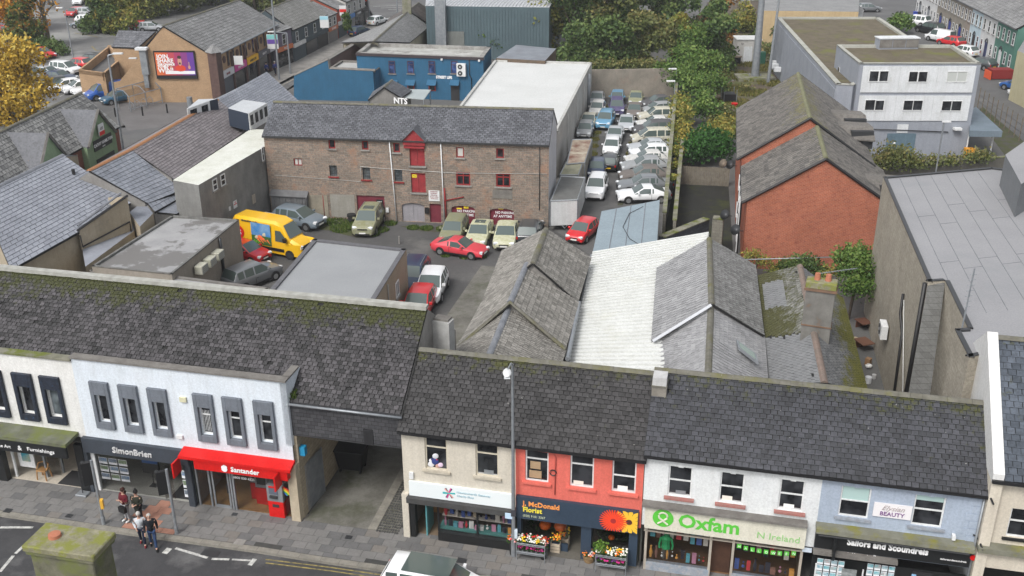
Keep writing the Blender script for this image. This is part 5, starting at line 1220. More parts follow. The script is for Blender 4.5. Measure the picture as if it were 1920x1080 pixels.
# far right building
FR_=bldg('cream_corner_building','cream rendered building with higher slate roof at the right edge, beyond the blue unit',o1)
f0=o1+.0;f1=f0+12;hf=6.35;FCR=surf('pale_cream_render',(.60,.55,.46),(.55,.50,.42),.8,.85,.05)
fwr=px_rects(FS,[(1897,952,1960,1015)])[0]
wall(FS,f0,f1,2.6,hf,[fwr],FCR,FR_,y=-.02,name='upper_wall');window(FS,*fwr,FR_,WHITE,GL,tr=(.55,),sill=True,sillm=BLK)
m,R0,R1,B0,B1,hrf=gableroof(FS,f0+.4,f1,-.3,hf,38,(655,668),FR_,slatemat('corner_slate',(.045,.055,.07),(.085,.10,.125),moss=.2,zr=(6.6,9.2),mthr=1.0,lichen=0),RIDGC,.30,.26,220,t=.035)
g=MB();z1g=hrf+.35
for xx in(f0+.0,f0+.38):g.poly([FS.w(xx,-.3,hf-.1),FS.w(xx,m*2-.3,hf-.1),FS.w(xx,m*2-.3,hf+.25),FS.w(xx,m-.3,hrf+.22),FS.w(xx,-.3,hf+.25)])
g.quad(FS.w(f0,-.3,hf+.25),FS.w(f0+.38,-.3,hf+.25),FS.w(f0+.38,m-.3,hrf+.22),FS.w(f0,m-.3,hrf+.22));g.quad(FS.w(f0,m-.3,hrf+.22),FS.w(f0+.38,m-.3,hrf+.22),FS.w(f0+.38,2*m-.3,hf+.25),FS.w(f0,2*m-.3,hf+.25));g.quad(FS.w(f0,-.3,hf-.1),FS.w(f0+.38,-.3,hf-.1),FS.w(f0+.38,-.3,hf+.25),FS.w(f0,-.3,hf+.25))
g.build('gable_upstand',surf('white_gable',(.68,.68,.67),(.62,.62,.61),1,.8,.05),FR_)
BX((f0+.2,m-.3,hf/2),(.38,2*m,hf),FS).build('gable_wall',FCR,FR_);BX(((f0+f1)/2,2*m-.3,hf/2),(f1-f0,.25,hf),FS).build('rear_wall',CONC,FR_)
BX(((f0+f1)/2,-.36,hf-.04),(f1-f0,.12,.12),FS).build('gutter',BLACK,FR_)
zc=Z_(1824,1020);pbox(FR_,'cornice',MCON,FS,((f0+f1)/2,-.25,zc+.1),(f1-f0,.5,.2));pbox(FR_,'shop_sign',FCR,FS,((f0+f1)/2,-.12,zc-.4),(f1-f0,.2,.8));MB().tube([FS.w(X_(1822,1044),-.24,zc-.45),FS.w(X_(1822,1044),-.21,zc-.45)],.12,12).build('round_badge',REDM,FR_)
pbox(FR_,'shop_front',FCR,FS,((f0+f1)/2,.1,.8),(f1-f0,.1,1.7));pbox(FR_,'shop_window',GL,FS,(f0+2.6,.02,.8),(3.0,.06,1.3));text(FR_,"HAIR",FS,X_(1905,1065),.95,.2,TXW,y=-.03)
for(u0,v0,u1,v1)in((1852,922,1863,946),(1833,1007,1843,1032)):
    a=FS.px(u0,v0,-.1);b=FS.px(u1,v1,-.5);MB().tube([FS.w(a[0],-.02,a[1]),FS.w(b[0],-.5,b[1])],.04,6).build('flag_bracket',BLACK,FR_);MB().tube([FS.w(a[0]-.15,-.06,a[1]+.04),FS.w(a[0]+.15,-.06,a[1]-.02)],.035,5).build('bracket_plate',BLACK,FR_)

# street furniture
def pole(name,label,u,v,h,r0,r1,mat,z=0.0,cat='pole',lean=(0,0)):
    g=G(u,v,z);t=thing(name,label,cat,(g.x,g.y,z));MB().tube([(g.x,g.y,z),(g.x,g.y,z+h*.12),(g.x,g.y,z+h*.121),(g.x+lean[0],g.y+lean[1],z+h)],r0,10,True,[r0*1.35,r0*1.35,r0,r1]).build('column',mat,t,smooth=True,autos=50);return t,g
t,g=pole('street_lamp','tall grey street lamp column standing in front of the coral florist',963,1042,9.0,.085,.05,GREYM,cat='street lamp')
lx0=Vc((g.x,g.y,9.0));hd=Vc((-.35,-1.0,.12)).normalized()
MB().tube([lx0,lx0+Vc((-.05,-.15,.12)),lx0+Vc((-.18,-.6,.1))],.035,6).build('bracket_arm',GREYM,t)
hm_=MB();c0=lx0+Vc((-.2,-.75,.05));hm_.ball(c0,.24,10,6,(.7,1.5,.3));hm_.build('lamp_head',WHITE,t,smooth=True)
BX((c0.x,c0.y-.05,c0.z-.09),(.22,.5,.04)).build('lens',LAMPW,t);BX((g.x+.1,g.y-.1,1.2),(.12,.2,.35)).build('notice_plate',flat('plate_white',(.6,.68,.75),.5),t)
BX((g.x,g.y-.09,2.2),(.2,.02,.3)).build('sign_plate',flat('plate_dark',(.05,.05,.06),.5),t)
def signal(label,u,v,h,hu,yel=False,lean=(0,0)):
    t,g=pole('traffic_signal',label,u,v,h,.065,.06,GREYM,cat='traffic signal',lean=lean)
    hx=Vc((g.x+lean[0]*.7-.32,g.y+.12,h-1.15))
    bd=BX((hx.x,hx.y,hx.z+.45),(.34,.26,1.0),None,.35).build('signal_head',BLACK,t,bevel=.02)
    for i in range(3):
        z_=hx.z+.12+i*.32;MB().tube([(hx.x-.12,hx.y+.12,z_),(hx.x-.30,hx.y+.26,z_)],.1,8).build('hood',BLACK,bd)
    BX((hx.x+.05,hx.y-.14,hx.z+.45),(.4,.03,1.12),None,.35).build('backing_board',BLACK,t)
    for z_ in(.05,.85):MB().tube([(hx.x,hx.y,hx.z+z_),(g.x+lean[0]*.8,g.y,hx.z+z_)],.025,5).build('bracket',BLACK,t)
    if yel:BX((g.x-.02+.16,g.y-.1,1.15),(.12,.22,.42),None,.2).build('push_button_box',flat('signal_yellow',(.75,.42,.05),.5),t)
    return t
signal('traffic signal pole with yellow push button box in front of the estate agent',195,983,3.3,0,True);signal('traffic signal pole at the crossing nearest the bank',332,1001,3.3,0)
# pavement board by art shop
cx_,cy_=gx(156,928);t=thing('pavement_sign','empty metal pavement sign on a heavy grey base beside the art shop','sign',FS.w(cx_,cy_,0),FS.ang)
BX((cx_,cy_,.06),(.55,.4,.1),FS).build('base',GREYM,t,bevel=.02);MB().tube([FS.w(cx_,cy_,.1),FS.w(cx_-.1,cy_+.1,1.15)],.02).build('post',DARKM,t)

# people
fab=lambda n_,a:surf(n_,a,tuple(x*.8 for x in a),6,.85,.05)
rg=lambda u,v:tuple(G(u,v,.02));rgr=lambda u,v:tuple(G(u,v,ROADZ))
HBR=fab('brown_hair',(.05,.02,.015));HBK=fab('black_hair',(.012,.01,.01));HWH=fab('white_hair',(.5,.49,.46));JEAN=fab('blue_jeans',(.03,.06,.14));DJN=fab('navy_trousers',(.012,.018,.04));BSH=fab('black_shoes',(.015,.015,.015))
p1=person('woman in a maroon top and light grey trousers standing with folded arms',rg(240,976),-120,1.68,fab('maroon_top',(.12,.012,.02)),fab('light_grey_trousers',(.34,.35,.37)),WHITE,HBR,.25,0,'fold')
b_=BX((.25,.12,.78),(.16,.36,.26)).build('handbag',BLACK,None,'black handbag hanging from the arm of the woman in maroon','handbag');b_.location=p1.location;b_.rotation_euler=p1.rotation_euler
p2=person('woman with hair in a bun, long dark olive coat, looking at a phone',rg(264,980),-100,1.68,fab('dark_olive_coat',(.03,.032,.022)),fab('dark_trousers',(.015,.015,.017)),BSH,HBK,0,0,'phone',coat=.4,bun=True)
p3=person('person in a white hooded jacket and navy trousers stepping off the kerb',rgr(269,1020),-75,1.62,fab('white_jacket',(.62,.66,.70)),DJN,fab('maroon_shoes',(.2,.02,.03)),HWH,0,.28,'pocket')
p4=person('bald man in a black coat and blue jeans crossing the road',rgr(289,1026),-70,1.72,fab('black_coat',(.012,.014,.02)),JEAN,BSH,HWH,0,.34,'hang',coat=.06,bald=True)

# white car at the bottom edge
g0=RG(812,1120)
w_=car('white people carrier with black panoramic roof driving past in the foreground',0,0,math.degrees(FS.ang)-2,'mpv',cWHITE,.96,z=ROADZ,at=(g0.x,g0.y),name='moving_car')
inst('panoramic_roof',box_me('panoramic_roof',(2.0,1.22,.02),CARGL),Matrix.Translation((-.1,0,1.655)),w_)
# nearest chimney at the bottom left, on the roof of a house on the near side of the street
CF=Fr(G(46,1022,10.4),G(178,1042,10.4))
MOSST=surf('mossy_stone',(.17,.165,.12),(.10,.10,.07),2.2,.95,.8,fine=7,c=(.13,.145,.055),cov=(.46,.62),cscale=1.6);MOSSC=surf('mossy_cap',(.27,.255,.18),(.17,.165,.10),3.5,.95,.8,fine=9,c=(.19,.20,.05),cov=(.46,.58),cscale=2.6)
nc=thing('near_chimney','mossy stone chimney stack with a red pot cover in the bottom left foreground','chimney',CF.w(CF.L/2,.5,7),CF.ang)
Lc=CF.L
mb=MB();mb.box((Lc/2,.42,8.3),(Lc*.90,.86,3.8),CF);mb.build('stack',MOSST,nc,bevel=.03);BX((Lc/2,.42,10.22),(Lc*.97,1.0,.14),CF).build('lower_course',MOSST,nc,bevel=.02);BX((Lc/2,.42,10.36),(Lc*1.02,1.06,.2),CF).build('cap_stone',MOSSC,nc,bevel=.03)
MB().cyl(CF.w(Lc*.30,.42,10.46),.17,.09,16,.16).build('pot_cover',surf('terracotta',(.45,.17,.10),(.38,.15,.09),3,.8,.1),nc)
nh=thing('near_house','house on the near side of the street, only its mossy ridge below the chimney visible','building',CF.w(Lc/2,-4,0),CF.ang)
rz_=9.0
roofslab([CF.w(Lc*.45,-.05,rz_),CF.w(Lc*.45-5,-.05,rz_-3.4),CF.w(Lc*.45-5,-9,rz_-3.4),CF.w(Lc*.45,-9,rz_)],MOSST,nh);roofslab([CF.w(Lc*.45+5,-.05,rz_-3.4),CF.w(Lc*.45,-.05,rz_),CF.w(Lc*.45,-9,rz_),CF.w(Lc*.45+5,-9,rz_-3.4)],MOSST,nh)
BX((Lc*.45,-4.5,2.7),(9.6,8.9,5.4),CF).build('wall',CONC,nh);ridge(CF.w(Lc*.45,-9,rz_),CF.w(Lc*.45,-.1,rz_),RIDGC,nh)
# rendered chimney behind the left end of the middle roof
RC=thing('alley_end_chimney','low pale rendered stack behind the left end of the middle roof','chimney',G(820,640,6),FS.ang)
q=Fr(G(797,652,6.6),G(842,660,6.6));BX((q.L/2,.35,7.0),(q.L,.55,1.9),q).build('stack',surf('pale_render',(.40,.40,.39),(.33,.33,.32),3,.85,.1),RC);BX((q.L*.62,.4,8.0),(q.L*.6,.45,.1),q).build('cap',COPG,RC)
# ================================================================== MIDDLE AND FAR
def ccw(P):
    a=sum(P[i].x*P[(i+1)%len(P)].y-P[(i+1)%len(P)].x*P[i].y for i in range(len(P)));return P if a>0 else P[::-1]
def flat_building(name,label,px,z,wm,rm,par=.25,pm=None,cat='building',z0=0,pw=.25):
    """flat roofed block: roof corners measured at height z"""
    P=ccw([G(u,v,z)for u,v in px]);c=sum(P,Vc())/len(P);t=thing(name,label,cat,(c.x,c.y,z0));n=len(P)
    for i in range(n):
        a,b=P[i],P[(i+1)%n];MB().add([(a.x,a.y,z0),(b.x,b.y,z0),(b.x,b.y,z),(a.x,a.y,z)],[(0,1,2,3)])if 0 else None
        mb=MB();mb.quad((a.x,a.y,z0),(b.x,b.y,z0),(b.x,b.y,z),(a.x,a.y,z));mb.build('wall',wm,t)
    mb=MB();mb.poly([(p.x,p.y,z-par)for p in P]);mb.build('roof',rm,t)
    if par>0:
        mb=MB()
        for i in range(n):
            a,b=P[i],P[(i+1)%n];d=(b-a).normalized();s=Vc((-d.y,d.x,0))*pw;up=Vc((0,0,.03));dn=Vc((0,0,par))
            mb.quad(a+up,b+up,b+s+up,a+s+up);mb.quad(a+s-dn,a+s+up,b+s+up,b+s-dn);mb.quad(a-dn*.5,b-dn*.5,b+up,a+up)
        mb.build('parapet',pm or COPG,t)
    return t,P
def gable_building(name,label,R,EL,ER,wm,sm,rm,w=.3,h=.25,cat='building',singles=0,walls=True,ov=.0,fascia=None,gap=.94,slate_back=False,stag=.5,miss=0,lab2=None,sides=(1,1)):
    """R=(near,far) ridge points, EL/ER=(near,far) eaves left/right; ER None = mirror of EL"""
    R=[Vc(p)for p in R];EL=[Vc(p)for p in EL]
    if ER is None:ER=[Vc((2*r.x-e.x,2*r.y-e.y,e.z))for r,e in zip(R,EL)]
    c=(R[0]+R[1])/2;d=(R[1]-R[0]);t=thing(name,label,cat,(c.x,c.y,0),atan2(d.y,d.x)-pi/2)
    for k,(E,nm)in enumerate(((EL,'left_roof'),(ER,'right_roof'))):
        q=[E[1],E[0],R[0],R[1]]if k==0 else[E[0],E[1],R[1],R[0]]
        roofslab(q,sm,t,.1,'roof')
        if sides[k]:slates(q,w,h,sm,t,singles,gap=gap,stag=stag,miss=miss)
    ridge(R[0],R[1],rm,t,r=.12,step=.5)
    if walls:
        for k,E in enumerate((EL,ER)):
            i0=E[0].lerp(R[0],.06);i1=E[1].lerp(R[1],.06);mb=MB();mb.quad((i0.x,i0.y,0),(i1.x,i1.y,0),(i1.x,i1.y,E[1].z-.02),(i0.x,i0.y,E[0].z-.02));mb.build('wall',wm,t)
        for i,s in((0,.12),(1,-.12)):
            a=EL[i].lerp(R[i],.06);b=ER[i].lerp(R[i],.06);off=(R[1]-R[0]).normalized()*s;mb=MB();r=R[i]+off;a=a+off;b=b+off
            mb.poly([(a.x,a.y,0),(b.x,b.y,0),(b.x,b.y,EL[i].z),(r.x,r.y,r.z-.12),(a.x,a.y,EL[i].z)]);mb.build('gable',wm,t)
    if fascia:
        for i in(0,1):
            for E in(EL,ER):MB().tube([E[i]+Vc((0,0,-.05)),R[i]+Vc((0,0,-.04))],.1,4).build('bargeboard',fascia,t)
        for E in(EL,ER):MB().tube([E[0]+Vc((0,0,-.06)),E[1]+Vc((0,0,-.06))],.08,5).build('gutter',fascia,t)
    return t
def fp(*px):return ccw([G(u,v,0)for u,v in px])
def patch(name,px,z,mat):return sheet(name,fp(*px),z,mat)
REDP=surf('faded_red_paint',(.32,.035,.04),(.24,.03,.035),2.5,.7,.08,c=(.30,.12,.09),cov=(.58,.72),cscale=1.5);REDF=surf('red_window_frame',(.28,.03,.03),(.2,.025,.025),4,.7,.05)
# stone warehouse
WF=Fr(G(510,405),G(1028,427));WL=WF.L;hw_=6.55
STONE=brickmat('rubble_stone',(.30,.225,.175),(.185,.155,.13),(.25,.225,.195),.36,.16,.018,.92,.8,patch=(.33,.19,.125),pscale=.6,pcov=(.55,.74),squash=.10,bump=.9)
WH=thing('stone_warehouse','three storey rubble stone warehouse with slate roof, red loading doors and a hoist gable','building',WF.w(0,0,0),WF.ang)
wtop=px_rects(WF,[(615,261,629,279),(678,264,691,281),(737,268,750,286),(855,276,870,296),(930,278,945,297)])
wmid=px_rects(WF,[(617,310,633,331),(679,314,695,337),(739,318,755,341),(855,322,882,348),(930,325,957,351)])
wdr=px_rects(WF,[(767,272,797,312),(770,324,799,362)]);wbd=px_rects(WF,[(550,297,567,311)])
wgr=px_rects(WF,[(668,366,723,413),(753,380,797,421),(805,382,828,423),(846,385,891,426),(918,390,964,427),(618,364,667,408)])
wgr=[(a,max(.02,b),c,d)for a,b,c,d in wgr]
wall(WF,0,WL,0,hw_,wtop+wmid+wdr+wbd+wgr,STONE,WH,th=.3,name='stone_wall')
for k,r in enumerate(wtop):window(WF,*r,WH,REDF,GL if k!=3 else flat('whitewashed_pane',(.5,.5,.47),.6),y=.12,fw=.09,sill=True)
for k,r in enumerate(wmid):
    if k<3:window(WF,*r,WH,flat('dark_bars',(.05,.055,.06),.5),GLB,y=.16,fw=.04,tr=(.25,.5,.75),mu=(.25,.5,.75),sill=True,sillm=REDF)
    else:window(WF,*r,WH,REDF,GL,y=.08,fw=.1,tr=(.72,),mu=(.5,),sill=True)
r=wbd[0];window(WF,*r,WH,REDF,flat('whitewashed_pane',(.5,.5,.47),.6),y=.1,fw=.07,mu=(.5,))
def dbl(r,m,y=.16,planks=2,arch=False,nm='loading_door'):
    x0,z0,x1,z1=r;o=None
    for i in range(planks):
        a=x0+(x1-x0)*i/planks+.01;b=x0+(x1-x0)*(i+1)/planks-.01;o=BX(((a+b)/2,y,(z0+z1)/2),(b-a,.06,z1-z0),WF).build(nm,m,WH)
    if arch:
        mb=MB();n=8;rr_=.24;cx=(x0+x1)/2
        for i in range(n):
            a0=pi*i/n;a1=pi*(i+1)/n;hwid=(x1-x0)/2;f=lambda a:(cx-hwid*cos(a),z1-rr_+rr_*2*sin(a)*.5)
            p0,p1=f(a0),f(a1);mb.quad(WF.w(p0[0],-.012,p0[1]),WF.w(p1[0],-.012,p1[1]),WF.w(p1[0],-.012,z1+.06),WF.w(p0[0],-.012,z1+.06))
        mb.build('arch_spandrel',STONE,WH)
    return o
for r in wdr:dbl(r,REDP);pbox(WH,'door_frame',REDF,WF,((r[0]+r[2])/2,.1,r[3]-.04),(r[2]-r[0],.1,.08));pbox(WH,'sill',CONC,WF,((r[0]+r[2])/2,-.03,r[1]-.05),(r[2]-r[0]+.2,.2,.1))
MAR=surf('maroon_door_paint',(.18,.03,.045),(.15,.025,.04),2,.6,.05)
dbl(wgr[0],MAR,planks=1,nm='door');dbl(wgr[1],surf('lilac_grey_door',(.30,.29,.31),(.26,.25,.27),2,.7,.05),arch=True,nm='door');dbl(wgr[2],MAR,planks=1,nm='door')
for r in wgr[3:5]:dbl(r,MAR,arch=True,nm='door')
dbl(wgr[5],surf('concrete_panel',(.30,.29,.26),(.25,.24,.21),1,.9,.1),y=.03,planks=1,nm='infill_panel')
for k,r in((3,wgr[3]),(4,wgr[4])):
    text(WH,"NO PARKING",WF,r[0]+.42,r[1]+.92,.28,TXW,y=.11,sx=.9,bold=.004);text(WH,"AT ANYTIME",WF,r[0]+.28,r[1]+.62,.28,TXW,y=.11,sx=.9,bold=.004)
def sgn(parent,fr,u,v,w,h,m,lines=(),ts=.1,tm=None,y=-.03,nm='sign_board',al='CENTER'):
    x,z=fr.px(u,v,y);s=pbox(parent,nm,m,fr,(x,y,z),(w,.04,h))
    for i,l in enumerate(lines):text(s,l,fr,x,z+h/2-ts*1.25*(i+1),ts,tm or BLACK,y=y-.025,align=al,ext=.004,bold=.003)
    return s
YSG=flat('yellow_sign',(.8,.6,.03),.5);sgn(WH,WF,777,330,.36,.24,YSG,('P 24',),.12,y=.1);sgn(WH,WF,874,388,.36,.24,YSG,('P 24',),.12,y=.1);sgn(WH,WF,861,391,.4,.1,YSG,y=.1);sgn(WH,WF,939,391,.4,.12,YSG,y=.1)
sgn(WH,WF,814,367,.85,.85,WHITE,('CARPENTRY','& JOINERY','Units to let','Enquire within','Private yard'),.11,REDF)
sgn(WH,WF,712,380,.52,.5,BLACK,('ART',),.2,WHITE,y=.12);sgn(WH,WF,696,381,.6,.12,WHITE,y=.12)
pbox(WH,'rendered_plinth',surf('rendered_plinth',(.30,.27,.21),(.22,.20,.16),.9,.9,.15),WF,(X_ and(WF.X(596,385)),-.03,.95),(WF.X(617,400)-WF.X(578,400),.06,1.9))
for u0,m_ in((731,WHITE),(827,WHITE)):pipe(WH,[WF.w(WF.X(u0,275),-.1,hw_-.1),WF.w(WF.X(u0,275)+(.25 if u0<800 else.08),-.1,.05)],.045,m_,'downpipe')
pipe(WH,[WF.w(WF.X(833,340),-.08,2.9),WF.w(WF.X(833,340)+.1,-.08,.1)],.07,REDF,'soil_pipe');pipe(WH,[WF.w(WF.X(836,375),-.08,1.9),WF.w(WF.X(870,368),-.08,2.25)],.05,REDF,'soil_pipe')
pipe(WH,[WF.w(WF.X(1012,270),-.06,hw_-.2),WF.w(WF.X(1012,270),-.06,1.4)],.03,BLACK,'downpipe');pipe(WH,[WF.w(WF.X(606,370),-.06,1.9),WF.w(WF.X(606,370),-.06,.1)],.03,REDF,'waste_pipe')
CAB=flat('pale_cable',(.5,.5,.48),.6)
pipe(WH,[WF.w(WF.X(676,312),-.05,WF.Z(676,312)),WF.w(WF.X(725,316),-.05,WF.Z(725,316)),WF.w(WF.X(850,324),-.05,WF.Z(850,324)),WF.w(WF.X(1026,326),-.05,WF.Z(1026,326))],.018,CAB,'cable',4)
pipe(WH,[WF.w(WF.X(515,328),-.05,WF.Z(515,328)),WF.w(WF.X(676,340),-.05,WF.Z(676,340)),WF.w(WF.X(676,312),-.05,WF.Z(676,312))],.015,CAB,'cable',4)
pbox(WH,'meter_box',WHITE,WF,(WF.X(727,393),-.1,WF.Z(727,393)),(.22,.15,.35));pbox(WH,'meter_box',BLACK,WF,(WF.X(801,394),-.1,WF.Z(801,394)),(.3,.15,.45));pbox(WH,'bricked_up_opening',surf('grey_infill',(.2,.19,.17),(.15,.14,.13),2,.9,.2),WF,(WF.X(942,365),-.01,WF.Z(942,364)),(1.5,.04,.7))
WSL=slatemat('warehouse_slate',(.075,.078,.088),(.135,.14,.155),moss=.05,zr=(6.5,8.5),mthr=1.1)
m,R0,R1,B0,B1,hrw=gableroof(WF,-.1,WL+.05,-.15,hw_,31,(190,207),WH,WSL,RIDGC,.34,.2,0)
BX((WL/2,-.2,hw_-.03),(WL+.1,.1,.1),WF).build('gutter',DARKM,WH)
WG=surf('whitewashed_gable',(.60,.61,.64),(.52,.53,.56),1,.85,.1)
for xx,m_ in((0,STONE),(WL,WG)):
    g=MB();g.poly([WF.w(xx,0,0),WF.w(xx,2*m-.2,0),WF.w(xx,2*m-.2,hw_),WF.w(xx,m-.15,hrw-.12),WF.w(xx,0,hw_)]);g.build('gable',m_,WH)
BX((WL/2,2*m-.3,hw_/2),(WL,.2,hw_),WF).build('rear_wall',STONE,WH)
# hoist gable (lucarne)
hx0,hx1=WF.X(754,268),WF.X(800,272);hx=(hx0+hx1)/2;hz=hw_+.95;pz=WF.px(780,268)[1]
mb=MB();mb.poly([WF.w(hx0+.1,-.18,hw_-.35),WF.w(hx1-.1,-.18,hw_-.35),WF.w(hx1-.1,-.18,hw_+.1),WF.w(hx,-.18,hz-.05),WF.w(hx0+.1,-.18,hw_+.1)]);mb.build('hoist_gable_board',REDP,WH)
for s,xe_ in((0,hx0),(1,hx1)):
    q=[WF.w(hx,1.7,hz),WF.w(hx,-.3,hz),WF.w(xe_,-.3,hw_+.02),WF.w(xe_,.15,hw_+.02)];mb=MB();mb.hull(ccw(q)if s else ccw(q),.06);mb.build('hoist_roof',WSL,WH)
mb=MB();mb.box((hx,-.1,hw_-.5),(hx1-hx0-.3,.2,.14),WF);mb.build('hoist_beam',REDP,WH)
# lean-to cladding left of the stone front
lt=thing('corrugated_lean_to','low grey sheet-clad lean-to against the left end of the stone warehouse','shed',WF.w(1.5,-.4,0),WF.ang)
LTM=surf('dull_cladding',(.16,.165,.17),(.12,.12,.125),1.5,.7,.1)
for i in range(12):BX((.35+i*.23,-.35,.95),(.21,.05 if i%2 else.09,1.9),WF).build('cladding_sheet',LTM,lt)
mb=MB();mb.hull([WF.w(.15,-.5,1.9),WF.w(3.2,-.5,1.85),WF.w(3.2,-.01,2.2),WF.w(.15,-.01,2.25)],.06);mb.build('sheet_roof',LTM,lt);BX((3.1,-.25,.9),(.06,.5,1.8),WF).build('end_panel',LTM,lt)
tyr=thing('tyre_stack','stack of old tyres against the maroon warehouse door','tyres',WF.w(WF.X(662,405),-.5,0),0)
for k in range(3):
    mb=MB();mb.cyl(WF.w(WF.X(662,405)+(.08 if k%2 else 0),-.45,k*.2+.02),.34,.18,14);mb.build('tyre',RUB,tyr)
pst=thing('yard_bollard','short pale post standing alone in the yard near the warehouse','bollard',G(749,455),0);MB().cyl(G(749,457),.06,.6,8).build('post',CONC,pst)

# yard surface, weeds, lot
patch('yard',[(500,405),(1035,428),(1110,480),(1060,560),(930,640),(700,620),(430,520),(420,430)],.006,TARY)
def gb(name,label,pts,n,hm,seed,mat=GRASSM,w=.04):return grassy(name,label,[(G(u,v).x,G(u,v).y,r)for u,v,r in pts],n,mat,hm,w,.01,seed=seed)
MOSSG=surf('mossy_ground',(.055,.07,.018),(.08,.075,.05),1.2,.95,.3,c=(.07,.065,.06),cov=(.48,.6),cscale=.9)
patch('moss_patch',[(600,408),(672,412),(720,416),(700,440),(668,446),(625,435),(598,430)],.012,MOSSG);patch('moss_patch',[(750,424),(850,428),(846,436),(790,434)],.012,MOSSG)
gb('grass','green grass and moss growing along the foot of the stone warehouse',[(615,412,1.1),(640,418,1.2),(662,424,1.0),(640,430,.9),(605,418,.7),(715,432,.6),(732,420,.5),(775,428,.5),(800,429,.5),(830,430,.5),(845,432,.4),(700,440,.5)],5200,.18,5)
gb('grass','grass growing round the wheels of the red coupe',[(835,480,.35),(905,482,.3),(870,484,.3)],500,.12,6)
patch('car_park_lot',[(1040,430),(1105,172),(1258,172),(1238,445)],.007,TARY)
gb('grass','yellow green grass strips between the rows of stored cars',[(1115,262,.5),(1113,275,.5),(1111,290,.5),(1120,250,.4),(1170,330,.35),(1172,345,.35),(1168,360,.35),(1176,315,.35),(1180,290,.35),(1185,270,.35),(1136,212,.4),(1176,205,.4),(1138,200,.4),(1205,210,.4),(1165,375,.3),(1188,255,.3)],3600,.22,7,leafmat('dry_grass',[(.07,.08,.015),(.13,.13,.03),(.18,.15,.05)]))
patch('moss_patch',[(1108,250),(1124,250),(1116,300),(1104,300)],.012,MOSSG);patch('moss_patch',[(1176,280),(1190,280),(1168,385),(1158,385)],.012,MOSSG)

# white hall and its neighbours
MEM=surf('white_roof_membrane',(.60,.61,.60),(.54,.55,.54),.3,.6,.05,c=(.47,.47,.45),cov=(.6,.8),cscale=.25);WHW=surf('dirty_white_wall',(.50,.49,.47),(.40,.39,.37),.8,.85,.08)
wh,P=flat_building('white_hall','large hall with a pale white flat roof behind the stone warehouse',[(860,200),(928,112),(1110,117),(1044,246)],4.3,WHW,MEM,.18,surf('white_parapet',(.5,.5,.48),(.36,.36,.34),1.5,.8,.1))
a,b=G(1108,120,4.3),G(1044,246,4.3);q=Fr(b,a);pipe(wh,[q.w(q.L-3.5,-.15,3.9),q.w(q.L-3.5,-.15,.1)],.2,GREYM,'flue_duct',8)
for i,s in enumerate((.25,.5,.72)):pipe(wh,[q.w(q.L*s,-.08,4.0),q.w(q.L*s,-.08,.1)],.05,WHW,'downpipe')
wvt,P=flat_building('small_sheet_roof','low shed with grey sheet roof at the far left corner of the white hall',[(930,109),(968,84),(1043,91),(1022,114)],4.5,surf('timber_brown_wall',(.14,.10,.07),(.1,.08,.06),2,.9,.1),surf('grey_sheet_roof',(.22,.24,.27),(.16,.17,.19),.8,.5,.1),0)
BLU=surf('blue_render',(.028,.115,.21),(.024,.098,.18),.6,.75,.05)
PATR=surf('weathered_felt',(.46,.46,.44),(.30,.30,.28),.8,.75,.15,c=(.14,.135,.12),cov=(.52,.66),cscale=.35)
sb,P=flat_building('blue_two_storey_building','bright blue rendered two storey building with pale patchy flat roof beyond the warehouse',[(668,99),(692,80),(921,88),(906,108)],5.0,BLU,PATR,.35,surf('dark_parapet_edge',(.20,.19,.18),(.35,.35,.33),1.2,.8,.1),pw=.5)
a,b=G(668,99,5),G(906,108,5);BF=Fr(a,b)
BX((BF.L/2,-.05,4.85),(BF.L+.1,.12,.3),BF).build('fascia',flat('maroon_black',(.04,.03,.035),.6),sb)
for u in(735,770,810,852):
    r=px_rects(BF,[(u-6.5,114,u+6.5,138)])[0];window(BF,*r,sb,flat('maroon_frame',(.06,.03,.05),.5),glassmat('blue_glass',(.02,.035,.09)),y=-.03,fw=.07,tr=(.7,),sill=True)
for k,u in enumerate((738,770,810,853)):
    x,z=BF.px(u,152);mb=MB();mb.hull([BF.w(x-.55,-.55,z-.35),BF.w(x+.55,-.55,z-.35),BF.w(x+.55,0,z+.15),BF.w(x-.55,0,z+.15)],.06);mb.build('awning',BLU,sb)
    if k<3:pbox(sb,'red_window',REDF,BF,(x,-.04,z-.75),(.85,.06,.75));pbox(sb,'pane',GL,BF,(x,-.08,z-.8),(.6,.02,.5))
    else:pbox(sb,'door',flat('dark_doorway',(.02,.02,.022),.6),BF,(x,-.04,1.0),(1.0,.06,2.0))
text(sb,"STREET LIFE",BF,BF.X(818,148),BF.Z(818,149)+.15,.42,TXW,bold=.02,sx=.85)
def ac(label,fr,u,v,y,w=.9,h=.75,n=1,name='air_conditioner',zz=None):
    x,z=fr.px(u,v,y);z=zz or z;t=thing(name,label,'air conditioner',fr.w(x,y,z),fr.ang,'outdoor air conditioning units');BX((x,y,z),(w,.35,h*n),fr).build('casing',WHITE,t,bevel=.02)
    for i in range(n):
        zc_=z+(i-(n-1)/2)*h;MB().tube([fr.w(x-w*.1,y-.2,zc_),fr.w(x-w*.1,y-.17,zc_)],h*.38,14).build('fan_grille',DARKM,t);MB().tube([fr.w(x-w*.1,y-.215,zc_),fr.w(x-w*.1,y-.205,zc_)],h*.12,8).build('fan_hub',WHITE,t)
    return t
ac('white twin fan air conditioning unit high on the blue wall',BF,865,131,-.25,1.05,.72,2)
for(u,v)in((829,111),(899,113)):pbox(sb,'wall_lamp',WHITE,BF,(BF.X(u,v),-.15,BF.Z(u,v)),(.2,.25,.2))
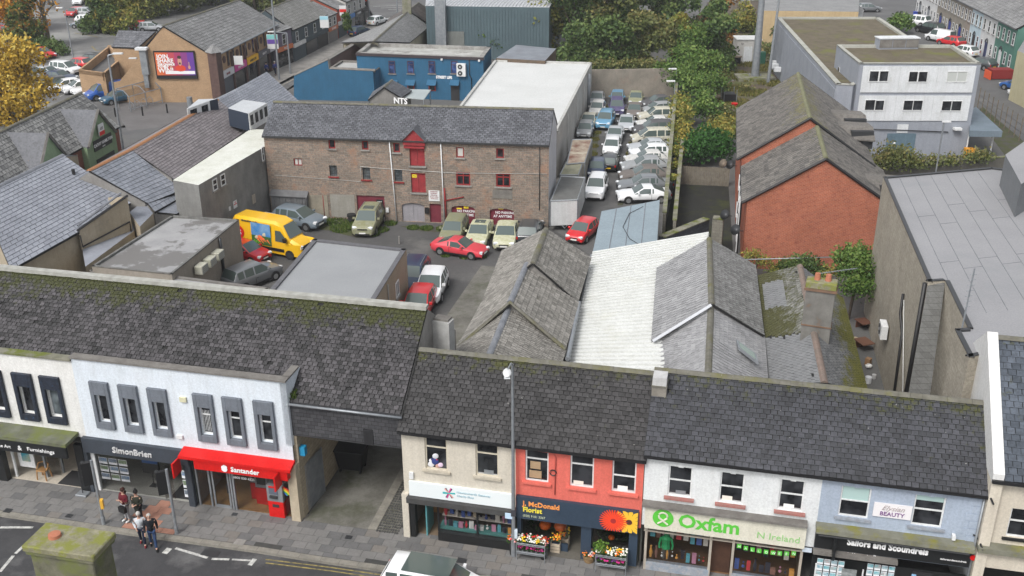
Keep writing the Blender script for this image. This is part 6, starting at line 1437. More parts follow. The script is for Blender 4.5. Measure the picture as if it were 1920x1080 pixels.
pipe(sb,[BF.w(BF.X(880,115),-.06,4.7),BF.w(BF.X(880,115),-.06,3),BF.w(BF.X(884,140),-.06,2.6),BF.w(BF.X(884,140),-.06,.1)],.05,BLACK,'downpipe')
lb,P=flat_building('low_blue_extension','lower plain blue rendered extension with light flat roof beside the road',[(616,129),(703,133),(728,116),(640,113)],3.4,BLU,surf('pale_grey_roof',(.42,.42,.41),(.36,.36,.35),.6,.7,.1),.2)
q=Fr(G(551,187),G(703,190));c_=thing('blue_raked_wall','blue painted wall with raked top facing the warehouse roof','wall',q.w(0,0,0),q.ang);tp=[q.px(*p)for p in((551,142),(615,112),(617,129),(703,133))]
for yy in(0,.3):mb=MB();mb.poly([q.w(0,yy,0),q.w(q.L,yy,0)]+[q.w(min(max(x,0),q.L),yy,z)for x,z in reversed(tp)]);mb.build('masonry',BLU,c_)
for a,b in zip(tp,tp[1:]):MB().tube([q.w(a[0],.15,a[1]),q.w(b[0],.15,b[1])],.2,4).build('coping',COPG,c_)
a,b=G(703,190),G(728,170);qq=Fr(a,b);BX((qq.L/2,.15,tp[3][1]/2),(qq.L,.3,tp[3][1]),qq).build('masonry',BLU,c_)
a,b=G(617,113,3.6),G(690,70,3.6);q=Fr(a,b);c_=thing('pink_brick_wall','long pinkish brick wall with concrete coping beside the road','wall',q.w(0,0,0),q.ang)
BX((q.L/2,.2,1.8),(q.L,.3,3.6),q).build('masonry',surf('pink_brick',(.26,.17,.15),(.22,.15,.13),1.5,.9,.1),c_);BX((q.L/2,.25,3.66),(q.L,.6,.1),q).build('coping',COPG,c_)
cn=thing('beer_garden_canopy','pale translucent canopy with large white letters beside the blue building','canopy',G(770,200),BF.ang)
mb=MB();mb.hull(ccw([G(733,180,2.6),G(795,186,2.6),G(808,168,2.6),G(731,166,2.6)]),.08);mb.build('canopy_sheet',surf('canopy_sheet',(.42,.46,.46),(.36,.40,.40),.5,.4,0),cn)
for u,v in((735,180),(794,186),(806,168)):g=G(u,v,2.6);MB().cyl((g.x,g.y,0),.06,2.55,6).build('post',GREYM,cn)
text(cn,"NTS",Fr(G(738,186,2.7),G(790,190,2.7)),0,2.3,.85,TXW,y=-.02,bold=.03)
gable_building('small_slate_outbuilding','small grey slate gabled roof just behind the warehouse ridge',(G(720,164,4.0),G(735,150,4.0)),(G(690,188,2.8),G(700,172,2.8)),None,CONC,WSL,RIDGC,.4,.3)

# containers and trailers by the lot
def container(name,label,px,z,wm,rm,z0=0.0,cat='trailer'):
    P=ccw([G(u,v,z)for u,v in px]);c=sum(P,Vc())/4;t=thing(name,label,cat,(c.x,c.y,0));mb=MB();mb.prism([(p.x,p.y)for p in P],z0,z);mb.build('box_body',wm,t,bevel=.03)
    mb=MB();mb.poly([Vc((p.x,p.y,z+.012)).lerp(Vc((c.x,c.y,z+.012)),.06)for p in P]);mb.build('roof_sheet',rm,t)
    for i in range(4):
        a,b=P[i],P[(i+1)%4];MB().tube([a,b],.05,4).build('edge_trim',GREYM,t);MB().tube([(a.x,a.y,z0),a],.05,4).build('corner_post',GREYM,t)
    return t,P
TRW=surf('trailer_white',(.58,.6,.6),(.5,.52,.52),1,.6,.05);DIRTW=surf('dirty_container',(.33,.32,.28),(.22,.21,.18),1.2,.9,.15)
t,P=container('box_trailer','white box trailer with grey roof beside the red hatchback',[(1032,377),(1083,375),(1097,333),(1052,330)],2.45,TRW,surf('trailer_roof',(.15,.155,.15),(.12,.12,.115),1,.8,.1),.45)
g=G(1055,428,0)
for s in(-.8,.8):MB().tube([(g.x+.1+s-.1,g.y+3.6,.35),(g.x+.1+s+.1,g.y+3.6,.35)],.34,12).build('wheel',RUB,t)
mb=MB();mb.box((g.x+.1,g.y-.25,.95),(1.0,.5,.7));mb.build('front_locker',TRW,t,bevel=.02);MB().tube([(g.x-.3,g.y-.1,.5),(g.x+.1,g.y-1.2,.45),(g.x+.5,g.y-.1,.5)],.04,5).build('drawbar',GREYM,t)
container('rusty_roof_container','long container with rust streaked roof between the white hall and stored cars',[(1063,308),(1096,305),(1110,261),(1073,262)],2.3,DIRTW,surf('rusty_roof',(.42,.38,.30),(.16,.07,.05),.9,.8,.1),.1,'container')
container('old_caravan','mossy cream caravan shell behind the white box trailer',[(1050,328),(1084,328),(1092,306),(1062,304)],2.2,DIRTW,surf('mossy_cream_roof',(.34,.33,.24),(.22,.22,.15),1,.9,.1),.2,'caravan')

# outbuildings behind the middle block
OSL=slatemat('outbuilding_slate',(.17,.162,.145),(.30,.285,.26),moss=.1,zr=(4,6.5),mthr=.98,rough=.85,lichen=.02);DSL=slatemat('darker_outbuilding_slate',(.15,.15,.145),(.25,.25,.245),moss=.1,zr=(4,6.5),mthr=1.05,rough=.8,lichen=.02)
for k,(lab,r0,r1,zr_,l0,l1,e0_,e1_)in enumerate((('farthest and highest of three stepped slate roofs running back from the cream building',(999,494),(1024,429),6.4,(905,566),(942,470),(1083,567),(1108,484)),
    ('middle of three stepped slate roofs running back from the cream building',(956,567),(988,494),6.1,(858,652),(905,566),(1060,655),(1085,568)),
    ('nearest and lowest of three stepped slate roofs running back from the cream building',(916,668),(955,574),5.7,(830,690),(862,640),(1050,690),(1062,656)))):
    t=gable_building('stepped_slate_outbuilding',lab,(G(*r0,zr_),G(*r1,zr_)),(G(*l0,4.0),G(*l1,4.0)),(G(*e0_,4.1),G(*e1_,4.1)),CONC,OSL if k else OSL,LEAD if k else RIDGC,.27,.3,singles=300 if k==2 else 0)
    t['group']='stepped slate roofs'
    if k==1:MB().tube([G(*l0,4.05),G(*r0,6.15),G(*e0_,4.2)],.12,5).build('verge_mortar',RIDGC,t)
gpx=[G(1064,672,4.1),G(1086,566,4.1)];MB().tube([p-Vc((0,0,.05))for p in gpx],.12,6).build('gutter',GREYM,t)
# corrugated white roof
CQ=[G(1064,705,3.3),G(1240,712,4.1),G(1330,440,4.1),G(1112,477,3.3)]
cr=thing('corrugated_shed','long shed under a sloping white corrugated sheet roof','shed',G(1150,600),0)
CRM=surf('white_corrugated',(.66,.67,.65),(.60,.61,.585),.8,.5,.05,c=(.56,.56,.50),cov=(.55,.8),cscale=.5)
nrow=40;ng=0
for i in range(nrow):
    b0,b1=i/nrow,(i+1)/nrow;n_=(CQ[1]-CQ[0]).cross(CQ[3]-CQ[0]).normalized();mb=MB()
    pr=[(b0,0),(b0+(b1-b0)*.34,0),(b0+(b1-b0)*.42,.22),(b0+(b1-b0)*.92,.22),(b1,0)]
    for(c0,h0),(c1,h1)in zip(pr,pr[1:]):mb.quad(bil(CQ,0,c0)+n_*h0,bil(CQ,1,c0)+n_*h0,bil(CQ,1,c1)+n_*h1,bil(CQ,0,c1)+n_*h1)
    mb.build('roof_sheet',CRM,cr)
for a,b in((CQ[0],CQ[3]),(CQ[3],CQ[2]),(CQ[2],CQ[1]),(CQ[1],CQ[0])):
    mb=MB();mb.quad((a.x,a.y,0),(b.x,b.y,0),b-Vc((0,0,.02)),a-Vc((0,0,.02)));mb.build('wall',CONC,cr)
MB().tube([CQ[0]-Vc((.1,0,.05)),CQ[3]-Vc((.1,0,.05))],.09,6).build('gutter',GREYM,cr)
fb,P=flat_building('blue_grey_flat_roof','low building with blue grey felt flat roof between the red hatchback and white corrugated roof',[(1111,474),(1232,455),(1237,375),(1128,396)],3.2,CONC,surf('blue_grey_felt',(.26,.32,.36),(.23,.285,.32),.5,.6,.05),0)
for i in range(1,4):
    a=P[0].lerp(P[1],i/4);b=P[3].lerp(P[2],i/4);MB().tube([a+Vc((0,0,.01)),b+Vc((0,0,.01))],.025,4).build('felt_seam',LEAD,fb)
MB().tube([G(1206,387,3.25),G(1180,400,3.25),G(1168,425,3.25),G(1180,447,3.25),G(1198,458,3.25)],.02,4).build('cable',BLACK,fb)
# pair of slated roofs right of the corrugated sheet
PSL=slatemat('pale_blue_slate',(.24,.24,.245),(.33,.33,.335),moss=None,contrast=.6);BSL=slatemat('brown_tinged_slate',(.07,.065,.06),(.14,.135,.13),moss=.2,zr=(3,7),mcol=(.10,.07,.03),mthr=1.0)
t=gable_building('rear_slate_building','farther of two grey slated roofs right of the corrugated roof',(G(1334,570,6.0),G(1330,447,6.0)),(G(1222,640,4.2),G(1232,503,4.2)),(G(1432,630,4.2),G(1416,498,4.2)),CONC,PSL,RIDGC,.28,.3,sides=(0,0))
q=[G(1232,503,4.2),G(1222,640,4.2),G(1334,570,6.0),G(1330,447,6.0)];slates(q,.3,.3,PSL,t,0)
q=[G(1432,630,4.2),G(1416,498,4.2),G(1330,447,6.0),G(1334,570,6.0)];slates(q,.26,.22,DSL,t,0,gap=.88)
MB().tube([G(1224,640,4.3),G(1334,572,6.08)],.1,4).build('lead_verge',flat('pale_lead',(.4,.42,.45),.5),t)
t=gable_building('front_slate_building','nearer of two grey slated roofs, with a skylight, behind the white shop',(G(1327,720,5.75),G(1333,575,5.75)),(G(1232,720,4.0),G(1232,635,4.0)),(G(1440,730,4.0),G(1433,632,4.0)),CONC,PSL,RIDGC,.3,.3,singles=150)
sk=thing('roof_window','grey framed skylight on the right slope of the nearer slated roof','skylight',G(1400,660,4.7),0);a=[G(1380,640,5.2),G(1384,655,5.15),G(1422,684,4.75),G(1418,668,4.8)]
mb=MB();mb.hull([p+Vc((0,0,.12))for p in ccw(a)],.14);mb.build('frame',GREYM,sk);c_=sum(a,Vc())/4;mb=MB();mb.hull([p.lerp(c_,.22)+Vc((0,0,.135))for p in ccw(a)],.02);mb.build('pane',flat('green_grey_glass',(.2,.25,.22),.15),sk)
# old mossy building with chimney
MSL=slatemat('mossy_old_slate',(.12,.12,.10),(.24,.24,.22),moss=.35,zr=(5.8,3.8),mthr=.74,mcol=(.065,.065,.025),rough=.9)
q=[G(1418,518,4.0),G(1440,725,3.7),G(1546,718,5.7),G(1500,498,5.9)]
t=gable_building('old_mossy_building','old moss covered slate building with a tall chimney, right of the slated roofs',(G(1546,718,5.7),G(1500,498,5.9)),(G(1440,725,3.7),G(1418,518,4.0)),(G(1628,742,3.8),G(1580,560,4.0)),CONC,MSL,surf('red_ridge_tile',(.22,.165,.14),(.17,.14,.12),2,.9,.1),.27,.24,sides=(0,0))
slates(q,.28,.26,MSL,t,200,mask=lambda a,b:not(.1<a<.36 and.15<b<.6)and a<.62,miss=.01)
slates(q,.28,.26,surf('pale_new_slate',(.23,.235,.24),(.17,.175,.18),3,.6,.05),t,0,mask=lambda a,b:(.1<a<.36 and.15<b<.6)or a>=.62,lift=.02,miss=.005)
q2=[G(1628,742,3.8),G(1580,560,4.0),G(1500,498,5.9),G(1546,718,5.7)];slates(q2,.28,.26,slatemat('green_moss_slate',(.10,.105,.11),(.17,.175,.18),moss=.6,zr=(5.4,3.6),mcol=(.10,.10,.02),mthr=.95),t,0)
ck=thing('mossy_chimney_stack','tall rendered chimney with two clay pots and moss on its cap','chimney',G(1529,640,5),FS.ang);q=Fr(G(1499,642,5.2),G(1553,650,5.2));cl=q.L
CKM=surf('streaked_render',(.20,.195,.18),(.135,.13,.12),1.5,.9,.15,c=(.18,.12,.08),cov=(.6,.72),cscale=1.5)
BX((cl/2,.35,6.4),(cl,.65,3.1),q).build('stack',CKM,ck,bevel=.015);BX((cl/2,.35,6.15),(cl+.05,.72,.06),q).build('string_course',surf('rust_band',(.2,.12,.08),(.15,.1,.07),3,.9,.1),ck);BX((cl/2,.35,8.0),(cl+.14,.8,.12),q).build('lower_cap',surf('rust_band',(.2,.12,.08)),ck)
BX((cl/2,.35,8.22),(cl+.06,.74,.34),q).build('cap',MOSSC,ck,bevel=.03)
for i,f in enumerate((.33,.7)):MB().cyl(q.w(cl*f,.4,8.38),.15,.32,10,.12).build('chimney_pot',surf('terracotta',(.45,.17,.10)),ck)
aa=thing('roof_aerial','thin horizontal television aerial behind the old chimney','aerial',G(1550,520,6),0);a,b=G(1535,513,7.6),G(1607,503,7.6);MB().tube([a,b],.02,4).build('boom',GREYM,aa);MB().tube([(a.x,a.y,5.5),a],.025,4).build('mast',GREYM,aa)
for i in range(14):p=a.lerp(b,i/14);MB().tube([p+Vc((0,-.12,0)),p+Vc((0,.12,0))],.012,3).build('element',GREYM,aa)
# junk in the narrow back yard
rr=Rnd(3)
for i,(u,v,s,c_,nm)in enumerate(((1619,650,.8,(.13,.06,.035),'rusty_sheet'),(1618,612,.7,(.12,.05,.03),'brown_board'),(1628,678,.5,(.24,.14,.07),'wooden_crate'),(1604,637,.4,(.4,.33,.22),'cardboard_box'),(1629,686,.35,(.6,.6,.58),'white_bag'),(1628,712,.45,(.55,.56,.58),'white_container'),(1639,704,.3,(.4,.4,.4),'paint_tin'))):
    g=G(u,v,.2);mb=MB()
    if nm in('rusty_sheet','brown_board'):mb.box((g.x,g.y,.25+.3),(s,s*1.2,.05),None,.3);mb.box((g.x,g.y+.4,.25),(s,.05,.5),None,.3)
    elif nm=='white_bag':mb.ball((g.x,g.y,.2),s*.6,7,5,(1,.8,.6))
    else:mb.cyl((g.x,g.y,.02),s*.4,s*.8,8 if 'tin' in nm or 'container' in nm else 4)
    mb.build(nm,flat('junk_%d'%i,c_,.8),None,nm.replace('_',' ')+' lying in the narrow yard below the big grey wall','rubbish','rubbish in the narrow yard')

# brick houses
OBR=brickmat('orange_brick',(.40,.115,.06),(.31,.085,.05),(.38,.22,.16),.235,.09,.010,.85,.5,patch=(.24,.08,.055),pscale=1.8,pcov=(.58,.70))
TSL=slatemat('concrete_tile',(.10,.094,.088),(.185,.172,.155),moss=.45,zr=(7.0,9.4),mcol=(.15,.14,.07),mthr=.98,rough=.9)
def house(lab,el,apex,back,ze,ang):
    a=G(*el,ze);q=Fr(a,a+Vc((cos(ang),sin(ang),0)));x,z=q.px(*apex);R=[q.w(x,0,z),None];lo,hi=0,40
    for _ in range(30):
        m=(lo+hi)/2
        if proj(q.w(x,m,z))[1]>back:lo=m
        else:hi=m
    R[1]=q.w(x,m,z);E=(q.w(0,0,ze),q.w(0,m,ze));t=gable_building('brick_house',lab,R,E,None,OBR,TSL,surf('mossy_ridge',(.20,.20,.12),(.15,.15,.09),2,.9,.2),.42,.36,fascia=BLACK,stag=0,gap=.90);t['group']='orange brick houses';return t,R,E
t1,HR,HE=house('nearer orange brick gabled house with lichen covered tiles',(1391,379),(1549,297),231,4.8,-.20)
t2,HR2,HE2=house('farther orange brick house with higher tiled roof and two dormers',(1382,298),(1519,221),137,5.4,-.20)
for r,t in((HR,t1),(HR2,t2)):
    for i in range(4):p=r[0].lerp(r[1],.25+.2*i);
def dorm(lab,p,t,R,dx):
    q=p;mb=MB();mb.hull([q+Vc((0,0,0)),q+Vc((2.6,-.3,-.1)),q+Vc((2.6,1.0,-.1)),q+Vc((0,1.3,0))],.1);mb.build('dormer_roof',TSL,t);mb=MB();mb.hull([q+Vc((1.0,-1.0,-.85)),q+Vc((2.6,-1.2,-.95)),q+Vc((2.6,-.3,-.1)),q+Vc((0,0,0))],.1);mb.build('dormer_roof',TSL,t)
    BX((q.x+1.7,q.y+.1,q.z-1.0),(1.7,1.9,1.4)).build('dormer_cheek',DARKM,t)
dorm('',G(1560,212,7.2),t2,HR2,0);dorm('',G(1572,234,7.0),t2,HR2,0);dorm('',G(1623,335,6.2),t1,HR,0)
# satellite dishes, pipes on the left wall of the brick house
for i,((u,v),lab)in enumerate((((1382,432),'grey satellite dish lowest on the near brick house wall'),((1362,404),'dark satellite dish low on the brick house wall'),((1372,310),'dark satellite dish at the eaves between the two brick houses'),((1358,308),'brown satellite dish beside the timber fence'))):
    g=G(u,v,3.2);t=thing('satellite_dish',lab,'satellite dish',g,0,'satellite dishes on the brick houses');mb=MB();mb.tube([g+Vc((-.15,-.1,.1)),g+Vc((-.05,-.02,.03)),g],.3,12,True,[.38,.3,.1]);mb.build('dish',DARKM if i!=3 else TIMBER,t,smooth=True);MB().tube([g,g+Vc((.45,.15,-.1))],.03,5).build('arm',DARKM,t)
a,b=HE[0],HE[1];q=Fr(a,b)
for s in(.08,.3,.55,.9):MB().tube([q.w(q.L*s,-.0,4.6),q.w(q.L*s,0,.1)],.06,6).build('downpipe',WHITE if s==.3 else BLACK,t1)
for i,s in enumerate((.2,.45,.75)):
    for z_ in(1.4,3.5):window(q,q.L*s-.4,z_,q.L*s+.4,z_+1.0,t1,WHITE,GL,y=.1)
pipe(t1,[G(1389,487,1.8),G(1640,480,1.8)],.04,GREYM,'waste_pipe')

# dark yard, fence, block walls
patch('mossy_yard',[(1240,460),(1265,345),(1366,350),(1378,520),(1300,520)],.008,surf('dark_mossy_tarmac',(.030,.031,.028),(.022,.023,.02),.8,.8,.2,c=(.045,.055,.015),cov=(.5,.68),cscale=.5))
FE=Fr(G(1277,345),G(1366,350));ft=thing('timber_fence','weathered vertical board fence at the back of the dark yard','fence',FE.w(0,0,0),FE.ang);TIM=surf('silvered_boards',(.20,.18,.14),(.14,.125,.10),4,.9,.2)
nb=26
for i in range(nb):BX((FE.L*(i+.5)/nb,random.uniform(-.01,.01),.82+random.uniform(-.02,.02)),(FE.L/nb*.86,.03,1.62),FE).build('board',TIM,ft)
for z_ in(.35,1.3):BX((FE.L/2,.05,z_),(FE.L,.06,.08),FE).build('rail',TIM,ft)
BLKW=brickmat('concrete_block',(.24,.225,.19),(.19,.18,.15),(.15,.14,.12),.46,.22,.012,.9,.4)
def lwall(name,label,a,b,h,mat,th=.22,cop=True,cat='wall'):
    q=Fr(a,b);t=thing(name,label,cat,q.w(0,0,0),q.ang);BX((q.L/2,0,h/2),(q.L,th,h),q).build('masonry',mat,t)
    if cop:n=max(1,int(q.L/1.2));[BX((q.L*(i+.5)/n,0,h+.04),(q.L/n*.97,th+.1,.08),q).build('coping_stone',CONCM,t)for i in range(n)]
    return t
lwall('lot_side_wall','concrete block wall along the right side of the stored cars',G(1243,452),G(1268,175),2.2,BLKW);lwall('yard_side_wall','narrow block wall between the lot and the dark yard',G(1262,462),G(1277,300),2.0,BLKW)
SLB=brickmat('dark_slated_wall',(.09,.10,.12),(.07,.08,.095),(.04,.04,.05),.4,.25,.01,.8,.5);lwall('sloping_block_wall','low block wall stepping behind the white corrugated roof',G(1238,488),G(1322,452),1.75,SLB,.5);lwall('block_pier_wall','short pale block pier at the end of the low stepped wall',G(1332,472),G(1352,474),2.6,BLKW,.6)
lwall('lot_back_wall','high stained concrete wall at the far end of the stored cars',G(1100,183),G(1262,180),3.2,surf('stained_wall',(.28,.25,.21),(.18,.165,.14),.6,.9,.2,c=(.22,.15,.12),cov=(.55,.7),cscale=.4),.3,False)

# big grey hall on the right
zb_=8.8;GF_=surf('grey_membrane',(.29,.29,.30),(.26,.26,.27),.4,.55,.05,c=(.24,.25,.26),cov=(.55,.75),cscale=.2)
GBW=brickmat('grey_render_block',(.38,.345,.285),(.33,.30,.245),(.28,.255,.21),.44,.22,.008,.9,.6)
gp=[(1656,332),(1858,314),(1990,330),(2040,700),(1846,664),(1817,670),(1790,617),(1815,615),(1772,526),(1740,528)]
bh,P=flat_building('grey_hall','tall windowless block walled hall with a large grey membrane roof on the right',gp,zb_,GBW,GF_,.06,DARKM,pw=.2)
pts=[G(*p,zb_+.012)for p in gp[:4]]
for i in range(1,7):
    a=G(1656+202*i/7,332-18*i/7,zb_-.05);b=a+(G(1740,528,zb_)-G(1656,332,zb_))*1.25;MB().tube([a,b],.012,4).build('membrane_seam',LEAD,bh)
    for s in(.3+.07*(i%3),.75-.05*(i%2)):p=a.lerp(b,s);p2=p+(G(1858,314,zb_)-G(1656,332,zb_))/7;MB().tube([p,p2],.008,4).build('membrane_seam',LEAD,bh)
bx,P2=flat_building('rooftop_plant_housing','grey panelled plant housing on the far right of the hall roof',[(1915,345),(1885,290),(1925,262),(1990,300)],10.6,surf('grey_panel',(.19,.2,.21),(.16,.17,.18),1,.6,.05),GF_,0,z0=8.75,cat='roof plant')
a0,b0_=G(1657,332,zb_),G(1740,527,zb_);q=Fr(a0,b0_)
pipe(bh,[q.w(q.L*.72,-.1,6.2),q.w(q.L*.73,-.12,5.2),q.w(q.L*.80,-.1,4.6),q.w(q.L*.84,-.1,.2)],.07,BLACK,'downpipe');pipe(bh,[q.w(q.L*.74,-.08,6.0),q.w(q.L*.95,-.08,2.4)],.03,CAB,'cable')
qx=Fr(G(1790,617,zb_),G(1772,526,zb_));pipe(bh,[q.w(q.L+.02,-.12,zb_-.1),q.w(q.L+.02,-.12,.1)],.1,BLACK,'downpipe')
t=ac('white air conditioning unit low on the grey hall wall above the narrow yard',q,1656,618,-.3,.95,.8)
# step in the wall: lower pier with sloping blue grey slates
sp=MB();A_,B_=G(1740,530,zb_-.1),G(1772,530,zb_-.1)
c0=G(1700,755,4.8);c1=G(1742,755,4.8);sp.poly([A_,B_,c1,c0]);sp.build('lower_slated_pier',brickmat('pier_block',(.14,.14,.135),(.11,.11,.105),(.09,.09,.085),.4,.2,.01,.9,.4),bh)
t=thing('lattice_aerial_mast','thin lattice aerial mast standing on the grey hall parapet','aerial',G(1806,612,zb_),0);a,b=G(1804,614,zb_),G(1804,614,zb_)+Vc((.1,.1,2.6));MB().tube([a,b],.035,5).build('mast',GREYM,t)
for i in range(7):p=a.lerp(b,.35+i*.09);MB().tube([p+Vc((-.15,0,0)),p+Vc((.15,0,.03))],.015,4).build('element',GREYM,t)
# light column behind
lp=thing('street_lamp','slim street lamp behind the grey hall, near the hedge','street lamp',G(1750,345),0);g=G(1750,350);MB().tube([(g.x,g.y,0),(g.x,g.y,5.6)],.06,6).build('column',GREYM,lp);BX((g.x+.2,g.y,5.65),(.7,.2,.1)).build('lamp_head',WHITE,lp)

# grey and white office
OZ=8.6;OGR=surf('grey_cladding',(.30,.32,.36),(.26,.28,.32),.6,.7,.05);OWP=surf('white_cladding',(.66,.68,.70),(.58,.60,.61),.9,.6,.03,c=(.36,.38,.33),cov=(.60,.80),cscale=.7)
MSR=surf('mossy_flat_roof',(.105,.09,.06),(.15,.125,.09),1.0,.95,.4,fine=8,c=(.13,.135,.035),cov=(.52,.68),cscale=.35)
of,P=flat_building('office_block','three storey grey and white panelled office with a mossy flat roof',[(1612,119),(1569,84),(1787,84),(1840,119)],OZ,OGR,MSR,.25,surf('roof_edge',(.42,.42,.38),(.33,.33,.29),1,.8,.1),pw=.35)
OF=Fr(G(1612,119,OZ),G(1840,119,OZ))
for(z0,z1)in(((OF.Z(1625,173),OF.Z(1625,124))),((OF.Z(1615,226),OF.Z(1615,179)))):
    x0,x1=.35,OF.L-.4;n=12
    for i in range(n):BX((x0+(x1-x0)*(i+.5)/n,-.04,(z0+z1)/2),((x1-x0)/n*.985,.08,z1-z0),OF).build('wall_panel',OWP,of)
for u0,v0,u1,v1 in((1630,132,1646,153),(1649,132,1664,153),(1704,133,1719,154),(1722,133,1737,154),(1776,133,1792,154),(1795,133,1811,154),(1622,186,1639,207),(1641,187,1656,207),(1694,187,1710,207),(1712,187,1728,207),(1766,188,1782,208),(1784,188,1801,208)):
    r=px_rects(OF,[(u0,v0,u1,v1)])[0];window(OF,*r,of,WHITE,GL if not(u0>1770 and v0<160)else flat('pale_blind_pane',(.45,.47,.45),.4),y=-.1,fw=.06)
r=px_rects(OF,[(1664,250,1712,285)])[0];pbox(of,'roller_door',surf('slate_blue_door',(.12,.18,.22),(.10,.15,.19),2,.6,0),OF,((r[0]+r[2])/2,-.04,(r[3])/2),(r[2]-r[0],.08,r[3]));pbox(of,'over_door_panel',OWP,OF,(OF.X(1692,241),-.04,OF.Z(1692,241)),(1.0,.06,.8));pbox(of,'door_notice',TXW,OF,(OF.X(1676,268),-.1,OF.Z(1676,268)),(.2,.02,.25))
pipe(of,[OF.w(.3,-.12,OF.Z(1620,240)),OF.w(OF.L*.82,-.12,OF.Z(1800,247))],.05,DARKM,'cable_tray',4);pbox(of,'security_camera',WHITE,OF,(OF.X(1793,240),-.3,OF.Z(1793,240)),(.7,.5,.2))
g=G(1725,80,OZ);t=thing('rooftop_vent_housing','long grey louvred vent housing on the office roof','roof plant',(g.x,g.y,OZ-.2));q=Fr(G(1648,88,OZ),G(1722,87,OZ));BX((q.L/2,.6,OZ+.25),(q.L,1.2,1.0),q).build('housing',OGR,t);BX((q.L/2,.6,OZ+.8),(q.L+.15,1.35,.1),q).build('lid',OWP,t)
for i in range(3):BX((q.L*(i+.5)/3,-.03,OZ+.3),(q.L/3*.93,.05,.75),q).build('louvre_panel',COPG,t)
WZ=6.6;wg,P=flat_building('office_wing','long lower office wing with brown mossy flat roof and grey side wall',[(1568,158),(1456,32),(1648,32),(1706,70),(1690,120),(1600,160)],WZ,OGR,MSR,.2,surf('roof_edge',(.42,.42,.38)),pw=.5)
q=Fr(G(1456,32,WZ),G(1568,158,WZ))
for i in range(16):BX((q.L*(i+.5)/16,-.03,WZ/2-.2),(q.L/16*.97,.05,WZ-.6),q).build('wall_panel',OGR,wg)
for i,u in enumerate((1450,1460,1468)):pbox(wg,'vent_cowl',OWP,q,(q.L*(.10+.05*i),-.5,1.6),(.7,.8,.5))
q=Fr(G(1570,84,OZ),G(1612,119,OZ));
for z_ in(6.4,4.6):pbox(of,'stair_window',WHITE,q,(q.L*.22,-.04,z_-.4),(.7,.06,1.6));pbox(of,'pane',GL,q,(q.L*.22,-.08,z_),(.5,.02,.8))
pc=thing('entrance_canopy','blue grey flat entrance canopy on white posts at the right of the office','canopy',G(1850,280),0);C4=ccw([G(1818,245,2.9),G(1880,246,2.9),G(1830,200,2.9),G(1820,205,2.9)]);mb=MB();mb.hull(C4,.55);mb.build('canopy_slab',surf('blue_grey_fascia',(.16,.2,.24),(.13,.17,.2),1,.6,0),pc)
for u,v in((1820,246),(1866,248)):g=G(u,v,2.5);MB().cyl((g.x,g.y+.2,0),.07,2.4,6).build('post',WHITE,pc)
# left side: grey rendered building and the long slate roofs
RGH=surf('pebble_dash',(.24,.24,.23),(.17,.17,.165),.8,.95,.3,fine=14)
gr,P=flat_building('pebbledash_building','grey pebbledash building with a bright white sloping roof left of the stone warehouse',[(324,338),(372,347),(508,268),(502,243),(470,242)],5.6,RGH,surf('bright_white_roof',(.66,.67,.62),(.56,.57,.50),.8,.6,.05),0)
q=Fr(G(372,347,5.6),G(508,268,5.6))
for u0,v0,u1,v1 in((397,338,408,354),(412,329,423,345),(489,277,496,300)):r=px_rects(q,[(u0,v0,u1,v1)])[0];window(q,*r,gr,WHITE,GL,y=-.02,fw=.07,tr=(.5,),sill=True)
sgn(gr,q,441,383,.5,.55,WHITE,('NO','TIPPING'),.12,REDM);sgn(gr,q,476,373,.5,.7,surf('old_sign',(.4,.36,.3),(.33,.3,.25),4,.8,0));sgn(gr,q,431,391,.2,.3,WHITE)
PUR=slatemat('purple_slate',(.15,.135,.14),(.225,.205,.21),None,contrast=.7);GSL=slatemat('smooth_grey_slate',(.24,.255,.29),(.29,.305,.345),None,contrast=.35);GS2=slatemat('blue_grey_slate',(.18,.195,.225),(.25,.265,.30),None,contrast=.6)
ORT=surf('orange_ridge_tile',(.40,.19,.09),(.30,.16,.09),3,.9,.2,c=(.25,.27,.08),cov=(.6,.75),cscale=1.5)
def sroof(name,label,px,zr,ze,sm,rm,w,h,wm=CONC,drop=True,gap=.95,hide=(),stag=.5):
    """px: ridge a, ridge b, eave b, eave a"""
    Q=[G(*px[3],ze),G(*px[2],ze),G(*px[1],zr),G(*px[0],zr)];c=sum(Q,Vc())/4;d=Q[1]-Q[0];t=thing(name,label,'building',(c.x,c.y,0),atan2(d.y,d.x))
    roofslab(Q,sm,t);slates(Q,w,h,sm,t,0,gap=gap,stag=stag)
    if rm:ridge(Q[3],Q[2],rm,t,r=.14,step=.6)
    bk=(Q[3]-Q[0]);bk=Vc((bk.x,bk.y,0));B=[Q[0]+bk*2,Q[1]+bk*2];roofslab([Q[3],Q[2],B[1],B[0]],sm,t,name='rear_roof')
    I=[Q[0].lerp(Q[3],.05),Q[1].lerp(Q[2],.05)]
    for a,b in((I[0],I[1]),(B[0],B[1])):mb=MB();mb.quad((a.x,a.y,0),(b.x,b.y,0),(b.x,b.y,ze+.05),(a.x,a.y,ze+.05));mb.build('wall',wm,t)
    for a,r,b in((I[0],Q[3],B[0]),(I[1],Q[2],B[1])):mb=MB();mb.poly([(a.x,a.y,0),(b.x,b.y,0),(b.x,b.y,ze),(r.x,r.y,zr-.12),(a.x,a.y,ze+.1)]);mb.build('gable',wm,t)
    return t,Q
BGE=surf('stained_beige_render',(.42,.36,.27),(.35,.30,.22),.7,.9,.1,c=(.26,.23,.18),cov=(.55,.72),cscale=.6)
sroof('purple_slate_building','long purple grey slate roof with orange ridge tiles beside the bright white roof',[(245,281),(408,187),(470,240),(326,337)],6.6,4.9,PUR,ORT,.4,.3)
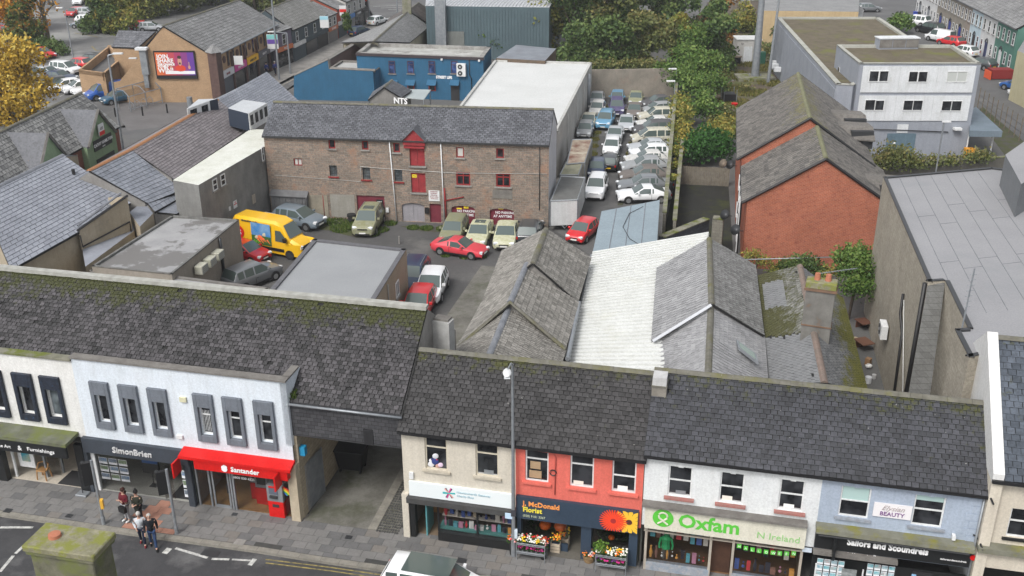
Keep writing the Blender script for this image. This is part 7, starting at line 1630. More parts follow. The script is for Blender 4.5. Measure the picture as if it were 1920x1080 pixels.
t,Q=sroof('blue_grey_slate_building','weathered blue grey slate roof in the middle of the left terrace',[(166,320),(245,281),(345,355),(277,382)],6.6,4.2,GS2,ORT,.5,.35)
sroof('slate_lean_to','lower grey slate lean-to below the weathered blue grey roof',[(277,382),(345,348),(357,360),(290,398)],4.2,3.8,GS2,None,.5,.35);sroof('metal_lean_to','dark ribbed sheet lean-to beside the pebbledash building',[(293,398),(357,362),(383,373),(330,402)],3.7,3.2,GSL,None,.3,3)
t,Q=sroof('large_grey_slate_building','largest smooth grey slate roof at the left edge with a black vent pipe',[(-40,367),(118,291),(245,381),(20,507)],7.0,4.4,GSL,LEAD,.62,.36,BGE)
g=G(139,330,6.1);MB().cyl((g.x,g.y,5.7),.12,.9,8).build('vent_pipe',BLACK,t)
for u,v in((135,356),(95,379)):g=G(u,v,5.4);BX((g.x,g.y,g.z+.05),(.5,.3,.05),None,.4).build('tile_vent',DARKM,t)
bg_,P=flat_building('beige_gabled_annexe','beige rendered annexe with black verge cutting into the grey slate roof',[(148,432),(238,368),(252,432),(160,500)],3.2,BGE,GSL,0)
a,b=G(146,430,4.6),G(238,366,5.7);q=Fr(a,b);mb=MB();mb.poly([q.w(0,0,0),q.w(q.L,0,0),q.w(q.L,0,5.6),q.w(0,0,4.5)]);mb.poly([q.w(q.L,0,0),q.w(q.L,2,0),q.w(q.L,2,5.2),q.w(q.L,0,5.6)]);mb.build('gable',BGE,bg_);MB().tube([q.w(-.1,-.05,4.55),q.w(q.L,-.05,5.68)],.09,4).build('bargeboard',BLACK,bg_)
pipe(bg_,[q.w(0,-.1,4.2),q.w(.05,-.1,3.4),q.w(q.L*.95,-.1,3.9),q.w(q.L*.95,-.1,3.2)],.05,BLACK,'waste_pipe');MB().tube([q.w(.1,.1,4.8),q.w(q.L-.3,.2,5.9)],.08,5).build('lead_soaker',LEAD,bg_)
flat_building('small_beige_annexe','small beige gable end beside the moss topped wall',[(243,398),(268,377),(287,400),(262,425)],4.0,BGE,GS2,0)
PT1=surf('puddled_felt_roof',(.36,.36,.36),(.27,.27,.275),.5,.5,.08,c=(.16,.155,.15),cov=(.49,.53),cscale=.28)
f1_,P=flat_building('patchy_flat_roof_building','flat roofed building with puddle stained grey felt behind the mossy roof',[(322,404),(448,412),(322,514),(172,499)],3.7,surf('warm_grey_render',(.30,.27,.23),(.25,.225,.19),.8,.9,.1),PT1,.12,surf('felt_edge',(.12,.12,.115),(.2,.2,.19),2,.7,.1),pw=.15)
q=Fr(G(322,514,3.7),G(448,412,3.7))
pipe(f1_,[q.w(q.L*.66,-.1,3.6),q.w(q.L*.66,-.1,.2)],.1,DARKM,'downpipe')
for i,s in enumerate((.22,.36,.5)):ac(('lowest','middle','highest')[i]+' of three mossy air conditioning units on the patchy flat roof wall',q,0,0,-.35,.9,.6,zz=1.9)if 0 else None
for i,(u,v)in enumerate(((376,503),(392,490),(407,478))):
    x,z=q.px(u,v,-.3);t=thing('air_conditioner',('lowest','middle','highest')[i]+' of three boxy air conditioners stepping up the grey wall','air conditioner',q.w(x,-.3,z),q.ang,'outdoor air conditioning units');BX((x,-.35,z),(.85,.55,.55),q).build('casing',surf('aged_white_casing',(.5,.49,.42),(.38,.38,.3),2,.7,.1),t,bevel=.03)
    for k in range(4):BX((x,-.635,z-.18+k*.12),(.75,.02,.05),q).build('louvre',GREYM,t)
flat_building('front_patchy_roof','lower strip of stained flat roof just behind the left mossy ridge',[(172,505),(325,517),(505,540),(500,590),(140,570)],3.3,CONC,PT1,.05)
f2_,P=flat_building('grey_flat_roof_building','single storey building with plain grey flat roof in the middle of the yard',[(588,448),(762,467),(697,573),(497,553)],3.5,surf('fawn_render',(.38,.31,.23),(.33,.27,.20),.7,.9,.08),surf('plain_grey_felt',(.30,.31,.32),(.27,.28,.29),.4,.55,.05,c=(.36,.36,.37),cov=(.66,.7),cscale=.8),.08,surf('dark_felt_edge',(.14,.14,.15),(.11,.11,.12),2,.6,.05),pw=.3)
q=Fr(G(697,573,3.5),G(762,467,3.5));r=(q.L*.62,1.5,q.L*.62+.8,2.5);window(q,*r,f2_,WHITE,GLB,y=-.02,sill=True,mu=(.5,));pipe(f2_,[q.w(q.L*.4,-.06,3.3),q.w(q.L*.4,-.06,.1)],.04,CONC,'downpipe')
lwall('moss_topped_wall','old moss covered wall top between the beige annexe and the patchy flat roof',G(262,430,2.0),G(322,402,2.0),4.0,CONCM,.4)
# dormers
def dormer(name,label,px,z,h,wm,wins):
    t,P=flat_building(name,label,px,z,wm,surf('pale_dormer_roof',(.5,.52,.54),(.45,.47,.49),.8,.6,0),0,z0=z-h);a,b=G(*px[0],z),G(*px[1],z);q=Fr(a,b)
    BX((q.L/2,-.03,z-h/2),(q.L,.04,h),q).build('front_boarding',WHITE,t)
    for i in range(wins):x=q.L*(i+.5)/wins;BX((x,-.07,z-h*.42),(q.L/wins*.55,.03,h*.55),q).build('pane',GL,t)
    return t
dormer('large_dormer','large flat roofed dormer with white window front and navy cheek',[(465,213),(500,193),(456,187),(427,203)],7.0,1.5,flat('navy_cheek',(.02,.03,.05),.6),4);dormer('small_dormer','smaller flat roofed dormer with navy cheeks beside the orange ridge',[(350,204),(392,189),(408,185),(372,186)],7.2,1.4,flat('navy_cheek',(.02,.03,.05),.6),2)
sroof('terrace_end_roof','blue grey slate roof carrying the large dormer beside the road',[(408,187),(500,135),(560,190),(470,240)],6.6,4.9,GS2,None,.5,.35)
# green fronted building
GRN=surf('sage_green_render',(.24,.33,.20),(.21,.29,.175),.8,.8,.05);RBK=brickmat('red_brick',(.26,.07,.045),(.2,.055,.04),(.22,.17,.14),.225,.08,.01,.85,.5)
CSL=slatemat('pale_weathered_slate',(.12,.12,.118),(.27,.27,.26),moss=.1,zr=(3,8),mthr=1.1)
cz,ce=7.2,4.4;Q=[G(-60,395,ce),G(224,238,ce),G(152,174,cz),G(-110,300,cz)];t=thing('green_fronted_building','slate roofed red brick building with two sage green gablets at the left','building',G(120,260),0)
roofslab(Q,CSL,t);slates(Q,.42,.38,CSL,t,0);ridge(Q[3],Q[2],RIDGC,t);q=Fr(Q[0].lerp(Q[3],.04),Q[1].lerp(Q[2],.04));BX((q.L/2,.15,ce/2-.02),(q.L,.3,ce),q).build('wall',RBK,t)
bk=Vc((Q[3].x-Q[0].x,Q[3].y-Q[0].y,0));B1=Q[1]+bk*2;B0=Q[0]+bk*2;roofslab([Q[3],Q[2],B1,B0],CSL,t,name='rear_roof');mb=MB();i_=Q[1].lerp(Q[2],.04);mb.poly([(i_.x,i_.y,0),(B1.x,B1.y,0),(B1.x,B1.y,ce),(Q[2].x,Q[2].y,cz-.12),(i_.x,i_.y,ce)]);mb.build('gable',RBK,t)
for i,(ua,va,ul,vl,ur,vr)in enumerate(((183,206,160,262,214,238),(88,250,66,312,124,284))):
    x0,_=q.px(ul,vl,-.5);x1,_=q.px(ur,vr,-.5);xa_,za=q.px(ua,va,-.5);xm=(x0+x1)/2;za=min(za,7.3);mb=MB();mb.poly([q.w(x0,-.5,0),q.w(x1,-.5,0),q.w(x1,-.5,ce),q.w(xm,-.5,za),q.w(x0,-.5,ce)]);mb.quad(q.w(x1,-.5,0),q.w(x1,.2,0),q.w(x1,.2,ce),q.w(x1,-.5,ce));mb.quad(q.w(x0,-.5,0),q.w(x0,.2,0),q.w(x0,.2,ce),q.w(x0,-.5,ce));mb.build('gablet',GRN,t)
    for s in(x0,x1):
        mb=MB();mb.hull(ccw([q.w(s,-.65,ce),q.w(xm,-.65,za+.05),q.w(xm,3.4,za+.05),q.w(s,.3,ce)]),.1);mb.build('gablet_roof',WSL,t);MB().tube([q.w(s,-.66,ce),q.w(xm,-.66,za+.06)],.12,4).build('coping',COPG,t)
    w_=(x1-x0)*.62;s_=pbox(t,'sign_board',BLK,q,(xm+.1,-.55,ce-.35 if i else ce-.25),(w_,.06,.9));text(s_,"CATHY HAMILTON",q,xm+.1,ce-.35,w_/8.2,TXW,y=-.6,align='CENTER',bold=.006);text(s_,"SALON",q,xm+.1,ce-.6,.14,TXW,y=-.6,align='CENTER')
    if i==0:
        pbox(t,'shop_front',BLK,q,(xm+.2,-.54,1.5),(w_,.05,3.0));pbox(t,'glazing',surf('aqua_glass',(.2,.42,.42),(.1,.2,.2),1.5,.2,0),q,(xm+.7,-.58,1.6),(w_*.3,.03,2.2));lt_=pbox(t,'letting_board',WHITE,q,(xm-.1,-.7,ce+.9),(.9,.08,.95));pbox(lt_,'red_band',REDM,q,(xm-.1,-.75,ce+.6),(.86,.02,.32));text(lt_,"LET",q,xm-.1,ce+.9,.3,BLACK,y=-.76,align='CENTER')
        mb=MB();mb.hull(ccw([G(135,298,3.0),G(164,299,3.0),G(203,273,3.0),G(182,270,3.0)]),.2);mb.build('entrance_canopy',PATR,t)
iv=thing('autumn_creeper','orange autumn creeper climbing between the green gablet and the grey slates','climbing plant',G(55,330),0);mb=MB();rl=Rnd(5)
AUT=leafmat('autumn_orange',[(.22,.07,.01),(.42,.15,.015),(.55,.26,.03),(.45,.32,.05)])
leaves(mb,[tuple(G(u,v,z))+(r,)for u,v,z,r in((45,268,6.2,.45),(47,285,5.6,.7),(50,300,5.0,.8),(55,318,4.5,.9),(60,332,4.0,.8),(50,330,4.0,.7),(158,245,4.8,.35),(155,258,4.2,.35))],2600,.13,rl,.3);mb.build('foliage',AUT,iv);MB().tube([G(55,345,0),G(52,300,5)],.06,5).build('stem',TIMBER,iv)

# billboard building and the shops along the far street
TAN=brickmat('tan_brick',(.44,.29,.17),(.38,.25,.145),(.34,.25,.17),.23,.08,.008,.85,.4);BRN=surf('brown_brick',(.12,.075,.065),(.09,.055,.05),3,.85,.2);FSL=slatemat('far_grey_slate',(.18,.18,.178),(.27,.27,.268),moss=.1,zr=(5,9),mthr=1.1)
ga,gc_=G(218,192,0),G(402,192,0);bq=Fr(ga,gc_);ST=Fr(G(402,190),G(692,45));bb=thing('billboard_building','tan brick gabled building with a large lottery billboard on its end wall','building',bq.w(0,0,0),bq.ang)
za_=bq.Z(306,50);ze_=bq.Z(374,92);zl=bq.Z(222,138)
mb=MB();X=bq.X;mb.poly([bq.w(0,0,0),bq.w(X(402,190),0,0),bq.w(X(402,105),0,bq.Z(402,108)),bq.w(X(374,92),0,ze_),bq.w(X(306,50),0,za_),bq.w(X(222,135),0,zl*.75),bq.w(0,0,zl*.7)]);mb.build('gable',TAN,bb)
R0=bq.w(X(306,50),-.1,za_+.1);R1=G(448,0,za_+.1);E0=bq.w(X(402,105),-.1,bq.Z(402,106));E1=G(522,46,E0.z)
roofslab([E0,E1,R1,R0],FSL,bb);slates([E0,E1,R1,R0],.45,.4,FSL,bb,0);L0=bq.w(X(262,92),.4,bq.Z(262,95));L1=L0+(R1-R0);roofslab([L1,L0,R0,R1],FSL,bb);ridge(R0,R1,RIDGC,bb,step=.8)
MB().tube([E0,E1],.12,5).build('gutter',GREYM,bb);SW=Fr(Vc((E0.x-.1,E0.y,0)),Vc((E1.x-.1,E1.y,0)));BX((SW.L/2,.25,E0.z/2),(SW.L,.3,E0.z),SW).build('side_wall',TAN,bb);BX((0.1,-.1,E0.z*.55),(1.5,1.0,E0.z*1.1),SW).build('corner_pillar',BRN,bb);mb=MB();c_=SW.w(.1,-.1,0);mb.cyl((c_.x,c_.y,E0.z*1.1),1.1,.8,4,.1);mb.build('pillar_cap',FSL,bb)
shopc=[((.6,.6,.62),REDF),((.55,.06,.28),None),((.75,.42,.02),None),((.1,.1,.12),None),((.5,.5,.55),None)]
nms=('IRWIN','PINK NAILS','AMBER CAFE','BEAUTY','GENTS')
for i in range(5):
    x0=1.2+i*(SW.L-1.4)/5;x1=x0+(SW.L-1.4)/5-.3;pbox(bb,'pilaster',BRN,SW,(x0-.15,.0,2.4),(.3,.35,4.8));f_=pbox(bb,'shop_fascia',flat('fascia_%d'%i,shopc[i][0],.5),SW,((x0+x1)/2,-.1,2.75),(x1-x0,.3,.75));text(f_,nms[i],SW,(x0+x1)/2,2.6,.38,(REDF,TXW,BLACK,TXW,BLACK)[i],y=-.27,align='CENTER')
    pbox(bb,'shop_window',GL if i else surf('roller_shutter',(.12,.13,.15),(.1,.11,.13),3,.5,0),SW,((x0+x1)/2,.06,1.15),(x1-x0,.1,2.2));MB().tube([SW.w((x0+x1)/2,.02,4.3),SW.w((x0+x1)/2,.1,4.3)],.42,14).build('brick_roundel',BRN,bb)
    for s in(.18,.82):pbox(bb,'slit_window',GL,SW,(x0+(x1-x0)*s,.07,4.2),(.35,.08,1.4));pbox(bb,'window_surround',BRN,SW,(x0+(x1-x0)*s,.08,4.2),(.6,.06,1.7))
# billboard (flat print)
bx0,bz1=bq.px(286,96,-.3);bx1,bz0=bq.px(370,148,-.3);bd=thing('billboard','large orange to purple lottery advertising billboard on the tan brick gable','billboard',bq.w((bx0+bx1)/2,-.2,bz0),bq.ang);BW,BH=bx1-bx0,bz1-bz0
BX(((bx0+bx1)/2,-.12,(bz0+bz1)/2),(BW,.2,BH),bq).build('frame',BLACK,bd)
cols=[(.62,.14,.04),(.55,.10,.05),(.45,.06,.08),(.35,.04,.12),(.22,.04,.2),(.12,.04,.28)]
for i in range(6):BX((bx0+BW*(.03+.157*(i+.5)),-.235,(bz0+bz1)/2+.12),(BW*.157,.01,BH*.82),bq).build('poster_panel',flat('poster_%d'%i,cols[i],.5),bd)
BX(((bx0+bx1)/2+BW*.1,-.245,bz0+BH*.23),(BW*.72,.01,BH*.11),bq).build('web_strip',TXW,bd);PK=flat('poster_skin',(.55,.28,.2),.6);PR=flat('poster_shirt',(.6,.05,.02),.6);cx_=bx0+BW*.62
def disc(cx,cz,rx,rz,m,y,nm='poster_figure'):mb=MB();mb.poly([bq.w(cx+rx*cos(k*pi/8),y,cz+rz*sin(k*pi/8))for k in range(16)]);mb.build(nm,m,bd)
disc(cx_,bz0+BH*.38,BW*.13,BH*.12,PR,-.25);disc(cx_,bz0+BH*.62,BW*.05,BH*.15,PK,-.256);disc(cx_,bz0+BH*.78,BW*.05,BH*.06,flat('poster_hair',(.04,.02,.02),.6),-.258);disc(cx_,bz0+BH*.56,BW*.022,BH*.04,BLACK,-.26)
for s in(-.22,.22):disc(cx_+BW*s,bz0+BH*.42,BW*.03,BH*.07,PK,-.255);BX((cx_+BW*s,-.257,bz0+BH*.54),(BW*.018,.01,BH*.14),bq).build('poster_figure',PK,bd)
for i,(s,z_,sz)in enumerate((("JOIN,",.74,.2),("SHARE",.59,.2),("THE CHANCE",.49,.1),("TO HELP",.41,.1),("WIN!",.23,.24))):text(bd,s,bq,bx0+BW*.07,bz0+BH*z_,BH*sz,TXW,y=-.26,bold=.02)
d_=thing('flue_duct','tall pale blue grey duct fixed to the tan brick gable left of the billboard','duct',bq.w(X(272,130),-.2,2),0);BX((X(273,115),-.3,bq.Z(273,115)),(.75,.6,(bq.Z(273,92)-bq.Z(273,138))),bq).build('duct_body',GREYM,d_);BX((X(268,90),-.35,bq.Z(270,90)),(1.3,.9,.25),bq).build('cowl',OWP,d_);BX((X(277,150),-.3,bq.Z(277,150)),(.5,.4,1.6),bq).build('elbow',GREYM,d_)
pb_=thing('parking_board','blue and white parking tariff board on two posts below the billboard','sign',G(335,186),0);a,b=G(327,190),G(345,188);q=Fr(a,b)
for s in(0,q.L):MB().cyl(q.w(s,0,0),.05,2.2,5).build('post',GREYM,pb_)
BX((q.L/2,0,2.9),(q.L*1.2,.1,1.3),q).build('board',TXW,pb_);BX((q.L/2,-.07,2.85),(q.L*.95,.02,.85),q).build('blue_panel',flat('sign_navy',(.02,.07,.25),.5),pb_);text(pb_,"P",q,q.L*.2,2.55,.6,TXW,y=-.1)
flat_building('tan_brick_yard_building','low tan brick walled yard with slate back roof left of the billboard gable',[(147,131),(196,137),(230,108),(205,85)],3.2,TAN,ASPH,.9,TAN)
sroof('small_slate_wing','small dark slate roofed wing behind the tan brick gable',[(222,57),(292,59),(258,90),(210,88)],6.6,4.9,WSL,None,.5,.4,TAN)
# street row beyond: each building its own thing
DTL=surf('dark_teal_render',(.07,.095,.11),(.06,.08,.095),1,.7,0)
def srow(name,label,u0,v0,u1,v1,ve,zr,wm,sm,nwin,shops,dep=7.0):
    """front wall base from px (u0,v0) to (u1,v1); eave seen at ve above u0"""
    a,b=G(u0,v0),G(u1,v1);q=Fr(a,b);he_=hgt(u0,v0,ve);t=thing(name,label,'building',q.w(0,0,0),q.ang)
    BX((q.L/2,.15,he_/2),(q.L,.3,he_),q).build('wall',wm,t);Q=[q.w(-.05,-.2,he_),q.w(q.L+.05,-.2,he_),q.w(q.L+.05,dep/2,he_+zr),q.w(-.05,dep/2,he_+zr)]
    roofslab(Q,sm,t);slates(Q,.5,.45,sm,t,0);roofslab([Q[3],Q[2],q.w(q.L,dep,he_),q.w(0,dep,he_)],sm,t,name='rear_roof');ridge(Q[3],Q[2],RIDGC,t,step=1)
    for x in(.02,q.L-.02):mb=MB();mb.poly([q.w(x,.1,0),q.w(x,dep,0),q.w(x,dep,he_),q.w(x,dep/2,he_+zr-.1),q.w(x,.1,he_)]);mb.build('gable',wm,t)
    for i in range(nwin):x=q.L*(i+.5)/nwin;window(q,x-.45,he_*.6,x+.45,he_*.9,t,WHITE,GL,y=-.02,tr=(.5,),sill=True)
    n=len(shops)
    for i,(m_,s_,m2)in enumerate(shops):
        x0,x1=q.L*i/n+.15,q.L*(i+1)/n-.15;f_=pbox(t,'shop_fascia',m_,q,((x0+x1)/2,-.1,he_*.5),(x1-x0,.25,he_*.12))
        if s_:text(f_,s_,q,(x0+x1)/2,he_*.47,.42,TXW,y=-.25,align='CENTER')
        pbox(t,'shop_front',m2,q,((x0+x1)/2,-.03,he_*.21),(x1-x0,.08,he_*.42))
    return t
OF1=flat('orange_fascia',(.55,.16,.06),.5);SHT=surf('grey_shutter',(.22,.21,.21),(.19,.18,.18),3,.5,0);WF1=flat('white_fascia',(.6,.6,.6),.5)
srow('lilac_shop','narrow lilac painted shop with orange sign beside the tan brick building',522,128,551,116,62,1.2,surf('lilac_render',(.17,.15,.20),(.14,.12,.17),1,.8,0),FSL,1,[(OF1,'PIZZA',GL)])
srow('dark_teal_shops','dark teal two storey shops with brown grey tiled roof along the far street',552,116,616,82,57,2.6,DTL,slatemat('brown_grey_tile',(.17,.168,.155),(.23,.228,.215),None),4,[(WF1,'Sushi',DTL),(DTL,'',GL),(DTL,'',BLK)])
srow('white_upper_shop','narrow white rendered shop with orange fascia and closed shutter',617,82,634,73,32,1.6,WHW,FSL,2,[(OF1,'ISTANBUL',SHT)]);srow('red_brick_shop','narrow orange red brick shop with a green creeper down its front',635,72,651,63,18,1.6,surf('orange_red_wall',(.36,.09,.05),(.3,.07,.04),2,.8,0),FSL,1,[(WF1,'',DTL)])
srow('white_corner_shops','white corner building with blue and black shop fascias by the traffic lights',652,63,692,42,4,1.5,WHW,FSL,4,[(flat('blue_fascia',(.06,.2,.5),.5),'',SHT),(BLK,'CORNER',GL),(BLK,'',GL)])
tr_=thing('shop_creeper','green creeper hanging down the orange red brick shop','climbing plant',G(648,70),0);mb=MB();leaves(mb,[tuple(G(u,v,z))+(.7,)for u,v,z in((649,30,4.5),(651,42,3.2),(652,52,2.2))],700,.2,rl,.3);LGR=leafmat('mid_green_leaves',[(.012,.03,.006),(.03,.065,.012),(.07,.12,.02),(.12,.15,.04)]);mb.build('foliage',LGR,tr_)
def board(label,u,v,z,w,h,m,cols=(),hd=0):
    g=G(u,v,z);t=thing('projecting_board',label,'sign',g,0,'agents boards and projecting signs');BX((g.x,g.y,g.z),(w,.08,h)).build('board',m,t);MB().tube([g+Vc((w/2,.1,0)),g+Vc((w/2-.8,.5,0))],.04,4).build('bracket',DARKM,t)
    for i,c_ in enumerate(cols):BX((g.x,g.y-.05,g.z+h*(.33-.33*i)),(w*.95,.02,h*.3)).build('band',c_,t)
board('teal, purple and white agent board on the shops beside the tan brick building',511,78,4.2,1.4,1.8,WF1,(flat('board_teal',(.2,.5,.48),.5),flat('board_purple',(.12,.06,.3),.5)));board('pale blue agent board above the dark teal shops',608,41,4.4,1.2,1.6,WF1,(flat('board_pale_blue',(.3,.55,.65),.5),));board('round pink logo on a white projecting sign above the pink shop',447,113,4.4,1.0,1.0,WF1);board('small white sign by the orange red brick shop',643,20,5.0,1.0,1.4,WF1,(WF1,REDM))
# far street, pavements, car park
patch('street_pavement',[(398,200),(515,160),(700,62),(735,32),(690,40),(520,128),(402,190)],.006,CONC);patch('plaza',[(220,215),(190,185),(400,190),(400,215),(330,235),(240,245)],.009,surf('plaza_paving',(.15,.145,.145),(.12,.115,.115),.5,.8,.2))
patch('far_street',[(360,260),(240,262),(222,240),(335,232),(520,162),(705,64),(745,28),(890,0),(860,-14),(690,10),(720,70),(610,118),(520,180)],.004,ASPH)
patch('side_street',[(1400,-2),(1720,-6),(1760,60),(1900,160),(1960,210),(1960,330),(1880,240),(1800,150),(1700,80),(1640,30),(1330,18)],.004,ASPH)
for pts in([(518,166),(612,116),(708,62)],[(335,232),(470,190)]):stripe('kerb_line',[G(*p)for p in pts],.25,KSM,.02)
for pts in([(560,155),(590,140)],[(620,124),(655,104)],[(630,122),(668,100)]):stripe('road_line',[G(*p)for p in pts],.15,WHT,.012)
for i in range(5):stripe('stop_line',[G(700+i*14,12+i*3),G(760+i*10,10+i*3)],.2,WHT,.012)
patch('car_park',[(-200,260),(-260,60),(0,-20),(330,-25),(330,60),(210,110),(230,200),(150,240)],.005,surf('car_park_tarmac',(.16,.158,.155),(.13,.13,.13),.12,.8,.2,c=(.26,.26,.25),cov=(.48,.62),cscale=.08))
for u in range(8):stripe('bay_line',[G(92+u*20,180+(u%2)),G(112+u*20,172)],.1,WHT,.012)
for pts in([(172,87),(180,95),(208,95)],[(140,62),(165,66),(184,70)]):stripe('kerb_line',[G(*p)for p in pts],.2,YEL,.02)
# cycle shelter
cs=thing('cycle_shelter','metal framed glazed cycle shelter on the plaza below the billboard','cycle shelter',G(275,205),0);a,b=G(246,210),G(305,193);q=Fr(a,b)
for s in(0,.5,1):MB().tube([q.w(q.L*s,0,0),q.w(q.L*s,0,1.7),q.w(q.L*s,.7,2.3),q.w(q.L*s,1.8,2.4),q.w(q.L*s,1.8,0)],.06,5).build('frame_hoop',GREYM,cs)
for y_,z_ in((0,1.7),(1.8,2.4),(0,.3)):MB().tube([q.w(0,y_,z_),q.w(q.L,y_,z_)],.05,4).build('rail',GREYM,cs)
mb=MB();mb.quad(q.w(0,1.82,.3),q.w(q.L,1.82,.3),q.w(q.L,1.82,2.35),q.w(0,1.82,2.35));mb.build('glazing',CG,cs);mb=MB();mb.quad(q.w(0,0,1.7),q.w(q.L,0,1.7),q.w(q.L,.7,2.3),q.w(0,.7,2.3));mb.build('glazing',CG,cs)
for i in range(4):x=q.L*(.2+.2*i);MB().tube([q.w(x,.5,0),q.w(x,.5,.6),q.w(x,.9,.85),q.w(x,1.3,.6),q.w(x,1.3,0)],.035,5).build('cycle_stand',GREYM,cs)
for i,(u,v)in enumerate(((268,217),(314,212),(217,219))):b_=thing('bollard',('black bollard in front of the cycle shelter','black bollard right of the cycle shelter','black bollard by the left street light')[i],'bollard',G(u,v),0,'plaza bollards');MB().cyl(G(u,v),.09,1.0,8).build('post',BLACK,b_)
b_=thing('litter_bin','grey round litter bin on the plaza near the shops','bin',G(357,200),0);MB().cyl(G(357,200),.32,1.1,10).build('bin_body',GREYM,b_)
def lamp(label,u,v,vt,r=.09,arm=0,hd=1):
    h=hgt(u,v,vt);g=G(u,v);t=thing('street_lamp',label,'street lamp',g,0,'far street lamps');MB().tube([g,g+Vc((0,0,h))],r,7,True,[r,r*.6]).build('column',GREYM,t);MB().tube([g+Vc((0,0,h)),g+Vc((arm,0,h+.15))],r*.5,5).build('bracket_arm',GREYM,t);BX((g.x+arm+.35*hd,g.y,h+.18),(.9,.3,.13)).build('lamp_head',WHITE,t);return t
lamp('street lamp in the middle of the car park',139,118,17,.1,-.3,-1);lamp('thin street lamp left of the billboard',270,178,112,.06,-.3,-1);lamp('tall column in front of the dark teal shops',524,-0+150,-60,.14,.2);lamp('shorter street lamp with white head beside the dark teal shops',545,138,62,.13,-1.6,-1)
lamp('tall street light column beside the green fronted building',232,285,104,.13,.6,1);lamp('street light with pale lantern in front of the green gablet',163,325,234,.09,-1.0,-1);lamp('lamp column at the far junction',746,40,-60,.12,.3);lamp('left of two lamps on the lot wall, by the hedge',1265,190,132,.06,-.1,-1);lamp('right lamp rising from the ivy at the lot wall',1262,215,155,.06,-.1,-1)
ts=thing('traffic_signal','red traffic signal at the far junction beside the white corner shops','traffic signal',G(694,44),0);g=G(694,44);MB().cyl(g,.09,3.6,7).build('column',GREYM,ts);BX((g.x-.4,g.y,3.3),(.45,.4,1.2)).build('signal_head',BLACK,ts);BX((g.x-.4,g.y-.22,3.7),(.25,.04,.25)).build('red_lens',REDM,ts)
person('pedestrian in blue top nearer the road by the far shops',tuple(G(501,142)),-110,1.7,fab('blue_top',(.03,.06,.25)),DJN,BSH,HBK,0,.15,group='far pedestrians');person('pedestrian in blue with grey hood walking by the far shops',tuple(G(517,141)),-100,1.75,fab('blue_coat',(.03,.05,.22)),DJN,BSH,HWH,0,.2,group='far pedestrians')
# beyond the blue building
MTL=surf('teal_grey_cladding',(.085,.125,.14),(.075,.11,.125),.5,.6,0);t,P=flat_building('metal_warehouse','large teal grey metal clad warehouse with pale ribbed roof at the top',[(798,11),(1030,14),(1060,-40),(800,-45)],7.0,MTL,surf('pale_ribbed_roof',(.45,.46,.48),(.38,.39,.41),.6,.5,0),0)
q=Fr(G(798,11,7),G(1030,14,7))
for i in range(40):BX((q.L*(i+.5)/40,-.03,3.4),(q.L/40*.8,.05,6.7),q).build('cladding_rib',MTL,t)
for i in range(36):a=P[0].lerp(P[1],0);x=q.L*i/36;mb=MB();mb.tube([q.w(x,.1,7.05),q.w(x,18,7.05)],.08,4);mb.build('roof_rib',OWP,t)
pbox(t,'roller_door',surf('grey_door_panel',(.17,.18,.17),(.14,.15,.14),1,.7,0),q,(q.X(845,40)+0,-.1,1.9),(3.6,.1,3.6));BX((q.X(828,35),-.6,4.2),(1.4,.9,7.4),q).build('flue',GREYM,t)
gable_building('far_slate_house','grey slated house with chimney behind the pink brick wall',(G(700,78,5.5),G(765,21,5.5)),(G(640,80,3.0),G(722,45,3.0)),(G(768,80,3.4),G(804,50,3.4)),surf('yellow_render',(.40,.37,.28),(.33,.30,.22),1,.9,.05),FSL,RIDGC,.5,.4)
t=gable_building('far_ribbed_roof_house','brown ribbed roofed house beside the metal warehouse',(G(765,20,5.6),G(785,5,5.6)),(G(722,45,3.0),G(735,30,3.0)),(G(806,46,3.4),G(822,28,3.4)),surf('yellow_render',(.40,.37,.28)),slatemat('brown_ribbed',(.07,.06,.055),(.12,.10,.09),None),RIDGC,.5,.5)
g=G(763,15,6);ct=thing('far_chimney','rendered chimney with two black pots on the far slated house','chimney',g,0);BX((g.x,g.y,6.2),(1.2,.8,2.2)).build('stack',CONCM,ct)
for s in(-.3,.3):MB().cyl((g.x+s,g.y,7.3),.17,.4,8).build('chimney_pot',BLACK,ct)
lwall('stone_wall','long old stone wall behind the mast compound',G(1350,42),G(1445,38),3.2,surf('old_stone',(.24,.21,.18),(.16,.145,.125),1.2,.95,.3));lwall('stone_wall','old stone wall behind the centre trees, beside parked blue cars',G(1180,62),G(1345,48),1.4,surf('old_stone',(.24,.21,.18)),.3)
patch('compound_ground',[(1345,130),(1345,60),(1470,50),(1600,200),(1440,260),(1340,250)],.006,surf('brown_scrub_ground',(.13,.10,.075),(.09,.075,.055),.6,.95,.3,c=(.085,.10,.03),cov=(.5,.66),cscale=.35));patch('compound_path',[(1352,100),(1366,104),(1386,150),(1372,152)],.012,CONC)
ms=thing('mast','thick grey telecom mast pole rising from a concrete base','mast',G(1415,148),0);g=G(1415,148);MB().tube([g,g+Vc((0,0,15.5))],.45,14,True,[.48,.30]).build('pole',GREYM,ms,smooth=True,autos=50);BX((g.x,g.y,.2),(4.6,3.0,.4)).build('base_slab',CONCM,ms)
for i in range(10):MB().cyl((g.x+.7*cos(i*.63),g.y+.7*sin(i*.63),.4),.05,.25,5).build('anchor_bolt',GREYM,ms)
for z_ in(13.3,13.9):BX((g.x,g.y,z_),(1.6,.6,.12)).build('antenna_bracket',GREYM,ms)
t=thing('compound_lamp_pole','slender lamp column leaning beside the telecom mast','pole',G(1440,158),0);g=G(1440,156);MB().tube([g,g+Vc((.5,0,14))],.16,8,True,[.22,.1]).build('column',GREYM,t)
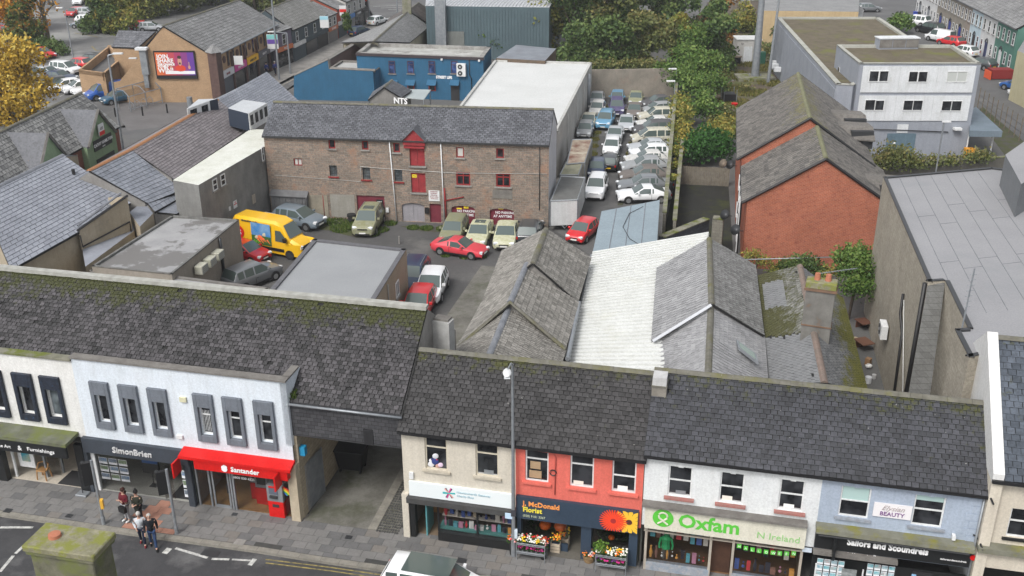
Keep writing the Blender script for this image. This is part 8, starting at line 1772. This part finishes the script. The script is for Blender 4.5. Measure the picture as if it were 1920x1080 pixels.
P=fp((1378,118),(1420,118),(1424,92),(1376,92));cb_=thing('equipment_cabin','white flat roofed equipment cabin beside the telecom mast','cabin',P[0],0);a,b=G(1379,118),G(1424,118);q=Fr(a,b)
BX((q.L/2,1.4,1.5),(q.L,2.8,3.0),q).build('cabin_body',WHW,cb_);BX((q.L/2,1.4,3.05),(q.L+.2,3.0,.12),q).build('roof',MEM,cb_);BX((q.L*.48,-.03,1.1),(1.1,.05,2.1),q).build('door',OWP,cb_);text(cb_,"12",q,.5,2.4,.35,BLACK,y=-.05)
dr=thing('cable_drum','black cable drum with flat wooden top in front of the cabin','cable drum',G(1379,120),0);g=G(1381,121);MB().cyl(g,.5,1.0,10).build('drum',BLACK,dr);MB().cyl(g+Vc((0,0,1.0)),.65,.07,12).build('top',TIMBER,dr)
cab2=thing('green_cabinet','small dark green equipment cabinet behind the mast','cabinet',G(1422,118),0);g=G(1424,120);BX((g.x,g.y,.8),(1.3,.7,1.6)).build('cabinet_body',flat('dark_green_paint',(.02,.09,.06),.5),cab2);BX((g.x,g.y-.37,.8),(.55,.03,1.4)).build('door',flat('dark_green_paint',(.02,.09,.06)),cab2)
sc_=thing('scrap_cage','metal cage of black scrap with a red tub beside the brick house','scrap',G(1366,190),0);g=G(1366,190)
for dx in(-.7,.7):
    for dy in(-.8,.8):MB().cyl((g.x+dx,g.y+dy,0),.04,1.5,5).build('post',GREYM,sc_)
BX((g.x,g.y,.5),(1.3,1.5,.9)).build('scrap_pile',BLACK,sc_);t=thing('red_tub','small red plastic tub on the scrub ground','tub',G(1377,198),0);MB().cyl(G(1377,199),.3,.35,10,.38).build('tub_body',REDM,t)
# top right houses
t,P=flat_building('buff_house','buff brick house with satellite dish at the top right',[(1428,20),(1610,22),(1612,-20),(1430,-20)],5.5,surf('buff_brick',(.5,.38,.22),(.44,.33,.19),.8,.85,0),FSL,0);flat_building('dark_wall_strip','dark grey flat roof strip behind the office wing',[(1436,40),(1560,42),(1560,16),(1436,16)],2.8,DTL,surf('dark_felt',(.07,.07,.08),(.06,.06,.07),1,.7,0),0)
gable_building('white_gable_house','small white gabled house behind the office wing',(G(1588,14,5.0),G(1592,-8,5.0)),(G(1557,32,3.2),G(1560,10,3.2)),None,WHW,FSL,RIDGC,.5,.5);
# terrace at the right
TR=Fr(G(1741,45),G(1893,140));cuts=[(1680,0,1738,22),(1738,22,1757,33),(1757,33,1822,85),(1822,85,1860,118),(1860,118,1893,140)]
xs_=[TR.X(1715,29),TR.X(1752,52),TR.X(1812,89.5),TR.X(1832,102),TR.X(1858,118),TR.X(1893,140)];eh=5.6
TC=[(surf('terrace_white',(.62,.62,.62),(.55,.55,.55),1,.8,0),'white terraced house farthest up the right hand street'),(surf('terrace_stone',(.30,.27,.23),(.25,.225,.19),1.5,.9,.1),'grey stone coloured terraced houses in the middle of the right hand row'),(surf('terrace_pale_blue',(.50,.62,.68),(.45,.56,.62),1,.8,0),'pale blue terraced house in the right hand row'),(surf('terrace_white',(.62,.62,.62)),'white terraced house between the pale blue and green ones'),(surf('terrace_green',(.09,.21,.17),(.075,.18,.145),1,.8,0),'green rendered end terraced house at the right')]
for i in range(5):
    wm,lab=TC[i];x0,x1=xs_[i],xs_[i+1];t=thing('terraced_house',lab,'house',TR.w(x0,0,0),TR.ang,'terraced houses');L_=x1-x0;BX(((x0+x1)/2,.15,eh/2),(L_,.3,eh),TR).build('wall',wm,t)
    Q=[TR.w(x0,-.25,eh),TR.w(x1,-.25,eh),TR.w(x1,4.0,eh+2.6),TR.w(x0,4.0,eh+2.6)];roofslab(Q,FSL,t);slates(Q,.5,.45,FSL,t,0);roofslab([Q[3],Q[2],TR.w(x1,8,eh),TR.w(x0,8,eh)],FSL,t,name='rear_roof');ridge(Q[3],Q[2],RIDGC,t,step=1);MB().tube([TR.w(x0,-.3,eh-.05),TR.w(x1,-.3,eh-.05)],.08,4).build('gutter',DARKM,t)
    for x in(x0+.02,x1-.02):mb=MB();mb.poly([TR.w(x,.2,0),TR.w(x,8,0),TR.w(x,8,eh),TR.w(x,4,eh+2.5),TR.w(x,.2,eh)]);mb.build('gable',wm,t)
    n=max(2,round(L_/1.75))
    for k in range(n):
        x=x0+L_*(k+.5)/n;window(TR,x-.4,3.5,x+.4,5.0,t,WHITE,GL,y=-.02,tr=(.5,),sill=True)
        if k%3==1:d_=pbox(t,'door',(GREYM,flat('blue_door',(.02,.04,.25),.5),BLACK,flat('navy_door',(.02,.03,.1),.5),WHITE)[i],TR,(x,-.04,1.1),(.9,.08,2.2));MB().tube([TR.w(x-.45,-.06,2.1),TR.w(x-.3,-.06,2.5),TR.w(x,-.06,2.65),TR.w(x+.3,-.06,2.5),TR.w(x+.45,-.06,2.1)],.09,5).build('door_arch',DARKM,t)
        else:window(TR,x-.4,.8,x+.4,2.3,t,WHITE,GL,y=-.02,tr=(.5,),sill=True)
    if i in(2,4):mb=MB();mb.box((x1-.5,4,eh+3.2),(.9,1.8,2.0),TR);mb.build('chimney',RNDR if i==4 else RBK,t)
flat_building('yellow_gable_house','pale yellow house edge at the far right beyond the green one',[(1908,95),(1990,130),(2010,60),(1930,60)],5.5,surf('pale_yellow',(.5,.46,.3),(.45,.41,.27),1,.8,0),FSL,0)
def bin_(label,u,v,c_):t=thing('wheelie_bin',label,'bin',G(u,v),TR.ang,'wheelie bins on the terrace pavement');g=G(u,v);mb=MB();mb.prism([(g.x-.27,g.y-.3),(g.x+.27,g.y-.3),(g.x+.27,g.y+.3),(g.x-.27,g.y+.3)],.05,1.0);mb.build('bin_body',c_,t);BX((g.x,g.y,1.04),(.64,.72,.08)).build('lid',c_,t)
BB=flat('blue_bin',(.02,.06,.4),.5)
for i,(u,v,c_)in enumerate(((1715,34,BB),(1723,35,BLACK),(1747,46,BB),(1782,74,flat('light_blue_bin',(.05,.25,.45),.5)),(1798,85,BB),(1804,87,BLACK),(1820,101,BB))):bin_(('first','second','third','fourth','fifth','sixth','seventh')[i]+' wheelie bin down the terrace from its far end',u,v,c_)
sk_=thing('skip','dark red builders skip with orange barrier on the right hand street','skip',G(1870,148),0);g=G(1872,147);mb=MB();mb.prism([(g.x-1.2,g.y-.8),(g.x+1.4,g.y-.8),(g.x+1.4,g.y+.8),(g.x-1.2,g.y+.8)],.1,1.2);mb.build('skip_body',flat('skip_red',(.22,.02,.02),.6),sk_);BX((g.x-1.5,g.y-.2,.55),(.08,1.8,1.0)).build('barrier',flat('barrier_orange',(.7,.1,.03),.6),sk_)
fn=thing('railings','dark steel railings on posts along the right hand street','railing',G(1880,230),0);a,b=G(1832,205),G(1930,280);q=Fr(a,b)
for i in range(12):MB().cyl(q.w(q.L*i/11,0,0),.05,2.4,5).build('post',TIMBER,fn)
for z_ in(.9,1.6):MB().tube([q.w(0,0,z_),q.w(q.L,0,z_)],.03,4).build('rail',DARKM,fn)
patch('verge',[(1828,215),(1842,200),(1960,300),(1960,330),(1890,300)],.02,MOSSG);lwall('hedge_wall','dark retaining wall behind the grey hall, topped by hedge',G(1632,335),G(1890,318),1.2,surf('dark_stone',(.12,.115,.10),(.09,.085,.075),1,.95,.2))
t=thing('orange_grit_bin','orange grit bin by the office corner','bin',G(1815,297),0);g=G(1815,297);BX((g.x,g.y,.45),(.8,.6,.9)).build('bin_body',flat('grit_orange',(.7,.3,.02),.6),t);BX((g.x,g.y,.93),(.85,.65,.1)).build('lid',flat('grit_orange',(.7,.3,.02)),t)

# ================================================================== VEHICLES
GL_='cars stored in the long lot'
H1=-99
for lab,u,v,t,c_,h in(('dusty grey car in the far left corner of the lot',1119,194,'saloon',cDSILV,H1),('dusty white car second from the far end, left row',1120,213,'hatch',cDWHITE,H1-3),('cream saloon beside the white hall wall',1104,236,'saloon',cCREAM,H1-3),('dusty silver car nearest the rusty container',1097,253,'hatch',cDSILV,H1),
    ('blue car at the far end, second row',1157,193,'hatch',cLBLUE,H1),('dusty purple off-roader behind the light blue one',1156,212,'suv',cPURP,H1+4),('light blue off-roader facing the camera',1135,236,'suv',cLBLUE,H1-4),('greenish silver car at the far end, third row',1192,193,'saloon',cALG,H1),('mauve grey saloon in the third row',1189,216,'saloon',cBRNZ,H1),
    ('silver saloon right of the light blue off-roader',1174,240,'saloon',cSILV,H1),('silver saloon behind the white hatchback',1153,262,'saloon',cSILV,H1-2),('white hatchback in front of the silver saloon',1147,285,'hatch',cWHITE,H1-2),('black hatchback facing away with yellow number plate',1143,314,'hatch',cBLACK,80),('navy hatchback left of the black one',1119,327,'hatch',cNAVY,H1),('clean white off-roader nearest the box trailer',1118,364,'suv',cWHITE,H1-2)):
    car(lab,u,v,h,t,c_,.9,GL_,rails=(t=='suv'))
for i,(u,v,t,c_,s)in enumerate(((1234,200,'saloon',cDDARK,.9),(1232,214,'hatch',cDSILV,.9),(1232,228,'suv',cCREAM,.9),(1229,240,'saloon',cDWHITE,.88),(1225,254,'suv',cDDARK,.92),(1222,269,'mpv',cCREAM,.95),(1220,286,'saloon',cSILV,.95),(1218,297,'hatch',cWHITE,.95),(1216,309,'saloon',cDWHITE,.95),(1212,322,'saloon',cDSILV,1),(1210,340,'saloon',cBRNZ,1),(1208,358,'saloon',cGREY,1),(1206,376,'coupe',cWHITE,1))):
    nm=('dark dusty saloon','dusty silver hatchback','cream off-roader','dusty white saloon','dark dusty off-roader','cream people carrier','silver saloon','small white hatchback','dusty white saloon','dusty silver saloon','bronze grey saloon','mid grey saloon','white coupe')[i]
    car(nm+', '+ordn[i]+' from the far end of the right hand row',u,v,186-i*.3+(12 if i<2 else 0),t,c_,s,GL_,plates=False)
def cp(label,tail,nose,t,c_,sc=1.0,**k):
    a,b=G(*tail),G(*nose);d=b-a;c=(a+b)/2;return car(label,0,0,math.degrees(atan2(d.y,d.x)),t,c_,sc,at=(c.x,c.y),**k)
YG='cars parked in the warehouse yard'
cp('steel blue crossover parked by the lean-to',(521,416),(602,430),'hatch',cSTEEL,1.05,group=YG);cp('white car mostly hidden behind the yellow van',(478,430),(552,452),'hatch',cWHITE,1.0,group=YG)
cp('dusty silver off-roader with roof bars in front of the maroon door',(703,412),(681,446),'suv',cALG,.95,group=YG,rails=True,sun=True);cp('algae covered estate car farthest left of three by the red arches',(861,426),(842,462),'estate',cALGD,.93,group=YG);cp('algae covered saloon in the middle of three by the red arches',(909,430),(890,470),'saloon',cALGW,.93,group=YG,sun=True);cp('green stained white saloon on the right of three by the red arches',(954,432),(944,474),'saloon',cALGW,.95,group=YG)
cp('faded red coupe parked across the middle of the yard',(818,469),(908,483),'coupe',cFRED,.92,group=YG);cp('dark grey car half hidden behind the stepped slate roofs',(985,470),(1002,425),'hatch',cDGREY,1.0,group=YG);cp('bright red small hatchback by the box trailer',(1112,428),(1072,462),'hatch',cRED,.88,group=YG)
cp('red hatchback in front of the yellow van',(432,478),(494,492),'hatch',cRED,.9,group=YG);cp('grey off-roader tucked beside the patchy flat roof',(440,545),(508,518),'suv',cGREY,.9,group=YG);cp('navy estate car against the fawn wall',(787,508),(760,556),'estate',cNAVY,1.0,group=YG,rails=True);cp('white hatchback right of the navy estate',(822,524),(797,580),'hatch',cWHITE,1.02,group=YG);cp('red hatchback peeping over the mossy ridge',(800,560),(772,612),'hatch',cRED,1.0,group=YG)
# yellow delivery van
a,b=G(436,484),G(572,485);d=b-a;vq=Fr(G(442,468),G(556,490));VL=5.9;vv=thing('delivery_van','bright yellow high roofed delivery van with a vegetable picture on its side','van',vq.w(0,0,0),vq.ang)
YV=paint('van_yellow',(.82,.47,.01));x1=vq.L*1.0+.4;x0=x1-VL;hw2=1.9
def vs(x,wl,zt,wt):return[(x,0+(hw2-wl)/2,.3),(x,(hw2-wl)/2,1.2),(x,(hw2-wt)/2,zt-.18),(x,(hw2-wt)/2+.2,zt),(x,hw2-(hw2-wt)/2-.2,zt),(x,hw2-(hw2-wt)/2,zt-.18),(x,hw2-(hw2-wl)/2,1.2),(x,hw2-(hw2-wl)/2,.3)]
secs=[vs(x0,1.88,2.5,1.6),vs(x0+.15,1.9,2.62,1.66),vs(x1-2.2,1.9,2.65,1.66),vs(x1-1.6,1.9,2.45,1.55),vs(x1-.95,1.88,1.45,1.6),vs(x1-.35,1.84,1.22,1.6),vs(x1-.05,1.7,.95,1.5),vs(x1,1.6,.75,1.4)]
mb=MB();V=[vq.w(*p)for s in secs for p in s];F_=[tuple(range(7,-1,-1)),tuple(56+k for k in range(8))]+[(i*8+k,i*8+(k+1)%8,(i+1)*8+(k+1)%8,(i+1)*8+k)for i in range(7)for k in range(8)];mb.add(V,F_);mb.build('body',YV,vv,smooth=True,autos=32)
mb=MB();mb.quad(vq.w(x1-1.56,.34,2.36),vq.w(x1-1.56,1.56,2.36),vq.w(x1-.97,1.7,1.5),vq.w(x1-.97,.2,1.5));o=mb.build('windscreen',CARGL,vv);o.location=(.02,0,.035)
mb=MB();mb.poly([vq.w(x1-2.1,.05,1.25),vq.w(x1-1.1,.04,1.25),vq.w(x1-1.2,.075,1.55),vq.w(x1-1.65,.12,2.05),vq.w(x1-2.1,.12,2.05)]);o=mb.build('side_window',CARGL,vv);o.location=(0,-.06,0)
for xx in(x0+1.1,x1-.95):
    for y_ in(-.02,hw2-.22):MB().tube([vq.w(xx,y_,.36),vq.w(xx,y_+.24,.36)],.37,16).build('wheel',RUB,vv);MB().tube([vq.w(xx,y_-.01,.36),vq.w(xx,y_,.36)],.2,12).build('rim',DARKM,vv)
pbox(vv,'side_rubbing_strip',BLACK,vq,((x0+x1)/2-.2,-.02,.62),(VL-2.4,.04,.22));pbox(vv,'grille',BLACK,vq,(x1-.02,hw2/2,.92),(.1,1.2,.28));pbox(vv,'bumper',YV,vq,(x1+.01,hw2/2,.48),(.12,1.75,.26))
for y_ in(.28,hw2-.28):pbox(vv,'headlight',LAMPW,vq,(x1-.1,y_,.98),(.2,.34,.18))
pbox(vv,'wing_mirror',BLACK,vq,(x1-1.15,-.15,1.5),(.18,.25,.3));px0,px1_=x0+1.75,x0+3.45
pn=pbox(vv,'picture_panel',surf('sky_print',(.03,.22,.55),(.25,.42,.6),1.2,.4,0),vq,((px0+px1_)/2,-.035,1.62),(px1_-px0,.02,1.6));pbox(pn,'green_fields',flat('print_green',(.04,.13,.03),.5),vq,((px0+px1_)/2,-.048,1.15),(px1_-px0,.01,.65))
rr=Rnd(8);CRO=flat('print_carrot',(.75,.13,.02),.5);CAUL=flat('print_cream',(.65,.6,.42),.5);LET=flat('print_lime',(.12,.35,.04),.5)
for i in range(12):x=px0+.7+rr.random()*.9;z_=.9+rr.random()*.35;MB().tube([vq.w(x,-.056,z_),vq.w(x-.25,-.056,z_+.28)],.05,4,True,[.02,.06]).build('carrot_print',CRO,pn)
for i in range(5):MB().ball(vq.w(px0+.15+i*.12,-.055,.95+.12*(i%2)),.12,7,4,(1,.1,.8)).build('lettuce_print',LET,pn)
for x,z_ in((px0+.5,1.35),(px0+1.2,1.62)):MB().ball(vq.w(x,-.055,z_),.18,8,5,(1,.1,.8)).build('cauliflower_print',CAUL,pn)
text(vv,"cliveseddon.co.uk",vq,px0-.9,2.36,.2,flat('van_lettering',(.05,.07,.05),.5),y=.04,bold=.004);MB().tube([vq.w(x0+.55,-.03,1.5),vq.w(x0+.55,-.01,1.5)],.5,18).build('round_logo',REDM,vv);text(vv,"CS",vq,x0+.25,1.32,.5,TXW,y=-.04,bold=.01)
# car park and street vehicles
PG='cars in the far car park'
for lab,u,v,t,c_,h,s in(('red saloon beside the planted island',80,108,'saloon',cRED,-35,1),('grey car left of the red saloon',62,116,'hatch',cGREY,-35,1),('red car at the left edge behind the green tree',14,64,'saloon',cRED,-20,1),('white car at the left edge, in front of the red one',8,74,'hatch',cWHITE,-20,1),('dark car beneath the green tree',28,84,'hatch',cBLACK,-30,1),('red and pale car behind the white people carrier',150,128,'hatch',cRED,150,1),('black estate beside the brick yard wall',172,120,'estate',cBLACK,160,1),
    ('white people carrier behind the dark row',124,138,'mpv',cWHITE,-25,1),('light grey car under the bare tree',62,152,'suv',cGREY,-20,1),('dark blue saloon under the bare tree',112,153,'saloon',cNAVY,-20,1),('silver car between the grey and dark blue ones',92,146,'hatch',cSILV,-20,1),('dark brown hatchback leftmost in the front row',95,170,'mpv',cDGREY,-140,1),('small rounded white hatchback, second in the front row',124,170,'hatch',cWHITE,-140,.98),('white hatchback third in the front row',150,173,'hatch',cWHITE,-140,1),('white saloon fourth in the front row, left of the blue van',174,176,'saloon',cWHITE,-140,1),('dark grey estate facing away by the yellow tree',34,218,'estate',cSTEEL,25,1),('white car half hidden behind the yellow tree',20,210,'hatch',cWHITE,25,1),
    ('silver white van at the top of the car park',149,8,'mpv',cWHITE,-80,1),('grey car beside the silver white van',176,6,'saloon',cGREY,0,1),('red hatchback at the top of the car park',141,30,'hatch',cRED,-100,1),('grey estate right of the red hatchback',164,30,'estate',cSILV,-10,1),('white hatchback parked nearest the yellow green trees',166,44,'hatch',cWHITE,0,1),('white and dark hatchback beside the kerb island',158,52,'hatch',cSTEEL,180,1),('red car behind the yellow green trees',265,6,'mpv',cRED,10,1),('red and white hatchback behind the tan gable',270,56,'hatch',cRED,10,1),('silver saloon right of the red and white hatchback',284,58,'hatch',cSILV,10,1)):
    car(lab,u,v,h,t,c_,s,PG,plates=False)
car('bright blue van at the right of the front row',200,184,-140,'van',paint('bright_blue_van',(.015,.10,.42)),1.0,PG);car('petrol blue small car beside the cycle shelter',222,192,-135,'hatch',cTEAL,.95,PG)
car('dark car with red tail lights on the far street',674,66,62,'hatch',cNAVY,1.0,'cars on the far street',name='moving_car');car('white hatchback ahead on the far street',708,46,60,'hatch',cWHITE,1.0,'cars on the far street',name='moving_car');car('silver off-roader passing beyond the stone wall',1388,12,180,'suv',cSILV,1.0,'cars beyond the trees')
for lab,u,v,t,c_,h in(('blue car seen between the centre trees, left one',1216,52,'hatch',cBLUE,180),('blue car seen between the centre trees, right one',1244,52,'hatch',cBLUE,180),('dark car at the corner by the buff house',1628,22,'hatch',cGREY,0)):car(lab,u,v,h,t,c_,1.0,'cars beyond the trees')
for lab,u,v,t,c_,h in(('white off-roader at the top of the right hand street',1716,48,'suv',cWHITE,130),('black off-roader behind the small white van',1742,62,'suv',cBLACK,118),('red car half hidden by the office roof',1782,86,'hatch',cRED,118),('white car roof beyond the office roof corner',1806,104,'hatch',cWHITE,118),('dark car beyond the office roof corner',1838,128,'hatch',cDGREY,118),('blue hatchback at the right edge of the street',1908,170,'hatch',cBLUE,125),('white car at the right edge below the blue hatchback',1925,184,'hatch',cWHITE,125)):car(lab,u,v,h,t,c_,1.0,'cars on the right hand street')
car('small white van facing up the right hand street',1762,78,118,'van',cWHITE,.95,'cars on the right hand street')

# ================================================================== TREES
BARK=surf('bark',(.13,.10,.075),(.08,.065,.05),5,.95,.3);PBARK=surf('pale_bark',(.20,.17,.12),(.14,.12,.085),5,.95,.3)
DG=leafmat('dark_green_leaves',[(.025,.05,.014),(.05,.09,.024),(.085,.135,.036),(.13,.17,.05)]);OLV=leafmat('olive_leaves',[(.04,.055,.016),(.08,.10,.028),(.13,.145,.045),(.20,.17,.06)]);YEL_=leafmat('yellow_leaves',[(.18,.12,.02),(.36,.23,.02),(.52,.34,.04),(.5,.4,.10)]);YG_=leafmat('yellow_green_leaves',[(.06,.085,.018),(.13,.155,.03),(.21,.21,.045),(.32,.24,.05)]);LIM=leafmat('bright_green_leaves',[(.02,.045,.008),(.045,.095,.016),(.085,.15,.028),(.15,.21,.05)]);RST=leafmat('rusty_leaves',[(.06,.035,.012),(.16,.08,.02),(.28,.13,.03),(.2,.16,.05)])
def T(label,u,v,h,r,mat,n,sz,seed,k=7,z0=.25,bare=0,bark=BARK,grp=None,tr=.28,fl=1.0):
    rnd=Rnd(seed);g=G(u,v);bl=[]
    for i in range(k):
        a=rnd.uniform(0,2*pi);q=r*.62*sqrt(rnd.random());zz=h*(z0+(1-z0)*((i+.6)/k))-r*.25;rr=r*rnd.uniform(.38,.58)*(1-.25*(i/k));bl.append((q*cos(a),q*sin(a),max(rr*.5,zz),rr))
    return tree('tree',label,(g.x,g.y),h,bl,n,sz,mat,bark,grp,tr,7,seed,bare=bare)
CT_='centre trees'
for i,(lab,u,v,h,r,m_,n,z0)in enumerate((('tall dark green tree at the left of the centre trees, beside the metal warehouse',1075,105,13,5.5,DG,5200,.15),('rust tinged green tree in the middle of the centre trees',1135,105,12,5.2,OLV,4800,.12),('ivy covered tall tree left of the blue cars',1180,98,12,4.0,DG,3600,.15),('ivy clad tree with bare twigs rising right of the blue cars',1268,95,14,5.2,DG,5200,.12),('pale twiggy half bare tree between the ivy clad trees',1228,84,13,4.4,OLV,1500,.35),('grey green round bush left of the centre trees',900,92,6.5,5.0,OLV,3800,.05),('bright green bush in front of the grey green one',925,104,4.8,3.6,LIM,2600,.05),('yellow green tree behind the white hall',1010,100,8.5,5.0,YG_,3600,.1),('dark bush behind the white hall',960,98,7,4.4,DG,3000,.05),('dark bushy tree above the lot back wall',1145,135,7.5,5.0,DG,4200,.05),('olive tree above the right part of the lot back wall',1210,132,8,4.8,OLV,4000,.05),('ochre leaved small tree in front of the ivy clad trees',1272,118,6.5,2.6,YG_,2000,.1),('dense green tree at the right of the centre group',1325,135,9.5,4.0,DG,3800,.08),('olive tree with orange side beside the stone wall',1345,92,8.5,3.4,RST,2200,.08),('dark green bush left above the lot back wall',1090,130,6.5,4.4,DG,3200,.05),('loose yellow tree by the mast compound wall',1400,58,4.6,3.4,YG_,1800,.05),('green bush behind the equipment cabin',1455,70,4.5,3.4,LIM,1800,.05),('dark hedge bush right of the equipment cabin',1440,92,3.5,2.6,DG,1500,.05))):
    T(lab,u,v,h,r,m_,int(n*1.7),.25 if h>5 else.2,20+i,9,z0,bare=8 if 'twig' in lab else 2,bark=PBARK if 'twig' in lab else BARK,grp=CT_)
def ivy(name,label,blobs,n,sz,mat,seed,cat='climbing plant'):
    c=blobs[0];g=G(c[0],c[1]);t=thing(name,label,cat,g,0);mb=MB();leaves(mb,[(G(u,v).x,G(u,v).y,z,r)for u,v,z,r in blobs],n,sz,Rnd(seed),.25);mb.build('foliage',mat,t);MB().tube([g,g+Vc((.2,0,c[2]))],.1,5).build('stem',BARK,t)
ivy('ivy_hedge','bright green ivy mound over the corner of the lot walls',[(1280,190,2.4,2.2),(1300,175,2.6,2.4),(1285,160,3.6,2.2),(1305,200,2.0,2.0),(1270,175,2.2,1.8),(1318,215,1.6,1.7),(1310,160,2.6,2.2),(1255,176,2.8,1.5),(1240,178,3.0,1.2),(1300,140,4.6,2.4),(1325,175,3.4,2.2),(1328,235,1.6,1.5),(1300,235,1.6,1.5),(1335,195,2.4,1.8)],14000,.17,LIM,3)
ivy('ivy_hedge','yellow green ivy trailing along the lot side wall',[(1273,225,1.9,1.3),(1276,240,1.7,1.3),(1278,255,1.9,1.2),(1274,272,1.6,1.2),(1282,285,1.5,1.2),(1270,300,1.6,1.0),(1268,320,1.8,.8),(1266,345,1.7,.6),(1264,375,1.9,.5)],6000,.14,YG_,4);ivy('dark_hedge','dark green hedge behind the timber fence',[(1290,315,1.4,1.6),(1310,305,1.6,1.7),(1330,308,1.6,1.7),(1348,312,1.5,1.5),(1320,290,1.6,1.6),(1345,290,1.4,1.4)],6500,.15,leafmat('ivy_green',[(.01,.03,.006),(.02,.07,.012),(.04,.12,.02)]),5,'hedge');ivy('wild_hedge','loose yellow hedge growing between dark hedge and brick house',[(1340,268,1.2,1.5),(1356,262,1.3,1.5),(1320,275,1.0,1.2),(1366,275,1.2,1.1)],2600,.15,YG_,6,'hedge')
ivy('overgrown_wall_top','low brown and green scrub along the top of the lot back wall',[(1110+i*18,172,3.1,1.1)for i in range(8)],2600,.15,OLV,7,'shrub')
ivy('shrub','rounded green shrub between the old chimney and the grey wall',[(1590,600,3.4,1.35),(1600,575,3.2,1.3),(1582,585,3.6,1.2),(1596,620,2.8,1.1),(1608,600,2.6,1.1)],6500,.10,LIM,8,'shrub');ivy('shrub','dark green shrub against the orange brick wall',[(1490,530,1.2,1.0),(1512,532,1.4,.95),(1470,526,.9,.8),(1535,538,1.0,.8)],3000,.10,DG,9,'shrub');ivy('shrub','straggly yellow green shrub in front of the brick wall',[(1412,520,1.5,.8),(1432,524,1.2,.8),(1400,512,1.3,.6),(1556,548,1.4,.8),(1576,552,1.4,.7),(1448,528,.8,.6)],1600,.08,YG_,10,'shrub')
ivy('hedge','straggly hedge along the wall between office and grey hall',[(1650,335,1.5,1.6),(1668,330,1.8,1.7),(1690,332,1.6,1.5),(1715,330,1.2,1.1),(1745,328,1.2,1.0),(1780,326,1.2,1.0),(1815,324,1.4,1.1),(1840,322,1.4,1.0)],4200,.13,OLV,11,'hedge');ivy('palm_like_shrub','bright green bush in front of the white off-roader',[(1686,60,1.8,1.6),(1695,64,1.4,1.4),(1678,62,1.5,1.3)],1400,.25,LIM,12,'shrub')
T('large orange autumn tree at the top left',22,60,10,5.5,leafmat('orange_leaves',[(.25,.10,.01),(.48,.2,.015),(.62,.3,.03),(.55,.36,.06)]),5200,.28,51,9,.3,grp='car park trees');T('green tree with orange tips in front of the orange one',52,92,10.5,4.0,leafmat('green_orange_leaves',[(.02,.04,.008),(.05,.08,.015),(.10,.12,.025),(.42,.18,.03)]),4200,.26,52,9,.12,grp='car park trees')
T('tall almost bare tree with orange lower leaves beside the green one',92,84,13,4.2,leafmat('orange_leaves',[(.25,.10,.01),(.48,.2,.015)]),420,.24,53,8,.1,bare=16,bark=PBARK,grp='car park trees',tr=.4)
T('bright yellow autumn tree at the left edge',20,236,9.2,5.0,YEL_,8000,.22,54,12,.24,bare=3,grp='car park trees',tr=.45);T('small bare crooked tree between the car park rows',68,208,5.5,2.6,RST,120,.15,55,6,.4,bare=12,grp='car park trees',tr=.2)
for i,(u,v,h,r,m_)in enumerate(((215,60,8,4.4,YG_),(195,62,7,3.8,DG),(255,35,8.5,4.8,YG_),(300,30,9,5,YG_),(345,20,10,5.5,OLV),(395,10,11,6,OLV),(440,0,10,5.5,OLV),(480,22,9,4.6,OLV),(502,10,8,4.5,YG_),(230,8,10,5,YG_))):
    T(ordn[i]+' tree from the left in the yellow green row behind the tan brick building',u,v,h,r,m_,4600,.27,60+i,8,.08,grp='trees behind the tan brick building')
ivy('planted_island','dark evergreen shrubs on the kerbed car park island',[(95,98,.8,1.6),(108,100,.8,1.5),(80,96,.8,1.6),(118,104,.6,1.1),(65,93,.8,1.5)],3200,.2,DG,13,'shrub');ivy('evergreen_shrub','dark green shrub at the foot of the green fronted building',[(12,330,2.0,1.3),(28,325,2.2,1.2),(-5,335,2,1.2)],2200,.12,DG,14,'shrub')
for i in range(9):
    for j in range(2):pass
gb('grass','patches of grass and weeds across the mast compound',[(1350+23*(k%6)+7*k%9,112+9*(k//2),1.9)for k in range(30)],12000,.32,31,leafmat('dry_grass',[(.07,.08,.015)]),.07)
ivy('scrub','low brown and green scrub around the mast compound edges',[(1352,150,.4,1.6),(1350,175,.4,1.5),(1356,128,.5,1.6),(1362,215,.3,1.3),(1345,240,.5,1.3),(1460,120,.4,1.6),(1475,140,.3,1.4),(1400,172,.2,1.2),(1445,105,.6,1.5),(1360,105,.8,1.7)],5200,.15,OLV,17,'shrub')
# light autumn haze
hz=BX((0,400,13.4),(1420,1020,29.2));hm0=bpy.data.materials.new('haze_air');hm0.use_nodes=True;hn=hm0.node_tree;hn.nodes.clear();ho_=hn.nodes.new('ShaderNodeOutputMaterial');hv=hn.nodes.new('ShaderNodeVolumePrincipled');hv.inputs['Density'].default_value=.0003;hv.inputs['Color'].default_value=(.85,.88,.92,1);hn.links.new(hv.outputs[0],ho_.inputs['Volume']);hz.build('haze',hm0,kind='stuff')
